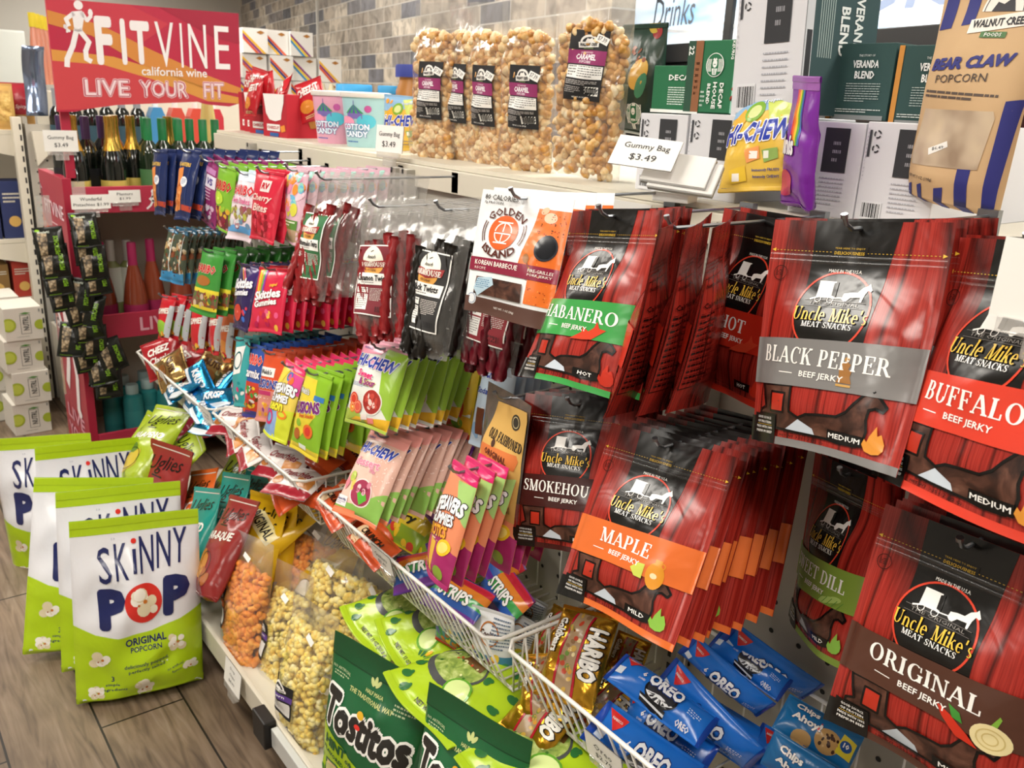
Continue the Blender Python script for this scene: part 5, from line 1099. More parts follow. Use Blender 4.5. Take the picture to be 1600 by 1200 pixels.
for _k,(x,y,z,th,ln,ro,lb) in enumerate(((.80,2.93,.415,-70,-35,8,'lime green chip bag at the far end of the bottom shelf'),(.80,2.80,.50,-80,-45,-12,'lime green chip bag lying across the others below the far basket'),(.82,2.62,.46,-95,-40,10,'lime green chip bag with jalapeno picture below the middle basket'),(.92,2.48,.42,-85,-30,0,'lime green chip bag at the back next to the teal bags'),(.755,2.78,.40,-60,-20,5,'lime green chip bag right behind the dark red one'))): PEG['ug_grn'].place(((x,y,z),th,ln,ro),lb,'lime green chip bags')
def f_yel(a):
    K='#1c1a12'; a.lines(.1,.03,.9,.06,1,K); a.text('Uglies',.5,.20,.16,K,fit=.7,shear=.25,rot=6,L=4); a.rect(.1,.36,.9,.5,'#e9dca0',3); a.text('ORIGINAL',.5,.43,.09,K,fit=.7,bold=.04,L=5); a.ell(.45,.68,.26,.18,'#f3efe2',5,n=22); a.ell(.45,.68,.26,.18,K,6,ring=.012,n=22); a.rect(.25,.70,.65,.78,K,6,False); a.rect(.1,.86,.4,.94,K,5,False); a.lines(.12,.87,.38,.93,2,'#e3b51e',L=6); a.poly([(.55,.8),(.9,.78),(.85,.95),(.6,.95)],'#8a8a86',5)
chip('yel','chip_bag',.19,.30,.045,'#e0b31c',f_yel,77,cat='chip bag',warp=.014,wrinkle=.0035)
PEG['yel'].place(((.815,2.07,.445),-84,-22,-9,.95),'yellow chip bag tucked behind the orange cheese popcorn','yellow chip bags'); PEG['yel'].place(PP('yel2',True),'crumpled yellow chip bag leaning behind the other yellow one','yellow chip bags')
for _k,(x,y,z,th,ln,ro) in enumerate(((.90,2.02,.47,-75,-45,25),(.97,1.90,.42,-95,-35,-15))): PEG['yel'].place(((x,y,z),th,ln,ro),['crumpled yellow chip bag slumped on top under the basket','yellow chip bag at the very back behind the popcorn'][_k],'yellow chip bags')
def f_tos(a):
    G='#1c5a34'; W_='#f6f5f0'; a.rect(0,0,1,.13,'#1a5230',2); a.rect(0,.128,1,.134,'#143f26',3); a.text('NO ARTIFICIAL',.14,.19,.016,'#b9cba0',fit=.2,bold=.02,L=4); a.lines(.06,.21,.24,.24,2,'#b9cba0'); a.text('HALF MASA',.52,.205,.02,'#c9d28a',fit=.18,bold=.03,L=4); a.text('THE TRADITIONAL WAY',.5,.245,.026,'#c9d28a',fit=.46,bold=.04,L=4); a.lines(.72,.20,.92,.26,3,'#b9cba0')
    for s_ in (-1,0,1): a.ell(.5+s_*.03,.155-.01*(s_==0),.016,.035,'#c9d28a',4,n=10,rot=-s_*35)
    a.poly([(0,.50),(.18,.53),(.42,.60),(.66,.63),(.78,.625),(.80,.655),(1,.64),(1,1),(0,1)],'#a8c81e',2)
    a.text('Tostitos',.50,.40,.20,'#2a2826',fit=.90,bold=.09,out=(W_,.10),rot=-2,L=6,res=2); a.ell(.46,.335,.04,.03,'#e2b02c',9,n=12); a.ell(.455,.40,.035,.02,'#d8352c',9,n=12)
    a.text('HINT',.24,.60,.07,G,fit=.26,bold=.08,rot=-8,L=5); a.text('of',.41,.635,.04,G,bold=.02,shear=.3,rot=-8,L=5); a.text('LIME',.56,.675,.07,G,fit=.26,bold=.08,rot=-8,L=5); a.text('FLAVORED TRIANGLES',.36,.70,.03,G,fit=.56,bold=.04,rot=-12,L=5)
    a.poly([(.10,.74),(.25,.72),(.48,.77),(.66,.86),(.74,1),(.06,1)],'#2a6a3a',3); a.poly([(.12,.75),(.25,.735),(.47,.785),(.64,.87),(.71,1),(.08,1)],tex_mat('tortilla','noise',30,[(.3,'#c9a468'),(.6,'#e0c690'),(.8,'#efe0b8')],.7,detail=6),4); a.poly([(.10,.78),(.24,.75),(.26,.92),(.12,.96)],'#cfcf8a',5); a.poly([(.3,.80),(.58,.88),(.40,.98)],'#e2c894',5)
    a.rect(.78,.74,.90,.82,'#c9b45a',4,False); a.lines(.79,.75,.89,.81,3,'#3a2a14',L=6); a.lines(.88,.72,1.0,.74,1,G); a.blobs(.0,.7,.08,.95,6,['#4a8a2c'],.02,.03,8,4)
TOSB = '#1d6038'
chip('tos','chip_bag',.235,.33,.05,TOSB,f_tos,81,cat='chip bag',seal=False,warp=.014,wrinkle=.0035,back=INK('#a8c81e'))
PEG['tos'].place(PP('tos1',True),'dark green tortilla chip bag standing upright beside the yellow popcorn, folded top visible','tortilla chip bags on the bottom shelf'); PEG['tos'].place(PP('tos2',True),'dark green tortilla chip bag partly buried under the lime green bag ends','tortilla chip bags on the bottom shelf')
def f_tosb(a):
    G='#2a6a34'; a.ell(.30,.62,.30,.24,'#4a4c4e',3,n=28); a.ell(.30,.605,.27,.20,tex_mat('guacamole','noise',55,[(.3,'#5a7a2c'),(.5,'#93a84a'),(.7,'#c3cf86')],.5,detail=6,distortion=1),4,n=28); a.blobs(.12,.54,.48,.68,14,['#c94a2c','#3a6a24','#d8dca0'],.012,.02,4,6)
    a.poly([(.22,.46),(.46,.44),(.50,.56),(.24,.58)],'#6a4a24',6); a.ell(.56,.74,.17,.12,'#d3e49a',5,n=20,rot=-15); a.ell(.56,.74,.17,.12,'#5fa02c',6,ring=.02,n=20,rot=-15)
    for u,v in ((.12,.12),(.22,.30),(.10,.42),(.90,.52),(.70,.40),(.9,.66),(.10,.88),(.2,.93),(.62,.56),(.06,.78)): a.ell(u,v,.05,.035,G,4,n=12,rot=u*200); a.ell(u+.02,v-.02,.03,.02,G,4,n=10,rot=v*300)
    for s_ in range(-2,3): a.ell(.76+s_*.05,.80-abs(s_)*-.012,.018,.05,G,4,n=10,rot=-s_*22)
    a.ell(.76,.79,.022,.04,'#e2b02c',6,n=10); a.text('NET WT. 11 OZ (311.8 g)',.66,.93,.034,'#2a2a1c',fit=.56,bold=.04,L=5)
chip('tosb','chip_bag',.235,.33,.026,'#aac922',f_tosb,82,cat='chip bag',shape='pillow',warp=.014,wrinkle=.004,back=INK(TOSB))
for _k,(x,y,z,th,ln,ro,lb) in enumerate(((1.03,1.37,.485,-100,-80,0,'lime green tortilla chip bag lying on top, bowl of guacamole picture facing up'),(1.03,1.215,.505,-106,-82,0,'lime green tortilla chip bag end with corn emblem, beside the dark green bag'),(.965,1.06,.515,-94,-88,0,'lime green tortilla chip bag leaning over the second dark green bag'),(.97,.86,.53,-86,-84,0,'lime green tortilla chip bag nearest, under the nearest wire basket'))): PEG['tosb'].place(((x,y,z),th,ln,ro,.92),lb,'lime green tortilla chip bags')

# ================================================================ WIRE BASKETS
def basket(y0, y1, label, zr=.655, zb=.535, xf=.75, xb=1.062, dx=.06):
    t = root('wire_basket', label, 'wire basket', ((xf+xb)/2,(y0+y1)/2,zb), 0, 'white wire baskets on the pegboard')
    L = lambda p: (p[0]-(xf+xb)/2, p[1]-(y0+y1)/2, p[2]-zb)
    def tb(name, paths, r):
        mb = MB()
        for p in paths: mb.tube([L(q) for q in p], r, WIRE, 7)
        return solid(name, mb, parent=t, smooth=True)
    c = .02
    tb('rim', [[(xb,y0,zr),(xf+c,y0,zr),(xf,y0+c,zr),(xf,y1-c,zr),(xf+c,y1,zr),(xb,y1,zr),(xb,y1-.01,zr),(xb,y0+.01,zr),(xb,y0,zr)]], .0036)
    xb0 = xf+dx
    tb('lower_rail', [[(xb,y0+.01,zb),(xb0,y0+.01,zb),(xb0,y1-.01,zb),(xb,y1-.01,zb)]], .003)
    n = int((y1-y0)/.022); W_ = []
    for k in range(1,n): y = y0+k*(y1-y0)/n; W_.append([(xf,y,zr),(xb0-.006,y,zb+.006),(xb0,y,zb),(xb,y,zb)])
    tb('wires', W_, .002)
    W_ = []
    for s_ in (0,1):
        for k in range(1,11): x = xf+.02+k*(xb-xf-.03)/11; y = (y0,y1)[s_]; yi = (y0+.01,y1-.01)[s_]; W_.append([(x,y,zr),(max(x,xb0),yi,zb)])
    [tb('end_wires', W_[q*10:q*10+10], .0019) for q in (0,1)]; tb('back_wires', [[(xb,y,zr),(xb,y,zb)] for y in np.linspace(y0+.05,y1-.05,9)], .0017); return t
BK = [('far',2.335,3.03,.612-.0),('mid',1.735,2.30,.648),('near',.985,1.645,.658),('front',.35,.955,.672)]
basket(2.335,3.03,'farthest white wire basket, holding red, gold and blue snack packs',.64,.52)
basket(1.735,2.30,'white wire basket second from far, full of white and red packs',.652,.53)
basket(.985,1.645,'white wire basket third from far, holding white cookie packs at its near end',.658,.535)
basket(.33,.955,'nearest white wire basket, holding gold gummy bags and blue cookie packs',.672,.545)

# ================================================================ LOOSE PACKS IN THE BASKETS
def pack(key, name, cat, W, H, T, base, fn, seed, shape='pillow', **kw):
    sf_ = Surf(shape, W, H, T, seed=seed, **kw); a = Art(W,H); fn(a); m = INK(base) if isinstance(base,str) else base
    PEG[key] = Kind(name, cat, bag_mesh(name, sf_, m, m, a, nu=20, nv=16, cell=.008), [] if key in ('oreo','ahoy','org') else seals(key, sf_, m))
def f_oreo(a):
    a.poly([(.04,.08),(.22,.10),(.12,.40)],'#d8302c',3); a.text('NABISCO',.125,.19,.05,'#f4f2f0',fit=.09,bold=.04,L=5)
    a.ell(.51,.62,.17,.105,'#1c1c20',4,n=26); a.ell(.51,.60,.15,.085,'#2e2e34',5,n=26); a.ell(.51,.66,.155,.06,'#eef0f4',5,n=26,a0=200,a1=340); a.ell(.51,.70,.15,.06,'#1c1c20',4,n=20)
    a.text('OREO',.52,.40,.34,'#f6f7fa',fit=.36,bold=.08,out=('#15357c',.09),rot=0,L=8); a.text('6',.28,.42,.16,'#f6f7fa',bold=.04,L=4); a.text('COOKIES',.28,.58,.05,'#f6f7fa',fit=.07,bold=.02,L=4); a.rect(.04,.5,.10,.72,'#dfe9f6',3,False); a.lines(.78,.45,.92,.62,3,'#cfe0f6'); a.text('OREO',.80,.86,.12,'#e6ecf6',fit=.14,bold=.08,L=4)
    a.poly([(.33,.80),(.62,.86),(.62,.97),(.36,.92)],'#1c1c20',5); a.poly([(.34,.84),(.62,.90),(.62,.93),(.35,.87)],'#e9ecf2',6); a.rect(0,0,.035,1,'#1440a0',3); a.rect(.965,0,1,1,'#1440a0',3)
pack('oreo','cookie_pack','cookie pack',.172,.066,.022,'#1d6fd0',f_oreo,91,warp=.003,wrinkle=.004)
OR = ['blue sandwich cookie pack on top at the basket front, whole logo showing','lowest blue sandwich cookie pack at the basket front, cut by the rim','blue sandwich cookie pack behind the two front ones','blue sandwich cookie pack on top of the back heap','blue sandwich cookie pack in the back heap, half covered','blue sandwich cookie pack farthest back against the pegboard']
_or = {'oreo1':(.868,.74,.655,-88,-42,4),'oreo2':(.80,.66,.635,-88,-45,4),'oreo3':(.91,.62,.672,-72,-38,10),'oreo4':(.952,.665,.722,-80,-38,6),'oreo5':(.985,.62,.73,-76,-35,6),'oreo6':(1.015,.595,.725,-78,-30,4)}
for _k in range(6): PEG['oreo'].place(PP(f'oreo{_k+1}',True), OR[_k], 'blue sandwich cookie packs')
for _k,(x,y,z) in enumerate(((.93,.74,.60),(.99,.70,.62),(1.02,.55,.62),(.88,.50,.60),(.86,.62,.585),(.95,.45,.62))): PEG['oreo'].place(((x,y,z),-85+_k*4,-45,3), f'blue sandwich cookie pack low in the heap, {ORD[_k]} of the buried ones', 'blue sandwich cookie packs')
def f_ahoy(a):
    a.text('Chips',.30,.26,.20,'#f6f5f2',fit=.32,bold=.08,out=('#12356c',.06),rot=-2,L=6); a.text('Ahoy!',.34,.52,.22,'#f6f5f2',fit=.40,bold=.08,out=('#12356c',.06),rot=-2,L=6); a.ell(.66,.66,.17,.14,'#c39a60',4,n=20); a.blobs(.54,.50,.78,.82,12,['#3a2014','#4a2a1a'],.018,.03,5,5); a.ell(.36,.88,.13,.09,'#c39a60',4,n=16); a.poly([(.80,.30),(.97,.34),(.97,.80),(.78,.78)],'#e2d23a',5); a.ell(.875,.55,.07,None,'#1a4f9c',6,n=18); a.text('10',.875,.54,.12,'#f6f5f2',bold=.06,L=8); a.line([(.52,.40),(.50,.56)],.02,'#d8302c',8)
pack('ahoy','cookie_pack','cookie pack',.15,.08,.022,'#1c6fae',f_ahoy,92,warp=.003,wrinkle=.004)
PEG['ahoy'].place(PP('ahoy1',True),'blue chocolate chip cookie pack behind the original jerky, upper one','chocolate chip cookie packs'); PEG['ahoy'].place(PP('ahoy2',True),'blue chocolate chip cookie pack below the upper one, yellow corner showing','chocolate chip cookie packs'); PEG['ahoy'].place(((.86,.42,.66),-80,-45,8,.75),'blue chocolate chip cookie pack lowest at the bottom of the frame','chocolate chip cookie packs')
def f_gb(a):
    R_='#b0182a'; a.rect(.30,0,.34,1,R_,3); a.rect(.62,0,.66,1,R_,3); a.rect(.345,.06,.615,.92,'#a58a6a',2); a.blobs(.35,.08,.61,.9,26,['#c9a24a','#b8452c','#e2d2a0','#6a8a3c','#8a6a4a','#d99a3c'],.03,.06,6,4)
    a.text('HARIBO',.82,.46,.20,'#f4f1ea',fit=.74,bold=.09,out=('#1a1614',.08),rot=-90,L=6); a.text('Goldbears',.17,.34,.11,'#f4f1ea',fit=.52,bold=.07,out=('#1a1614',.06),rot=-90,L=6); a.lines(.05,.05,.25,.08,2,'#6a4a14')
pack('gb','gold_gummy_bag','candy bag',.12,.165,.02,FOIL('#c9972c'),f_gb,93,warp=.004,wrinkle=.006)
for _k,lb in enumerate(('gold foil gummy bag on top of the basket front, white and black lettering','gold foil gummy bag standing left of the top one','gold foil gummy bag behind under the maple jerky','gold foil gummy bag lying low against the basket rim')): PEG['gb'].place(PP(f'gb{_k+1}',True), lb, 'gold foil gummy bags')
for _k,(x,y,z) in enumerate(((.86,.90,.60),(.93,.84,.60),(.98,.96,.66))): PEG['gb'].place(((x,y,z),-80-_k*20,-50,10-_k*12,.85), f'gold foil gummy bag buried in the heap, {ORD[_k]} of the lower ones','gold foil gummy bags')
def f_wh(a):
    a.rect(0,0,1,.06,'#d8d8da',3); a.ell(.5,.30,.24,None,'#b06a2c',4,ring=.03,n=26); a.text('Cookies',.5,.30,.10,'#4a2a1c',fit=.44,bold=.04,shear=.2,L=5); a.poly([(0,.62),(1,.55),(1,.9),(0,.9)],'#3f7fa0',2); a.blobs(.05,.6,.95,.9,20,['#3a8a5a','#4a4a9c','#c9602c','#e2c03a','#7a3a8c'],.07,.14,4,3); a.rect(0,.9,1,1,'#c42a2c',4); a.lines(.55,.08,.95,.5,9,'#5a6a80',L=5,fill=.4)
pack('wh','cookie_bag','cookie bag',.10,.15,.018,'#dcdde0',f_wh,94,warp=.004,wrinkle=.004)
for _k,lb in enumerate(('white fruit snack pack standing at the near end of the third basket','white pack with brown round logo right behind the front one','white pack with brown round logo against the back','white pack with rainbow bottom leaning on the basket front')): PEG['wh'].place(PP(f'wh{_k+1}',True), lb, 'white packs in the third basket')
def f_org(a): a.text('CRUNCH',.5,.4,.22,'#2a1c14',fit=.6,bold=.06,L=5); a.ell(.2,.6,.15,None,'#e9c9a0',4); a.rect(0,.8,1,1,'#b8431c',3)
pack('org','candy_pack','candy pack',.16,.065,.014,'#d9592a',f_org,95,wrinkle=.003)
def f_wr(a): a.text('Crunchies',.5,.35,.22,'#8c1f2c',fit=.7,bold=.05,shear=.2,out=('#f4f1ec',.04),L=5); a.rect(0,.75,1,1,'#9c2030',3); a.poly([(.6,.4),(.95,.38),(.95,.72),(.65,.7)],'#c9843c',4); a.ell(.2,.62,.12,.08,'#b06a2c',4)
pack('wr','snack_pack','snack pack',.15,.10,.016,'#e6dedb',f_wr,96,wrinkle=.004)
def f_gr(a): a.text('Airy',.5,.4,.25,'#1c1a14',fit=.5,bold=.06,rot=10,L=5); a.poly([(0,.6),(1,.5),(1,1),(0,1)],'#8aa82c',3); a.blobs(.1,.6,.9,.95,8,['#5a3a8c','#c9402c','#e9c02c'],.05,.1,4,4)
pack('gr','candy_pack','candy pack',.15,.09,.016,'#d9bd2c',f_gr,97,wrinkle=.004)
def f_rb(a):
    for i,c in enumerate(('#c42a3c','#d9802c','#3f9a4c','#2f5aa8','#6a2f8c')): a.rect(0,i*.2,1,i*.2+.2,c,2)
    a.text('STRIPS',.5,.5,.3,'#f4f2ee',fit=.6,bold=.06,out=('#1c1a2c',.05),L=6)
pack('rb','candy_pack','candy pack',.14,.08,.016,'#5a3a8c',f_rb,98,wrinkle=.004)
def f_che(a): a.text('CHEEZ',.5,.34,.2,'#f4f0ea',fit=.6,bold=.07,shear=.15,L=5); a.text('Classic',.5,.58,.18,'#f4f0ea',fit=.6,bold=.05,shear=.15,L=5); a.ell(.75,.82,.2,.1,'#e09a3c',4)
pack('che','cracker_pack','snack pack',.14,.13,.022,'#a31c24',f_che,99,wrinkle=.004)
pack('gld','gold_snack_pack','snack pack',.14,.11,.02,FOIL('#b5935a'),lambda a: (a.text('NUTS',.5,.4,.22,'#4a2a14',fit=.5,bold=.05,L=5), a.ell(.5,.75,.25,.14,'#7a4a1c',4)),100,wrinkle=.006)
pack('blu','blue_foil_pack','snack pack',.09,.055,.014,FOIL('#2f9ad0'),lambda a: (a.text('KRISP',.5,.45,.35,'#f4f6f8',fit=.6,bold=.06,L=5), a.rect(0,.8,1,1,'#e6eef4',3)),101,wrinkle=.005)
def heap(key, what, group, spots, seed=1, s=1.0):
    r = random.Random(seed)
    for k,(x,y,z,th,ln,ro) in enumerate(spots): PEG[key].place(((x,y,z),th+r.uniform(-8,8),ln+r.uniform(-8,8),ro+r.uniform(-8,8),s), what+f', {ORD[k]} from the far end' if len(spots) > 1 else what, group)
heap('che','dark red cracker pack in the farthest basket','cracker packs in the farthest basket',[(.80,2.93,.70,-60,-30,-20),(.88,2.80,.70,-70,-40,10),(.98,2.93,.68,-100,-30,10)],2)
heap('gld','gold foil nut pack in the farthest basket','gold nut packs in the farthest basket',[(.82,2.72,.68,-70,-45,35),(.92,2.66,.70,-60,-40,20),(1.0,2.62,.71,-90,-30,-30),(.95,2.52,.68,-80,-40,15)],3)
heap('blu','shiny blue snack pack in the farthest basket','blue packs in the farthest basket',[(.79,2.66,.62,-80,-40,20),(.80,2.60,.64,-100,-50,-30),(.84,2.56,.67,-60,-30,50),(.80,2.52,.63,-85,-40,10),(.88,2.50,.66,-110,-40,60),(.83,2.45,.66,-70,-50,-20),(.80,2.41,.62,-80,-60,30),(.90,2.43,.66,-90,-35,80),(.96,2.45,.67,-60,-45,10),(.97,2.38,.65,-80,-50,-15),(.86,2.37,.64,-95,-45,40),(.79,2.37,.60,-85,-60,0)],4,1.25)
heap('wr','white and red crunchy snack pack in the second basket','white and red packs in the second basket',[(.83,2.25,.66,-75,-62,-15),(.92,2.22,.67,-95,-55,20),(.82,2.13,.65,-85,-60,10),(.90,2.08,.67,-70,-66,-20),(.81,2.02,.645,-100,-60,5),(.92,1.97,.67,-80,-60,25),(.83,1.92,.655,-75,-64,-10),(.90,1.86,.67,-90,-60,12),(.82,1.82,.64,-85,-62,-5),(.99,2.1,.67,-90,-50,0),(.99,1.9,.67,-80,-55,15)],5)
heap('org','orange candy pack in the second basket','orange candy packs in the second basket',[(.88,1.83,.67,-100,-70,-8),(.95,1.80,.675,-85,-60,5),(.82,1.78,.62,-88,-60,-12),(.80,1.86,.60,-85,-50,20)],6)
heap('org','orange candy pack in the third basket','orange candy packs in the third basket',[(.81,1.60,.65,-92,-60,3),(.86,1.62,.66,-80,-60,-6),(.80,1.42,.65,-92,-60,4),(.86,1.54,.63,-80,-60,0)],7)
heap('gr','yellow and green candy pack in the third basket','yellow and green candy packs in the third basket',[(.90,1.46,.67,-75,-55,12),(.96,1.50,.66,-90,-50,-10),(.93,1.38,.66,-100,-50,20)],8)
heap('rb','rainbow striped candy pack in the third basket','rainbow candy packs in the third basket',[(.84,1.32,.645,-80,-50,-30),(.90,1.27,.66,-95,-50,25),(.97,1.22,.67,-70,-50,40),(.86,1.20,.63,-85,-50,0),(.98,1.32,.67,-60,-40,-20),(.93,1.14,.64,-90,-45,15)],9)
# ================================================================ PRICE TAGS ON BASKETS AND SHELVES
def tag_card(name, label, w, h, lines, loc, th, lean=0, roll=0, holder=True, cat='price tag', group=None, serif=True, thick=.0012):
    t = root(name, label, cat, (0,0,0), 0, group); pose(t, loc, th, lean, roll)
    a = Art(w,h)
    for s_,v,hh,fw in lines: a.text(s_,.5,v,hh,'#2a2a2e',fit=fw,bold=.0,L=2)
    sf_ = Surf('card',w,h,thick,wrinkle=0,warp=0,shrink=0); solid('card', bag_mesh('card',sf_,PAPER('#efede8'),None,a,2,2,colf=PAPER,cell=0), parent=t)
    if holder:
        CL = film('clip_plastic',haze=.22,gloss=.35,rough=.06); mb = MB().box((-w*.42,-.004,-h-.012),(w*.42,.004,-h+.001), CL,.001).box((-w*.2,-.002,-h-.03),(w*.2,.010,-h-.010), CL,.002)
        solid('clip_holder', mb, 'clear plastic clip', parent=t)
    return t
tag_card('price_tag','white price tag in the middle of the third wire basket',.075,.042,[('Gushers',.32,.22,.62),('$3.49',.68,.22,.42)],(.740,1.335,.668),-90,14)
tag_card('price_tag','small white price tag on the farthest wire basket',.05,.035,[('Nuts',.35,.22,.4),('$2.49',.68,.2,.4)],(.742,2.72,.65),-90,14)
tag_card('price_tag','white price tag at the joint of the two far baskets',.09,.045,[('Crunch',.35,.2,.6),('$1.69',.68,.2,.4)],(.740,2.32,.655),-90,14)
tag_card('price_tag','white price tag on the second wire basket',.045,.04,[('Bars',.35,.2,.5)],(.742,2.14,.655),-90,14)
tag_card('price_tag','white price tag on the bottom shelf lip below the orange popcorn',.10,.062,[('Deep',.22,.14,.3),('Chips',.48,.14,.34),('$4.99',.74,.14,.36)],(.613,1.83,.165),-90,-8)
tag_card('price_tag','white price tag on the nearest wire basket',.075,.045,[('Oreo',.35,.25,.5),('$2.79',.72,.22,.45)],(.742,.71,.655),-90,14)

# ================================================================ TOP DECK GOODS
DZ = ZT+.008
def art_face(mb_name, w, h, art, m=PAPER): 
    sf_ = Surf('card',w,h,.0004,wrinkle=0,warp=0,shrink=0); p,n,f,c,ms = art_on(sf_, art, m, .0002, 0); return make_mesh(mb_name, p, f, ms, c, n)
def carton(name, label, cat, w, d, h, base, loc, rz=-90, front=None, right=None, group=None, m=PAPER, tilt=0, roll=0, lab2=None):
    """box with its front (local -Y) at loc: loc = bottom centre of the front face"""
    mb = MB().box((-w/2,0,0),(w/2,d,h), m(base), .0015); o = obj(name, mb.mesh(name)); tag(o, label, cat, group)
    o.rotation_mode = 'YXZ'; o.location = loc; o.rotation_euler = (rad(tilt), rad(roll), rad(rz))
    if front:
        a = Art(w,h); front(a); k = obj('printed_front', art_face('printed_front', w, h, a, m), o); k.location = (0,-.0002,h)
    if right:
        a = Art(d,h); right(a); k = obj('printed_side', art_face('printed_side', d, h, a, m), o); k.location = (w/2+.0002, d/2, h); k.rotation_euler = (0,0,rad(90))
    return o
def f_white(a):
    a.rect(.44,.06,.80,.52,'#2b2c30',2); a.lines(.58,.20,.70,.46,3,'#9a9aa0',L=3,fill=.4); a.bars(.08,.78,.36,.98,vert=False,bg='#d9dade'); a.lines(.44,.58,.80,.9,7,'#a9abb4',L=3,fill=.25)
    for k in range(2): 
        for q in range(3): a.ell(.16+.075*k*0, .12+.14*k, .05, None, '#2b2c30', 2, ring=.018, n=10, a0=q*120+10, a1=q*120+95)
    a.rect(.05,.08,.085,.34,'#3a3b40',2); a.lines(.03,.06,.05,.6,14,'#b9bac2',L=2)
WHB = '#d3d3d8'
for _k,(y,h,lb) in enumerate(((1.075,.128,'white coffee pod carton on the top shelf behind the price cards'),(.962,.132,'white coffee pod carton on the top shelf next to the fruit chew bag'),(.755,.13,'white coffee pod carton on the top shelf right of the purple bag'),(.645,.133,'white coffee pod carton on the top shelf next to the tan popcorn bag'))): carton('coffee_carton',lb,'carton',.108,.30,h,WHB,(1.135,y,DZ),-90,f_white,group='white coffee cartons on the top shelf')
def siren(a,u,v,r,L=4):
    a.ell(u,v,r,None,'#eef2ee',L,n=28); a.ell(u,v,r*.94,None,'#1f6b45',L+1,n=28); 
    for s_ in (-1,1):
        for q in range(4): a.line([(u+s_*r*(.42+.14*q),v-r*.5),(u+s_*r*(.48+.15*q),v+r*.05),(u+s_*r*(.40+.13*q),v+r*.55)],r*.07,'#eef2ee',L+2)
    a.ell(u,v-r*.12,r*.26,r*.34,'#eef2ee',L+2,n=16); a.poly([(u-r*.26,v-r*.42),(u-r*.12,v-r*.62),(u,v-r*.5),(u+r*.12,v-r*.62),(u+r*.26,v-r*.42)],'#eef2ee',L+2,False); a.poly([(u-r*.3,v+r*.3),(u+r*.3,v+r*.3),(u+r*.2,v+r*.85),(u-r*.2,v+r*.85)],'#eef2ee',L+2,False); a.line([(u-r*.08,v+r*.35),(u-r*.08,v+r*.8)],r*.06,'#1f6b45',L+3); a.line([(u+r*.08,v+r*.35),(u+r*.08,v+r*.8)],r*.06,'#1f6b45',L+3); a.line([(u-r*.1,v-r*.05),(u+r*.1,v-r*.05)],r*.06,'#1f6b45',L+3)
def f_decaf(a):
    a.rect(0,0,.14,1,'#234a38',2); a.rect(.14,0,.28,1,'#8c5a38',2); a.rect(.86,0,1,1,'#8fc9b4',2); a.text('22',.07,.14,.10,'#eef2ee',rot=-90,bold=.04,L=4); a.text('22',.93,.14,.10,'#1f4a38',rot=-90,bold=.04,L=4); a.lines(.17,.3,.24,.8,6,'#e0c9b4')
    siren(a,.52,.34,.16); a.text('DECAF',.68,.76,.075,'#eef2ee',rot=-90,fit=.34,bold=.05,L=4); a.text('HOUSE',.56,.76,.075,'#eef2ee',rot=-90,fit=.36,bold=.05,L=4); a.text('BLEND',.45,.74,.06,'#eef2ee',rot=-90,fit=.28,bold=.05,L=4); a.text('KEURIG',.82,.14,.05,'#eef2ee',rot=-90,fit=.24,bold=.04,L=4); a.lines(.3,.7,.38,.95,4,'#cfe0d6'); a.blobs(.86,.4,1,1,14,['#3a6a4a','#a33a2c','#c9a24a','#8fc9b4'],.03,.06,6,3)
carton('coffee_carton','green decaf coffee pod carton standing on the white cartons','carton',.112,.22,.108,'#1f6b45',(1.14,.982,DZ+.134),-90,f_decaf)
def f_decs(a): a.text('DECAF',.6,.25,.12,'#eef2ee',fit=.5,bold=.05,L=3); a.lines(.35,.45,.9,.85,8,'#cfe0d6'); a.rect(0,.93,1,1,'#eef2ee',3)
carton('coffee_carton','green decaf coffee carton further back, mostly hidden by the dark coffee bag','carton',.11,.15,.078,'#1f6b45',(1.20,1.115,DZ+.13),-90,f_decs)
def f_vers(a):
    a.rect(0,0,1,1,'#2f4a4c',1)
    a.text('VERANDA',.72,.42,.10,'#e6ebe8',rot=-90,fit=.52,bold=.05,L=3); a.text('BLEND',.52,.44,.10,'#e6ebe8',rot=-90,fit=.40,bold=.05,L=3)
    for k in range(7): a.rect(.18+k*.03,.14,.192+k*.03,.62,'#9fb0ac',2,False)
    a.rect(0,.0,.10,1,'#c9ccd0',2); a.rect(.02,.45,.09,.9,'#2b2c30',3); a.rect(.88,.5,1,1,'#c98a3c',2)
carton('coffee_carton','large white coffee carton on top of the row, with a dark green side','carton',.125,.17,.21,WHB,(1.135,.875,DZ+.134),-92,f_white,f_vers,roll=-3)
def f_ver(a): a.rect(0,0,.08,1,'#c98a3c',2); a.text('THE STORY OF',.56,.16,.03,'#dfe6e3',fit=.26,L=3); a.text('VERANDA',.56,.27,.10,'#eef2f0',fit=.42,bold=.05,L=3); a.text('BLEND',.56,.41,.10,'#eef2f0',fit=.32,bold=.05,L=3); a.lines(.28,.52,.84,.78,8,'#a9b8b4',fill=.35); a.lines(.12,.86,.9,.92,2,'#c9d4d0',L=3); a.rect(.1,.94,.95,1,'#8a8f90',3)
for _k,(y,lb) in enumerate(((.775,'dark green coffee carton with white lettering, left of two'),(.672,'dark green coffee carton with white lettering, beside the tan popcorn bag'))): carton('coffee_carton',lb,'carton',.098,.18,.105,'#2a4a48',(1.22,y,DZ+.134-_k*.004),-90,f_ver)
carton('coffee_carton','white coffee carton in the back row carrying the dark green ones','carton',.25,.12,.125,WHB,(1.45,.75,DZ),-90)
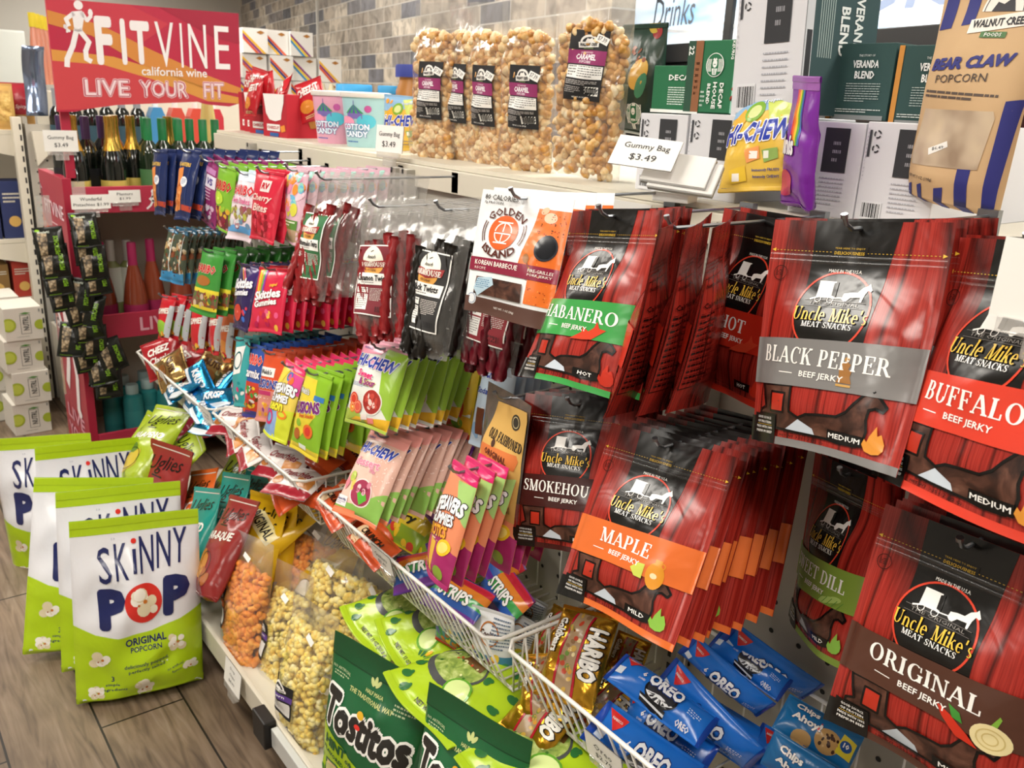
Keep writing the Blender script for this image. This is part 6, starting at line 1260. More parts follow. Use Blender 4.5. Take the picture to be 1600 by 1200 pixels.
# dark coffee bag
def f_cof(a): siren(a,.62,.80,.16); a.ell(.62,.45,.20,.24,'#d9b055',3,n=20,rot=-20); a.ell(.72,.55,.10,.2,'#3f8a6a',4,n=14,rot=-20); a.blobs(.3,.2,.7,.35,8,['#8a4a2a'],.025,.05,4,3); a.ell(.8,.08,.1,None,'#8c2a2c',3); a.ell(.72,.02,.12,None,'#b09a3c',3); a.blobs(0,.5,.25,.9,8,['#2f8a6a','#c9402c'],.05,.09,4,3)
chip('cof','coffee_bag',.13,.22,.03,'#20382f',f_cof,111,shape='stand',cat='coffee bag',wrinkle=.002); PEG['cof'].place(((1.26,1.262,1.645),-92,2,0,.9),'dark green coffee bag with yellow mug picture behind the white cartons')
# kraft popcorn bag
KR = M('#cdab80',.65); KN='#2b2f7c'
def f_bear(a):
    for u0,u1,v1,sl in ((.05,.17,.20,.02),(.27,.39,.18,.0),(.50,.60,.08,.0)): a.poly([(u0,0),(u1,0),(u1-.0,v1),(u0-sl,v1+.01)],KN,2)
    a.ell(.63,.13,.20,.20,'#f1ede4',3,n=24,a0=0,a1=180); a.ell(.63,.13,.18,.18,'#3a3a40',4,ring=.008,n=24,a0=0,a1=180); a.poly([(.52,.13),(.56,.09),(.62,.10),(.70,.07),(.74,.13)],'#3a3a40',4,False)
    a.poly([(.36,.165),(.92,.125),(.93,.185),(.37,.225)],'#f1ede4',5); a.text('WALNUT CREEK',.645,.175,.034,'#2a2a30',fit=.50,bold=.05,rot=4,L=7); a.rect(.50,.215,.74,.240,'#4f7a4a',5,False); a.text('FOODS',.62,.2275,.016,'#eef0ea',fit=.16,bold=.04,L=7)
    a.text('BEAR CLAW',.50,.345,.055,KN,fit=.78,bold=.10,shear=.25,rot=5,L=4); a.text('POPCORN',.46,.415,.036,'#4a3f3a',fit=.52,bold=.0,rot=4,L=4); a.lines(.10,.475,.86,.515,2,'#5a4c44',fill=.55)
    a.poly([(.14,.56),(.86,.545),(.88,.575),(.84,.80),(.10,.82),(.08,.79)],tex_mat('popcorn_window','noise',14,[(.3,'#a08a74'),(.5,'#c9b59c'),(.7,'#dcc8a8')],.25,detail=2),3); a.poly([(.30,.735),(.50,.690),(.52,.715),(.32,.765)],'#f4f2ec',5,False); a.text('$6.49',.41,.727,.016,'#3a3a40',fit=.13,rot=13,L=6); a.text('NET WT. 7 OZ. (198g)',.26,.875,.018,'#4a3f3a',fit=.32,bold=.03,L=4)
    for u0,u1,v0 in ((.06,.14,.92),(.22,.30,.91),(.42,.54,.91),(.66,.80,.63),(.90,1.0,.50)): a.poly([(u0+.02,v0),(u1,v0-.012),(u1-.02,1),(u0,1)],KN,2)
chip('bear','popcorn_bag',.19,.34,.035,KR,f_bear,112,cat='popcorn bag',seal=False,colf=MATTE,wrinkle=.002,warp=.004); PEG['bear'].place(PP('bear',True),'tan paper popcorn bag with navy stripes and a cloudy window','tan popcorn bags'); _q = PP('bear',True); PEG['bear'].place(((_q[0][0]+.01,_q[0][1]-.175,_q[0][2]),)+_q[1:],'tan paper popcorn bag cut by the frame edge, next to the whole one','tan popcorn bags')
# fruit chews on the deck
def f_hic(a): a.poly([(0,0),(1,0),(1,.18),(0,.3)],'#8fb8dc',2); a.poly([(.5,.08),(1,.02),(1,.5),(.7,.45)],'#c9d86a',3); hichew(a,.50,.44,.20,.86,4); a.text('Tropical Mix',.68,.13,.05,'#f4f6fa',fit=.4,bold=.05,rot=8,out=('#3a7ac0',.06),L=6); a.ell(.40,.24,.14,.11,'#7fae3a',5,n=18,rot=25); a.ell(.40,.24,.09,.07,'#d6e09a',6,n=16,rot=25); a.poly([(.12,.30),(.24,.20),(.34,.28),(.26,.38),(.12,.38)],'#e9ae3c',5,False); a.blobs(.05,.1,.35,.2,4,['#ef9f3c'],.03,.05,4,6); a.poly([(.38,.62),(.56,.58),(.58,.70),(.42,.74)],'#ef9f5c',6,False); a.rect(.45,.63,.55,.70,'#f6f2ea',7,False); a.poly([(.60,.62),(.80,.60),(.82,.70),(.64,.74)],'#8fae5a',6,False); a.rect(.63,.63,.70,.70,'#eef0e0',7,False); a.poly([(.16,.80),(.40,.76),(.42,.90),(.2,.92)],'#e9c23c',6,False); a.rect(.22,.83,.32,.90,'#f6f2ea',7,False); a.text('Immensely FRUITY',.66,.81,.035,'#2a3f8c',fit=.34,bold=.04,L=5); a.text('Intensely CHEWY',.66,.87,.035,'#2a3f8c',fit=.32,bold=.04,L=5); a.lines(.04,.95,.5,.97,1,'#2a3f8c')
peg('hic','fruit_chew_bag','candy bag','pillow',.17,.19,.026,'#e3bc4c',f_hic,113,warp=.008,wrinkle=.004); PEG['hic'].place(PP('hic',True),'large yellow tropical mix fruit chew bag standing on the top shelf'); PEG['hic'].place((( 1.20,2.03,1.498),-62,4,2,.72),'small tropical fruit chew bag beside the blue cotton candy tub')
def f_skm(a):
    for i,c in enumerate(('#d8352f','#ea7a2c','#f0c52e','#54a53c','#3a62b0')): a.poly([(.3+i*.06,.1),(.36+i*.06,.1),(.5+i*.06,.5),(.44+i*.06,.5)],c,2)
    a.text('Minis',.3,.5,.16,'#f2eef6',fit=.6,bold=.07,out=('#4a1a6c',.05),L=6); a.rect(0,0,1,.10,'#9a5fae',3); a.ell(.3,.8,.24,.2,'#b8355c',4)
peg('skm','candy_pouch','candy bag','stand',.10,.19,.018,'#7a2c9c',f_skm,114,wrinkle=.004); PEG['skm'].place(((1.085,.772,1.548),-122,6,2,.95),'purple candy bag turned edge on, leaning on the fruit chew bag')
# card stand
for _k in range(3):
    t = tag_card('price_card_stack',['stack of white price cards at the shelf edge, top card reading Gummy Bag','second stack of white price cards behind the first','third stack of white price cards at the back'][_k],.105,.055,[('Gummy Bag',.34,.24,.72),('$3.49',.70,.24,.42)] if _k == 0 else [],((1.028,.995,1.452),(1.062,.955,1.428),(1.068,.945,1.419))[_k],-66,-40,4,False,'price cards','price cards on the top shelf',thick=(.0012,.006,.006)[_k])
solid('card_holder',MB().box((-.03,-.02,-.003),(.03,.02,.012),PAPER('#ecebe6'),.002),'small white card holder on the shelf edge under the price cards','card holder',loc=(1.06,.965,DZ+.002),rz=-70)
tag_card('price_tag','white price tag reading Gummy Bag below the small fruit chew bag',.085,.06,[('Gummy Bag',.34,.22,.78),('$3.49',.70,.24,.5)],(1.045,1.83,1.432),-75,-6)
# white stickers on the rail
for _k,(y0,y1) in enumerate(((1.02,1.22),(.30,.42))): solid('shelf_sticker',MB().box((PX-.0135,y0,ZT-.042),(PX-.012,y1,ZT-.006),PAPER('#e9e7e2')),['blank white sticker strip on the top rail above the jerky hooks','blank white sticker strip on the top rail at the near end'][_k],'sticker')
tag_card('price_tag','blank white price card hanging over the buffalo jerky pouch',.10,.063,[],(.74,.270,1.414),-90,-2)
# jars, tubs
def jar(name,label,cat,r,h,lidr,lidh,body,lid,loc,band=None,group=None,fn=None):
    o = solid(name,MB().lathe([(r*.9,0),(r,.006),(r,h*.8),(r*.82,h*.93),(r*.82,h)],body,28),label,cat,loc=loc,group=group,auto=50)
    solid('lid',MB().lathe([(lidr,0),(lidr,lidh*.85),(lidr*.95,lidh)],lid,28),parent=o,loc=(0,0,h),auto=40)
    if band: solid('label',MB().lathe([(r+.0006,h*.16),(r+.0006,h*.74)],band,28,cap=False),parent=o,smooth=True)
    return o
HON = M('#7a3a12',.12,coat=.5)
for _k,(x,y,lb) in enumerate(((1.26,2.44,'amber honey jar with bright blue lid, left of three'),(1.24,2.36,'amber honey jar with bright blue lid in front'),(1.32,2.30,'amber honey jar with bright blue lid beside the peanut butter'))): jar('honey_jar',lb,'jar',.045,.14,.042,.022,HON,MATTE('#3a9fd8'),(x,y,DZ),None,'honey jars')
pb = jar('peanut_butter_jar','tall peanut butter jar with navy lid and navy label','jar',.052,.185,.053,.032,M('#a8723a',.3),MATTE('#26368c'),(1.32,2.18,DZ),INK('#22388c'))
def wrap_print(surfR, H, art, colf=INK, zt=0, name='print'):
    v,l,f,c,cols = art.arrays(.012); a = v[:,0]/surfR-math.pi/2; R = surfR+.0008+l*.0002
    return make_mesh(name, np.stack([R*np.cos(a),R*np.sin(a),v[:,1]+zt],-1), f, [colf(x) if isinstance(x,str) else x for x in cols], c, np.stack([np.cos(a),np.sin(a),0*a],-1))
_a = Art(.11,.12); _a.text('Peter',.4,.28,.16,'#e9e4dc',fit=.3,bold=.05,out=('#c8202a',.08),L=3); _a.lines(.6,.25,.9,.4,2,'#d9b03a',L=3); _a.ell(.35,.62,.14,None,'#7a4a24',3); _a.ell(.7,.66,.12,None,'#b08a5a',3); _a.lines(.2,.85,.8,.95,2,'#cfd6ea',L=3)
k_ = obj('printed_label', wrap_print(.0528,.12,_a,zt=.145), pb); k_.rotation_euler = (0,0,rad(-42))
def tub(label,loc,base,art_fn,group,rz=-60):
    o = solid('cotton_candy_tub',MB().lathe([(.050,0),(.052,.004),(.064,.128)],base,30),label,'candy tub',loc=loc,group=group,auto=60)
    solid('lid',MB().lathe([(.067,0),(.069,.004),(.069,.012),(.062,.014)],M('#efe9e4',.3),30),parent=o,loc=(0,0,.128),auto=40)
    a = Art(.13,.115); art_fn(a); v,l,f,c,cols = a.arrays(.012); z = v[:,1]+.122; R0 = .0515+z/.128*.0125; an = v[:,0]/.058-math.pi/2; R = R0+.0006+l*.0002
    k = obj('printed_wrap', make_mesh('printed_wrap', np.stack([R*np.cos(an),R*np.sin(an),z],-1), f, [INK(x) for x in cols], c, np.stack([np.cos(an),np.sin(an),0*an],-1)), o); k.rotation_euler = (0,0,rad(rz)); return o
def f_cot(bg,pk):
    def f(a):
        for i in range(7): a.poly([(.5,.10),(.30+i*.057,.30),(.357+i*.057,.30)],['#3f9a5c','#5a4aa0'][i%2],3)
        a.rect(.33,.30,.67,.42,'#7a6ab0',3); a.line([(.5,.02),(.5,.12)],.012,'#5a4aa0',4); a.ell(.78,.2,.07,None,pk,3); a.ell(.3,.5,.2,.12,'#ef9ab8',3); a.ell(.75,.48,.2,.14,'#5ac0d6',3)
        a.text('COTTON',.5,.60,.14,'#e9f2fa',fit=.62,bold=.07,out=('#3a6ab8',.08),L=6); a.text('CANDY',.5,.76,.14,'#e9f2fa',fit=.56,bold=.07,out=('#3a6ab8',.08),L=6); a.lines(.25,.92,.75,.97,1,'#3a6ab8',L=4)
    return f
tub('pink cotton candy tub with white lid beside the red cracker boxes',(1.185,2.385,DZ),M('#e8a9c2',.3),f_cot('#e8a9c2','#c05a9c'),'cotton candy tubs'); tub('pale blue cotton candy tub with white lid next to the pink one',(1.195,2.225,DZ),M('#a9d3da',.3),f_cot('#a9d3da','#c05a9c'),'cotton candy tubs')
# red cracker boxes
RED = '#b3182a'
def f_cbox(torn):
    def f(a):
        if torn: a.poly([(.06,0),(.92,0),(.90,.2),(.80,.45),(.78,.58),(.55,.63),(.30,.60),(.16,.45)],'#efecea',3)
        else: a.poly([(.2,0),(.8,0),(.78,.5),(.24,.52)],'#7a1420',3)
        a.rect(.18,.70,.72,.86,'#efecea',4,False); a.text('CHEEZ-IT',.45,.78,.07,RED,fit=.5,bold=.06,L=5); a.rect(.30,.90,.66,.985,'#2a5a9c',4); a.poly([(.74,.74),(.92,.70),(.95,.84),(.78,.88)],'#e08a2c',4,False)
    return f
def f_cs(a): a.poly([(.6,.62),(.9,.58),(.95,.74),(.66,.78)],'#a8702c',3,False)
for _k,(y,x,t_) in enumerate(((2.665,1.12,True),(2.83,1.14,False),(2.925,1.16,True),(2.995,1.17,False))): carton('cracker_box',['red cheese cracker box with torn white opening, nearest','red cheese cracker box second from the nearest, a bag standing in its opening','red cheese cracker box third from the nearest, torn opening','red cheese cracker box farthest on the top shelf'][_k],'box',.145,.12,.125,RED,(x,y,DZ),-84,f_cbox(t_),f_cs,'red cracker boxes on the top shelf')
def f_chz(a): a.text('CHEEZ-IT',.5,.28,.2,'#f2efe9',fit=.8,bold=.07,rot=8,L=5); a.ell(.4,.68,.3,.2,'#d98a34',3,n=14); a.lines(.2,.88,.8,.95,2,'#f2d9a0')
chip('chz_bag','cracker_bag',.11,.14,.022,'#b81c28',f_chz,115,shape='pillow',cat='snack bag',wrinkle=.005)
for _k,(x,y,z,th,ln,ro) in enumerate(((1.17,2.66,1.535,-110,-30,40),(1.20,2.60,1.54,-60,-10,-20),(1.15,2.83,1.57,-80,-5,10),(1.19,2.93,1.56,-60,-10,-12),(1.13,2.80,1.54,-95,-15,0),(1.20,2.995,1.555,-70,0,14))): PEG['chz_bag'].place(((x,y,z-.012),th,ln,ro,.85), f'red cheese cracker bag sticking out of the boxes, {ORD[_k]} from the near end','red cracker bags')

# ================================================================ BEHIND THE GONDOLA
bd = np.array([.208,.978]); bd /= np.linalg.norm(bd); bp = np.array([3.98,8.07])
def wallpt(s_): return bp+bd*s_
rzb = math.degrees(math.atan2(bd[1],bd[0]))
_s0, _s1 = -5.22, 4.5
struct('wall_brick', MB().box((_s0,0,0),(_s1,.12,2.95), brick_mat()), (bp[0],bp[1],0), rzb-180+180)
for _o in [bpy.data.objects['wall_brick']]: _o.rotation_euler = (0,0,math.atan2(bd[1],bd[0])); 
struct('trim_1', MB().box((-.015,.12,0),(.015,.14,2.95), M('#d6d4ce',.5)), (bp[0],bp[1],0), rzb)
# white striped cartons on a rear rack
rk = root('rear_rack','cream metal rack behind the candy gondola carrying white striped cartons','display rack',(2.65,6.3,0))
solid('rack_body',MB().box((-.55,-.25,0),(.60,.15,1.36),CREAM2,.004),parent=rk); solid('rack_top',MB().box((-.58,-.28,1.36),(.62,.17,1.40),CREAM,.004),parent=rk)
def f_st(i):
    C3 = [['#d8582c','#2a3f8c','#e9b52c'],['#8a3a7c','#e9c92c','#2a8ac0'],['#e9b52c','#8a3a7c','#d8582c']][i%3]
    def f(a):
        for k in range(3): a.poly([(.02,.05+k*.11),(.02,.16+k*.11),(.92,1.0),(.98,1.0),(.98,.92-k*0)] if k == 0 and False else [(.0,.08+k*.12),(.0,.20+k*.12),(.80-k*.14,1),(.92-k*.14,1)],C3[k],2)
        a.poly([(.55,.16),(.72,.08),(.88,.16),(.72,.24)],'#a8702c',3,False)
    return f
_n = 0
for row,(z,xs) in enumerate(((1.40,(2.22,2.40,2.58,2.76,2.94,3.12)),(1.56,(2.24,2.42,2.60,2.78,2.96)),(1.72,(2.42,2.58,2.75)))):
    for i,x in enumerate(xs):
        carton('striped_carton',f"white carton with coloured diagonal stripes, {['lowest','middle','top'][row]} row, {ORD[i]} from the left".replace('front','first'),'carton',.165,.22,.155,'#e4e2de',(x,6.03+.03*(i%2),z),-8+4*(i%3),f_st(i+row),group='white striped cartons by the brick wall'); _n += 1
for i in range(6): solid('small_bottle',MB().lathe([(.028,0),(.03,.01),(.03,.10),(.014,.13),(.014,.15)],M('#d9cfae',.4),14),f'small cream bottle on the rear rack, {ORD[i]} from the left'.replace('front','first'),'bottle',loc=(2.86+.07*i,5.95+.01*i,1.40),group='cream bottles on the rear rack',auto=40)
# ---- cooler
cd = np.array([.278,.961]); cd /= np.linalg.norm(cd); rzc = math.degrees(math.atan2(cd[1],cd[0])); cp = np.array([3.04,2.90])
BLK = M('#17181a',.35); GLS = M('#0f1416',.08,coat=.6)
ck = root('drinks_cooler','long black glass door drinks cooler with lit header signs','cooler',(cp[0],cp[1],0),rzc)
# local x runs away along the cooler, local +y faces the gondola
solid('cabinet',MB().box((-4.6,-.75,0),(.22,-.03,2.25),BLK),parent=ck)
solid('top_frame',MB().box((-4.6,-.03,2.10),(.22,.03,2.25),BLK,.004),parent=ck)
for _k in range(6):
    x1 = .0-_k*.80
    solid('door_glass',MB().box((x1-.74,-.02,.25),(x1-.02,-.012,1.64),GLS),parent=ck)
    solid('door_frame',MB().box((x1-.80,-.03,.20),(x1-.74,.02,1.68),BLK,.003).box((x1-.02,-.03,.20),(x1+.0,.02,1.68),BLK,.003).box((x1-.74,-.03,1.60),(x1-.02,.02,1.68),BLK,.003).box((x1-.74,-.03,.20),(x1-.02,.02,.28),BLK,.003),parent=ck)
def sky_sign():
    if 'header' in MATS: return MATS['header']
    m,nt,b = _new('header'); tc = nt.nodes.new('ShaderNodeTexCoord'); n = nt.nodes.new('ShaderNodeTexNoise'); n.inputs['Scale'].default_value = 1.6; n.inputs['Detail'].default_value = 3
    mp = nt.nodes.new('ShaderNodeMapping'); mp.inputs['Scale'].default_value = (1,1,4); r = ramp(nt,[(.32,'#7fb0d8'),(.5,'#d6e6f2'),(.62,'#fbfdfd')])
    nt.links.new(tc.outputs['Object'],mp.inputs[0]); nt.links.new(mp.outputs[0],n.inputs['Vector']); nt.links.new(n.outputs['Fac'],r.inputs[0]); nt.links.new(r.outputs[0],b.inputs['Base Color']); nt.links.new(r.outputs[0],b.inputs['Emission Color']); b.inputs['Emission Strength'].default_value = .75; b.inputs['Roughness'].default_value = .25; MATS['header'] = m; return m
for _k in range(4):
    x1 = (.94,-.54,-2.02,-3.50)[_k]; w_ = 1.43
    sg = solid('header_sign',MB().box((x1-w_,-.02,1.755),(x1,.03,2.10),sky_sign()),parent=ck)
    solid('sign_divider',MB().box((x1,-.03,1.68),(x1+.05,.045,2.12),BLK,.003).box((x1-w_,-.03,1.68),(x1,.045,1.755),BLK,.003),parent=ck)
    a = Art(w_,.345); a.text('Cold',(.26 if _k == 0 else .55),.55,.62,'#93a4c6',fit=.42,bold=.02,shear=.2,L=2,out=('#fbfdfe',.03)); a.text('Drinks',(.72 if _k == 0 else .9),.62,.34,'#6a7078',fit=.23 if _k == 0 else .12,bold=.0,shear=.15,L=2)
    for s_ in range(2): a.line([(k/12,.86-.05*s_+.05*math.sin(k*.7+s_)) for k in range(13)],.008,'#f4f8fa',2)
    k = obj('sign_lettering', art_face('sign_lettering', w_, .345, a, MATTE), ck); k.location = (x1-w_/2,.0315,2.10); k.rotation_euler = (0,0,rad(180))

# ================================================================ WINE DISPLAY
WR = M('#a8223c',.4); WR2 = M('#b5304a',.4)
wx0, wx1, wy0, wy1 = .672, 1.34, 3.50, 3.92
wd = root('wine_display','red cardboard wine display stand with header sign and three shelves','display stand',((wx0+wx1)/2,wy0,0))
Lw = lambda x,y,z: (x-(wx0+wx1)/2, y-wy0, z)
def wbox(name,a,b,m,bev=.002): return solid(name,MB().box(Lw(*a),Lw(*b),m,bev),parent=wd)
for x in (wx0,wx1-.03): wbox('side_panel',(x,wy0,0),(x+.03,wy1,1.165),WR)
wbox('back_panel',(wx0+.03,wy1-.02,0),(wx1-.03,wy1,1.165),M('#b5ae9f',.6))
def art_on_panel(name, w, h, art, loc, rz): k = obj(name, art_face(name,w,h,art,M if False else MATTE), wd); k.location = Lw(*loc); k.rotation_euler = (0,0,rad(rz)); return k
for z,tx in ((1.135,'FITVINE'),(.66,'LIVE YOUR FIT'),(.19,'LIVE YOUR FIT')):
    wbox('shelf',(wx0+.03,wy0+.01,z-.09),(wx1-.03,wy1-.02,z-.07),M('#cfc7b4',.5)); wbox('shelf_lip',(wx0+.03,wy0-.006,z-.095),(wx1-.03,wy0+.008,z),WR2)
    w_ = wx1-wx0-.06; a = Art(w_,.095)
    if tx == 'FITVINE':
        a.text('FIT',.60,.5,.5,'#f4eef0',fit=.16,bold=.05); a.text('VINE',.78,.5,.5,'#f4eef0',fit=.18); a.ell(.455,.22,.014,None,'#f4eef0',2,n=10); a.line([(.455,.32),(.45,.58)],.022,'#f4eef0',2); a.line([(.45,.58),(.475,.72),(.468,.92)],.012,'#f4eef0',2); a.line([(.45,.58),(.435,.75),(.412,.88)],.012,'#f4eef0',2); a.line([(.455,.38),(.432,.5),(.44,.56)],.009,'#f4eef0',2); a.line([(.455,.38),(.478,.48),(.49,.38)],.009,'#f4eef0',2)
    else: a.text('LIVE',.42,.5,.56,'#e3a9b8',fit=.22,bold=.03); a.text('YOUR',.64,.5,.56,'#e3a9b8',fit=.18,bold=.03); a.text('FIT',.82,.5,.56,'#e3a9b8',fit=.12,bold=.03)
    art_on_panel('lip_lettering',w_,.095,a,((wx0+wx1)/2,wy0-.0065,z),0)
a = Art(wy1-wy0,1.165); a.poly([(0,.14),(1,.30),(1,.46),(0,.30)],'#cf5a34',2); a.poly([(0,.30),(1,.46),(1,.50),(0,.36)],'#d98a3a',3); a.text('FITVINE',.55,.11,.045,'#ecc9d2',fit=.78,bold=.03,L=4); a.lines(.4,.155,.75,.165,1,'#ecc9d2',L=4)
W2 = '#efe6e8'; a.ell(.58,.30,.09,.12,W2,5,n=16); a.poly([(.40,.345),(.72,.335),(.80,.46),(.74,.56),(.44,.55)],W2,5); a.line([(.42,.36),(.20,.47),(.34,.52)],.09,W2,5); a.line([(.72,.36),(.90,.47),(.84,.55)],.08,W2,5); a.line([(.66,.54),(.74,.66),(.66,.78),(.72,.80)],.12,W2,5); a.line([(.50,.54),(.42,.64),(.30,.72)],.13,W2,5); a.blobs(.12,.50,.26,.56,8,[W2],.03,.045,4,5)
a.text('LIVE',.5,.83,.05,'#e0a0b0',fit=.7,bold=.04,L=4); a.text('YOUR',.5,.90,.05,'#e0a0b0',fit=.75,bold=.04,L=4); a.text('FIT',.5,.965,.05,'#e0a0b0',fit=.5,bold=.04,L=4)
art_on_panel('side_print',wy1-wy0,1.165,a,(wx0-.0005,(wy0+wy1)/2,1.165),-90)
wbox('sign_post',(wx0+.02,wy0+.01,1.165),(wx0+.05,wy0+.03,1.46),WR)
# header sign
q = POSE['fvsign']; SW, SH = .66, .34
hs = root('header_sign','red and orange header sign with a white running figure above the wine bottles','sign'); hs.parent = None; pose(hs,(q[0],q[1],q[2]),q[3],q[4]*.4,q[5])
prof = [(-SW/2,0),(SW/2,0),(SW/2,-SH+.02),(SW/2-.05,-SH+.005),(SW/2-.14,-SH+.012),(SW*.1,-SH+.045),(-SW*.12,-SH+.045),(-SW*.32,-SH-.005),(-SW*.42,-SH-.02),(-SW/2,-SH-.02)]
solid('board',MB().prism(prof,0,.012,M('#c02c48',.35)),parent=hs)
a = Art(SW,SH+.02); P0 = lambda u,v: (u,v)
a.poly([(.0,0),(.4,0),(.6,.15),(.45,.35),(.2,.2),(0,.12)],'#cb3a4a',2); a.poly([(0,.10),(.25,.20),(.5,.40),(.8,.62),(1,.74),(1,.80),(.75,.74),(.45,.55),(.2,.30),(0,.22)],'#d98c3e',3); a.poly([(0,.44),(.3,.48),(.6,.62),(.88,.80),(1,.84),(1,.90),(.8,.88),(.5,.68),(.25,.56),(0,.54)],'#de9a44',3); a.poly([(0,.54),(.25,.56),(.5,.68),(.8,.88),(.6,.90),(.3,.93),(.15,.97),(0,.985)],'#cf4248',2); a.poly([(.55,0),(1,0),(1,.3),(.85,.25)],'#a81f3c',2)
W2='#f7f2f2'; a.ell(.15,.04,.022,None,W2,6,n=16); a.poly([(.115,.10),(.165,.085),(.175,.13),(.155,.27),(.12,.27)],W2,6,False); a.line([(.12,.12),(.085,.17),(.095,.22)],.02,W2,6); a.line([(.165,.11),(.185,.17),(.205,.13)],.018,W2,6); a.line([(.145,.26),(.185,.36),(.165,.44),(.165,.51),(.185,.53)],.024,W2,6); a.line([(.13,.26),(.105,.40),(.072,.52),(.068,.58)],.026,W2,6); a.blobs(.072,.22,.095,.28,8,[W2],.006,.009,4,6); a.ell(.205,.10,.012,.02,W2,6,n=8)
a.text('F',.26,.34,.44,W2,fit=.085,bold=.07,L=6); a.text('I',.358,.34,.42,W2,fit=.026,bold=.07,L=6); a.text('T',.445,.34,.40,W2,fit=.10,bold=.07,L=6)
for ch,u,w in (('V',.575,.10),('I',.665,.012),('N',.755,.10),('E',.895,.085)): a.text(ch,u,.345,.42,W2,fit=w,bold=.0,L=6)
a.text('california wine',.62,.60,.085,W2,fit=.36,bold=.02,L=6)
for wd_,u,w in (('LIVE',.255,.24),('YOUR',.555,.27),('FIT',.835,.125)): a.text(wd_,u,.77,.175,'#f6dfe3',fit=w,bold=.085,L=6); a.text(wd_,u,.77,.163,'#bb334d',fit=w*.97,bold=.055,L=8); a.text(wd_,u,.77,.146,'#f6dfe3',fit=w*.92,bold=.012,L=10)
k = obj('sign_print', art_face('sign_print',SW,SH+.02,a,MATTE), hs)
# ---- bottles
def bottle(name,label,x,y,z,prof,mg,fprof=None,fm=None,lab=None,lm=None,group=None,foil='foil_neck',n=20):
    o = solid(name,MB().lathe(prof,mg,n),label,'bottle',loc=(x,y,z),group=group,auto=40)
    if fprof: solid(foil,MB().lathe(fprof,fm,n),parent=o,auto=40)
    if lab: solid('label',MB().lathe([(lab[2],lab[0]),(lab[2],lab[1])],lm,n,cap=False),parent=o,smooth=True)
    return o
BG = M('#0d120e',.08,coat=.6); GG = M('#1a2a18',.1,coat=.6); GOLD = FOIL('#c9a24a'); PUR = M('#3a1f4a',.3); GRN = M('#1f7a45',.3); RO = M('#94452c',.1,coat=.8); PKC = M('#a82a5a',.3); TEAL = M('#2f8a8c',.35)
CH_ = [(.036,0),(.043,.006),(.044,.13),(.036,.175),(.018,.225),(.014,.285),(.015,.295)]; WN = [(.034,0),(.037,.006),(.037,.17),(.030,.205),(.0145,.225),(.0145,.30)]
z1 = 1.068
for _k,(x,y) in enumerate(((.735,3.56),(.86,3.56),(.90,3.66),(.96,3.66),(1.10,3.66))): bottle('champagne_bottle',f'black champagne bottle with gold foil neck, {ORD[_k]} from the left on the top shelf'.replace('front','first'),x,y,z1,CH_,BG,[(.0445*.82,.172),(.0195,.224),(.0165,.285),(.018,.292),(.017,.312)],GOLD,(.03,.085,.0447),M('#c9b55a',.5),'champagne bottles on the wine display','gold_foil')
for _k,(x,y) in enumerate(((.725,3.70),(.775,3.74),(.80,3.66),(.875,3.74),(.925,3.76))): bottle('wine_bottle',f'dark wine bottle with purple capsule, {ORD[_k]} from the left'.replace('front','first'),x,y,z1,WN,BG,[(.0155,.222),(.0158,.302),(.0145,.306)],PUR,(.04,.12,.0377),M('#1b1c22',.5),'purple capped bottles on the wine display','capsule')
for _k,(x,y) in enumerate(((1.005,3.60),(1.065,3.62),(1.12,3.60),(1.17,3.62),(1.215,3.60),(1.27,3.62),(1.03,3.72),(1.15,3.72))): bottle('wine_bottle',f'green glass wine bottle with green screw cap, {ORD[_k]} of the group'.replace('front','first'),x,y,z1,WN,GG,[(.0158,.225),(.016,.303),(.0148,.306)],GRN,(.04,.12,.0377),M('#4a7a4a',.5),'green capped bottles on the wine display','screw_cap')
z2 = .593
for _k,(x,y) in enumerate(((.80,3.62),(.905,3.58),(.99,3.64),(1.08,3.58),(1.19,3.62))): bottle('rose_bottle',f'amber rose wine bottle with pink capsule, {ORD[_k]} from the left'.replace('front','first'),x,y,z2,[(.043,0),(.046,.006),(.045,.10),(.036,.16),(.019,.23),(.0145,.25),(.0145,.315)],RO,[(.0185,.235),(.0168,.25),(.017,.315),(.015,.322)],PKC,(.03,.085,.0464),M('#a82a5a',.5),'rose bottles on the wine display','capsule')
for _k,(x,y) in enumerate(((.80,3.75),(.87,3.76),(.93,3.75))): bottle('white_label_bottle',f'clear bottle with white and green label, {ORD[_k]} from the left on the middle shelf'.replace('front','first'),x,y,z2,WN,M('#9aa56a',.1,coat=.5),[(.0155,.222),(.0158,.302),(.0145,.306)],M('#d9d9d2',.4),(.06,.2,.0377),M('#dfe3d6',.5),'white label bottles','capsule')
z3 = .123
for _k,(x,y) in enumerate(((.80,3.66),(.86,3.58),(.93,3.62),(.99,3.58),(.86,3.72),(.95,3.74),(1.03,3.70))): bottle('teal_bottle',f'matte teal bottle with pale cap on the bottom wine shelf, {ORD[_k]} one'.replace('front','first'),x,y,z3,[(.036,0),(.038,.005),(.038,.15),(.034,.175),(.022,.185),(.022,.192)],TEAL,[(.024,.188),(.024,.222),(.022,.225)],M('#9fb8b8',.4),(.05,.12,.0386),M('#3a9496',.5),'teal bottles on the wine display','cap')
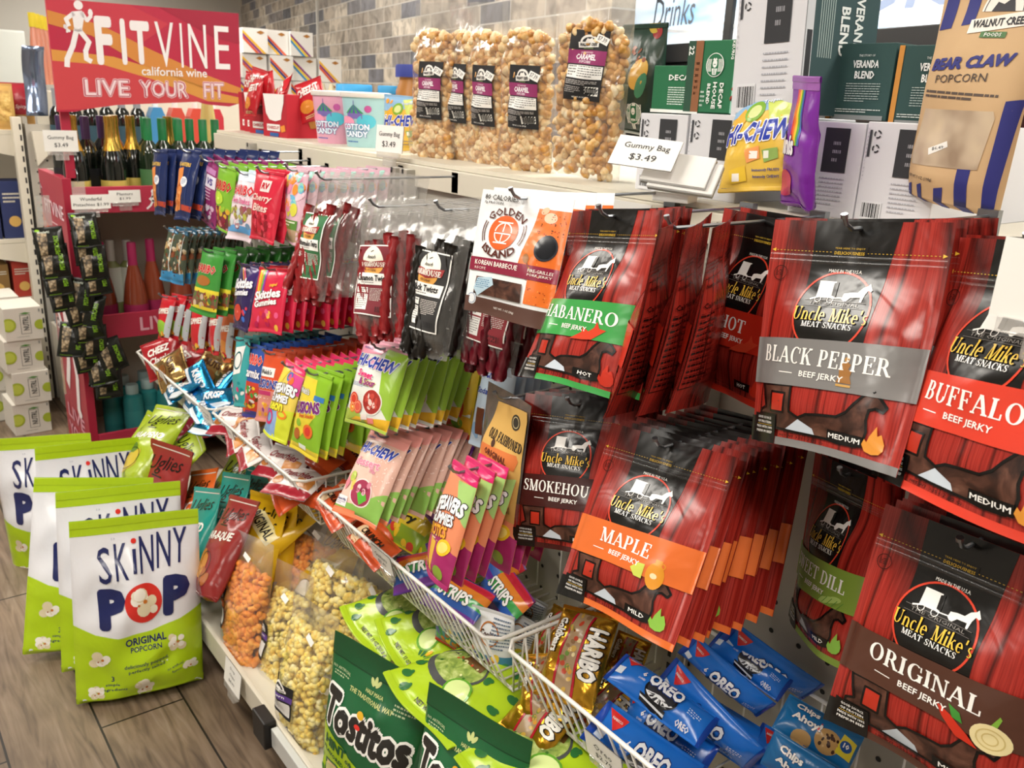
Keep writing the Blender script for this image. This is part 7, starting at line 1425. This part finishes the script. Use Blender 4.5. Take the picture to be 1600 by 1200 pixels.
# pistachio strips
def f_pis(a): a.poly([(.10,.16),(.44,.18),(.36,.84),(.14,.86)],tex_mat('pistachios','voronoi',110,[(0,'#c4b498'),(.45,'#9a8464'),(.8,'#3a3024')],.4),2); a.text('PISTACHIOS',.72,.52,.13,'#7fae2a',fit=.66,bold=.05,rot=90,L=4); a.text('Wonderful',.34,.15,.07,'#d9e0d0',fit=.4,bold=.03,L=4); a.ell(.15,.10,.08,.05,'#7fae2a',3,n=10); a.lines(.1,.93,.8,.97,1,'#7fae2a')
peg('pis','pistachio_bag','nut bag','pillow',.095,.125,.016,'#12140f',f_pis,121,wrinkle=.003)
CL = film('strip',haze=.2,gloss=.3,rough=.08)
for _k,(x,zt) in enumerate(((.594,1.03),(.712,1.075))):
    st_ = solid('clip_strip',MB().box((x-.022,3.445,zt-.02),(x+.022,3.4465,zt+.085),CL).box((x-.004,3.446,zt-.64),(x+.004,3.4468,zt),CL).tube([(x,3.446,zt+.08),(x,3.44,zt+.11),(x,3.46,zt+.125),(x,3.497,zt+.12)],.0012,STEEL,5) ,['clear clip strip holding the left column of pistachio bags','clear clip strip holding the right column of pistachio bags'][_k],'clip strip')
    r = random.Random(7+_k)
    for j in range(10):
        m_ = j > 3; dx = (r.uniform(-.035,.035) if m_ else r.uniform(-.006,.006))+(.03*(1-2*_k)*max(0,(j-5))*.22+.012*j*(1 if _k == 0 else .2) if m_ else .006*j)
        PEG['pis'].place(((x+dx,3.42-.004*(j%3),zt-.02-.058*j),r.uniform(-22,18) if m_ else r.uniform(-8,8),-14+r.uniform(-8,4),r.uniform(-14,14) if m_ else r.uniform(-3,3)), f"black pistachio bag, {ORD[j].replace('front','first')} from the top of the {['left','right'][_k]} hanging strip",'pistachio bags on clip strips')
tag_card('price_tag','white price tag reading Gummy Bag in front of the champagne bottles',.108,.072,[('Gummy Bag',.36,.22,.76),('$3.49',.70,.22,.40)],(.682,3.497,1.33),-4,0)
tag_card('price_tag','small white price tag on the wine display lip, right of the wider one',.11,.045,[('Planters',.3,.22,.5),('$1.99',.68,.22,.36)],(.875,3.487,1.122),0,0)
tag_card('price_tag','wide white price tag above the hanging pistachio bags',.13,.05,[('Wonderful',.3,.24,.55),('Pistachios $1.99',.7,.24,.9)],(.745,3.43,1.115),0,0)
# ================================================================ LEFT GONDOLA AND CASES
lg = root('left_rack','cream metal shelf rack at the far left with slotted upright and shelves','display rack',(.76,4.62,0))
sl = MB().box((-.05,0,0),(-.012,.05,1.33),CREAM,.003)
for k in range(26): sl.box((-.0245,-.0008,.1+k*.047),(-.0175,.0004,.125+k*.047),DARK)
solid('slotted_upright',sl,parent=lg); solid('pegboard',pegboard(.0,.0,.16,.0,1.30,CREAM2),parent=lg)
pe = MB().box((0,.001,0),(.16,.012,1.30),CREAM2); V=[];F=[]
for i in range(3):
    for j in range(25): b=len(V); V += [(.03+i*.045+.005*math.cos(q*math.pi/4),-.0006,.04+j*.05+.005*math.sin(q*math.pi/4)) for q in range(8)]; F.append(tuple(range(b,b+8)))
pe.add(V,F,DARK); solid('end_pegboard',pe,parent=lg); solid('back_panel',MB().box((.0,.05,0),(.02,5,1.33),CREAM2),parent=lg)
for z in (1.27,.78,.50,.12):
    solid('shelf',MB().box((-.48,.06,z-.02),(-.015,5,z),CREAM,.002).box((-.49,.06,z-.035),(-.48,5,z+.012),M('#c9ccc9',.3)),parent=lg); solid('shelf_bracket',MB().prism([(-.47,z-.02),(-.02,z-.02),(-.02,z-.12)],.05,.056,CREAM),parent=lg)
solid('shelf_bracket',MB().prism([(.02,1.27),(.16,1.27),(.16,1.25),(.03,1.12)],-.03,-.002,CREAM),parent=lg)
def simple_bag(key,W,H,T,base,fn,seed,nm='snack_bag',cat='snack bag'): chip(key,nm,W,H,T,base,fn,seed,shape='pillow',cat=cat,wrinkle=.004)
simple_bag('pasta',.20,.24,.03,'#c9a05a',lambda a:(a.rect(.05,.15,.95,.8,tex_mat('noodles','noise',40,[(.3,'#a87a34'),(.6,'#dcb868'),(.8,'#efdca4')],.5,detail=4),2),),131); simple_bag('spicy',.18,.24,.03,'#b02c3a',lambda a:(a.text('Hot & Spicy',.5,.5,.10,'#f0d9d9',fit=.7,bold=.03,shear=.2,L=3),a.rect(0,.66,1,1,'#c99a5a',2)),132)
PEG['pasta'].place(((.66,4.74,1.47),-15,0,0,.85),'golden noodle snack bag on the top shelf of the left rack'); PEG['spicy'].place(((.755,4.80,1.475),-15,0,0,.88),'red spicy snack bag on the top shelf of the left rack'); PEG['pasta'].place(((.55,5.0,1.475),-15,0,0,.9),'golden noodle snack bag further back on the left rack')
for _k,(x,y,z,c,w,h) in enumerate(((.58,4.70,.781,'#26305c',.09,.24),(.685,4.70,.781,'#2c3868',.10,.26),(.58,4.70,.501,'#8a6a3a',.10,.16),(.69,4.70,.501,'#b03a2c',.09,.17),(.57,4.72,.121,'#3a6a3a',.10,.25),(.685,4.72,.121,'#8a2c34',.10,.22))): carton('grocery_box',['navy grocery box on the second shelf, left one','navy grocery box on the second shelf, right one','tan grocery box on the third shelf','red grocery box on the third shelf','green grocery box on the lowest shelf','dark red grocery box on the lowest shelf'][_k],'box',w,.16,h,c,(x,y,z),0,lambda a:(a.lines(.1,.2,.9,.4,3,'#d9d4c4'),a.ell(.5,.7,.25,None,'#d9b060',3)))
for _k in range(4): solid('rose_liqueur_bottle',MB().lathe([(.024,0),(.025,.01),(.024,.15),(.02,.2),(.012,.27),(.012,.30)],M('#c9826a',.15,coat=.5),16).lathe([(.016,.265),(.0165,.33)],M('#d9c22c',.4),16),['peach bottle with yellow cap, first at the far left','peach bottle with yellow cap, second at the far left','peach bottle with yellow cap, third at the far left','peach bottle with yellow cap, fourth at the far left'][_k],'bottle',loc=(.925+.034*_k,5.1+.08*_k,1.47),group='yellow capped bottles',auto=40)
rr_ = root('rear_bottle_rack','cream rack with a raised shelf of bottles behind the wine display','display rack',(1.25,4.5,0))
solid('rack_body',MB().box((-.30,.0,0),(.75,.7,1.16),CREAM2,.004),parent=rr_); solid('riser',MB().box((-.30,.38,1.16),(.75,.9,1.44),CREAM,.004),parent=rr_)
for _k in range(6): bottle('dark_bottle',f'black bottle with silver grey neck on the rear rack, {ORD[_k]} from the left'.replace('front','first'),.90+.07*_k,4.62,1.16,WN,BG,[(.0165,.20),(.017,.30)],M('#8f9298',.4),(.05,.14,.0377),M('#2a4a58',.5),'black bottles on the rear rack','neck_sleeve')
for _k,c in enumerate(('#3f86b8','#c94a3a','#cf4a38','#c43440')):
    o = solid('juice_carton',MB().prism([(-.036,0),(.036,0),(.036,.15),(.02,.19),(-.02,.19),(-.036,.15)],-.036,.036,M(c,.4)),['blue drink carton with white cap on the rear rack','red drink carton with white cap, first right of the blue','red drink carton with white cap, second right of the blue','red drink carton with white cap, third right of the blue'][_k],'carton',loc=(1.335+.095*_k,4.62,1.20),group='drink cartons on the rear rack'); solid('cap',MB().lathe([(.014,0),(.014,.025)],M('#e6e4e0',.4),14),parent=o,loc=(0,0,.19),auto=40)
bottle('yellow_bottle','tall pale yellow liqueur bottle beside the red drink cartons',1.30,3.78,1.068,[(.04,0),(.043,.01),(.042,.18),(.036,.26),(.022,.36),(.018,.43)],M('#dcc87a',.2,coat=.5),None,None,(.05,.18,.0435),M('#e6dcc0',.5))
def f_nut(a):
    a.ell(.10,.5,.20,None,'#9fae2c',2,n=26); a.ell(.10,.5,.15,None,'#b9c44a',3,n=24); a.ell(.93,.55,.15,None,'#9fae2c',2,n=26); a.line([(.42,.22),(.42,.80),(.68,.80),(.68,.22),(.42,.22)],.012,'#5a5c5a',3); a.text('NUTRL',.56,.48,.16,'#4a4c4a',fit=.42,bold=.03,rot=90,L=4); a.poly([(.40,.18),(.56,.14),(.72,.17),(.58,.20)],'#4f8a3a',4,False); a.lines(.28,.88,.82,.91,1,'#8a8c88'); a.rect(.92,.07,.96,.16,'#8a8c88',3,False)
for s_,(x,y,n_) in enumerate(((.575,4.16,4),(.53,4.40,4),(.455,4.62,3))):
    for k in range(n_): carton('seltzer_case',f"white seltzer case with lime circles, {['bottom','second','third','top'][k] if n_==4 else ['bottom','middle','top'][k]} of the {['front','rear','left'][s_]} stack",'case',.145,.20,.142,'#d3cec4',(x+.012*(k%2),y-.008*(k%2),.001+k*.1425),3-2*(k%2),f_nut,group='seltzer cases on the floor')
for _k in range(6): solid('drink_can',MB().lathe([(.028,0),(.033,.008),(.033,.115),(.026,.125)],M(['#5a86b0','#8ab0cf'][_k%2],.3,.4),18),f'pale blue drink can behind the red side panel, {ORD[_k]} one'.replace('front','first'),'can',loc=(.80+.07*(_k%3),4.42+.08*(_k//3),.40),group='blue drink cans',auto=40)
solid('can_case',MB().box((.76,4.38,0),(1.0,4.56,.40),PAPER('#c9c2b4'),.003),'plain carton under the blue drink cans','carton')
# curved silver blue banner at the far left
V=[];n_=14
for k in range(n_+1):
    t_=k/n_; z=1.335+.30*t_; y=4.66+.05*math.sin(t_*3.2)
    V += [(.778+.02*t_+.006*math.sin(t_*5),y,z),(.872+.02*t_+.006*math.sin(t_*5),y+.02,z),(.778+.02*t_+.006*math.sin(t_*5),y+.004,z),(.872+.02*t_+.006*math.sin(t_*5),y+.024,z)]
F=[]
for k in range(n_): a_=k*4; F += [(a_,a_+1,a_+5,a_+4),(a_+2,a_+6,a_+7,a_+3),(a_,a_+4,a_+6,a_+2),(a_+1,a_+3,a_+7,a_+5)]
F += [(0,2,3,1),(n_*4,n_*4+1,n_*4+3,n_*4+2)]
solid('silver_banner',MB().add(V,F,M('#8d9cb8',.18,.8)),'curved silver blue banner strip left of the red sign','banner',smooth=True)
solid('wall_poster',MB().box((1.0,11.9,.9),(2.07,11.96,2.0),M('#dfe3dd',.5),.02),'pale blank board on the far wall at the upper left','board')

# black bumper and clear label strip at the lip joint
bmp = solid('shelf_bumper',MB().box((.592,1.595,.09),(.622,1.665,.16),M('#1d1c1c',.45),.004),'black plastic bumper clipped on the shelf lip below the popcorn','bumper')
solid('label_rail',MB().box((.606,.2,.10),(.6215,1.59,.148),M('#cfd2d0',.15,coat=.6),.002),'clear label strip along the near part of the shelf lip','label strip')
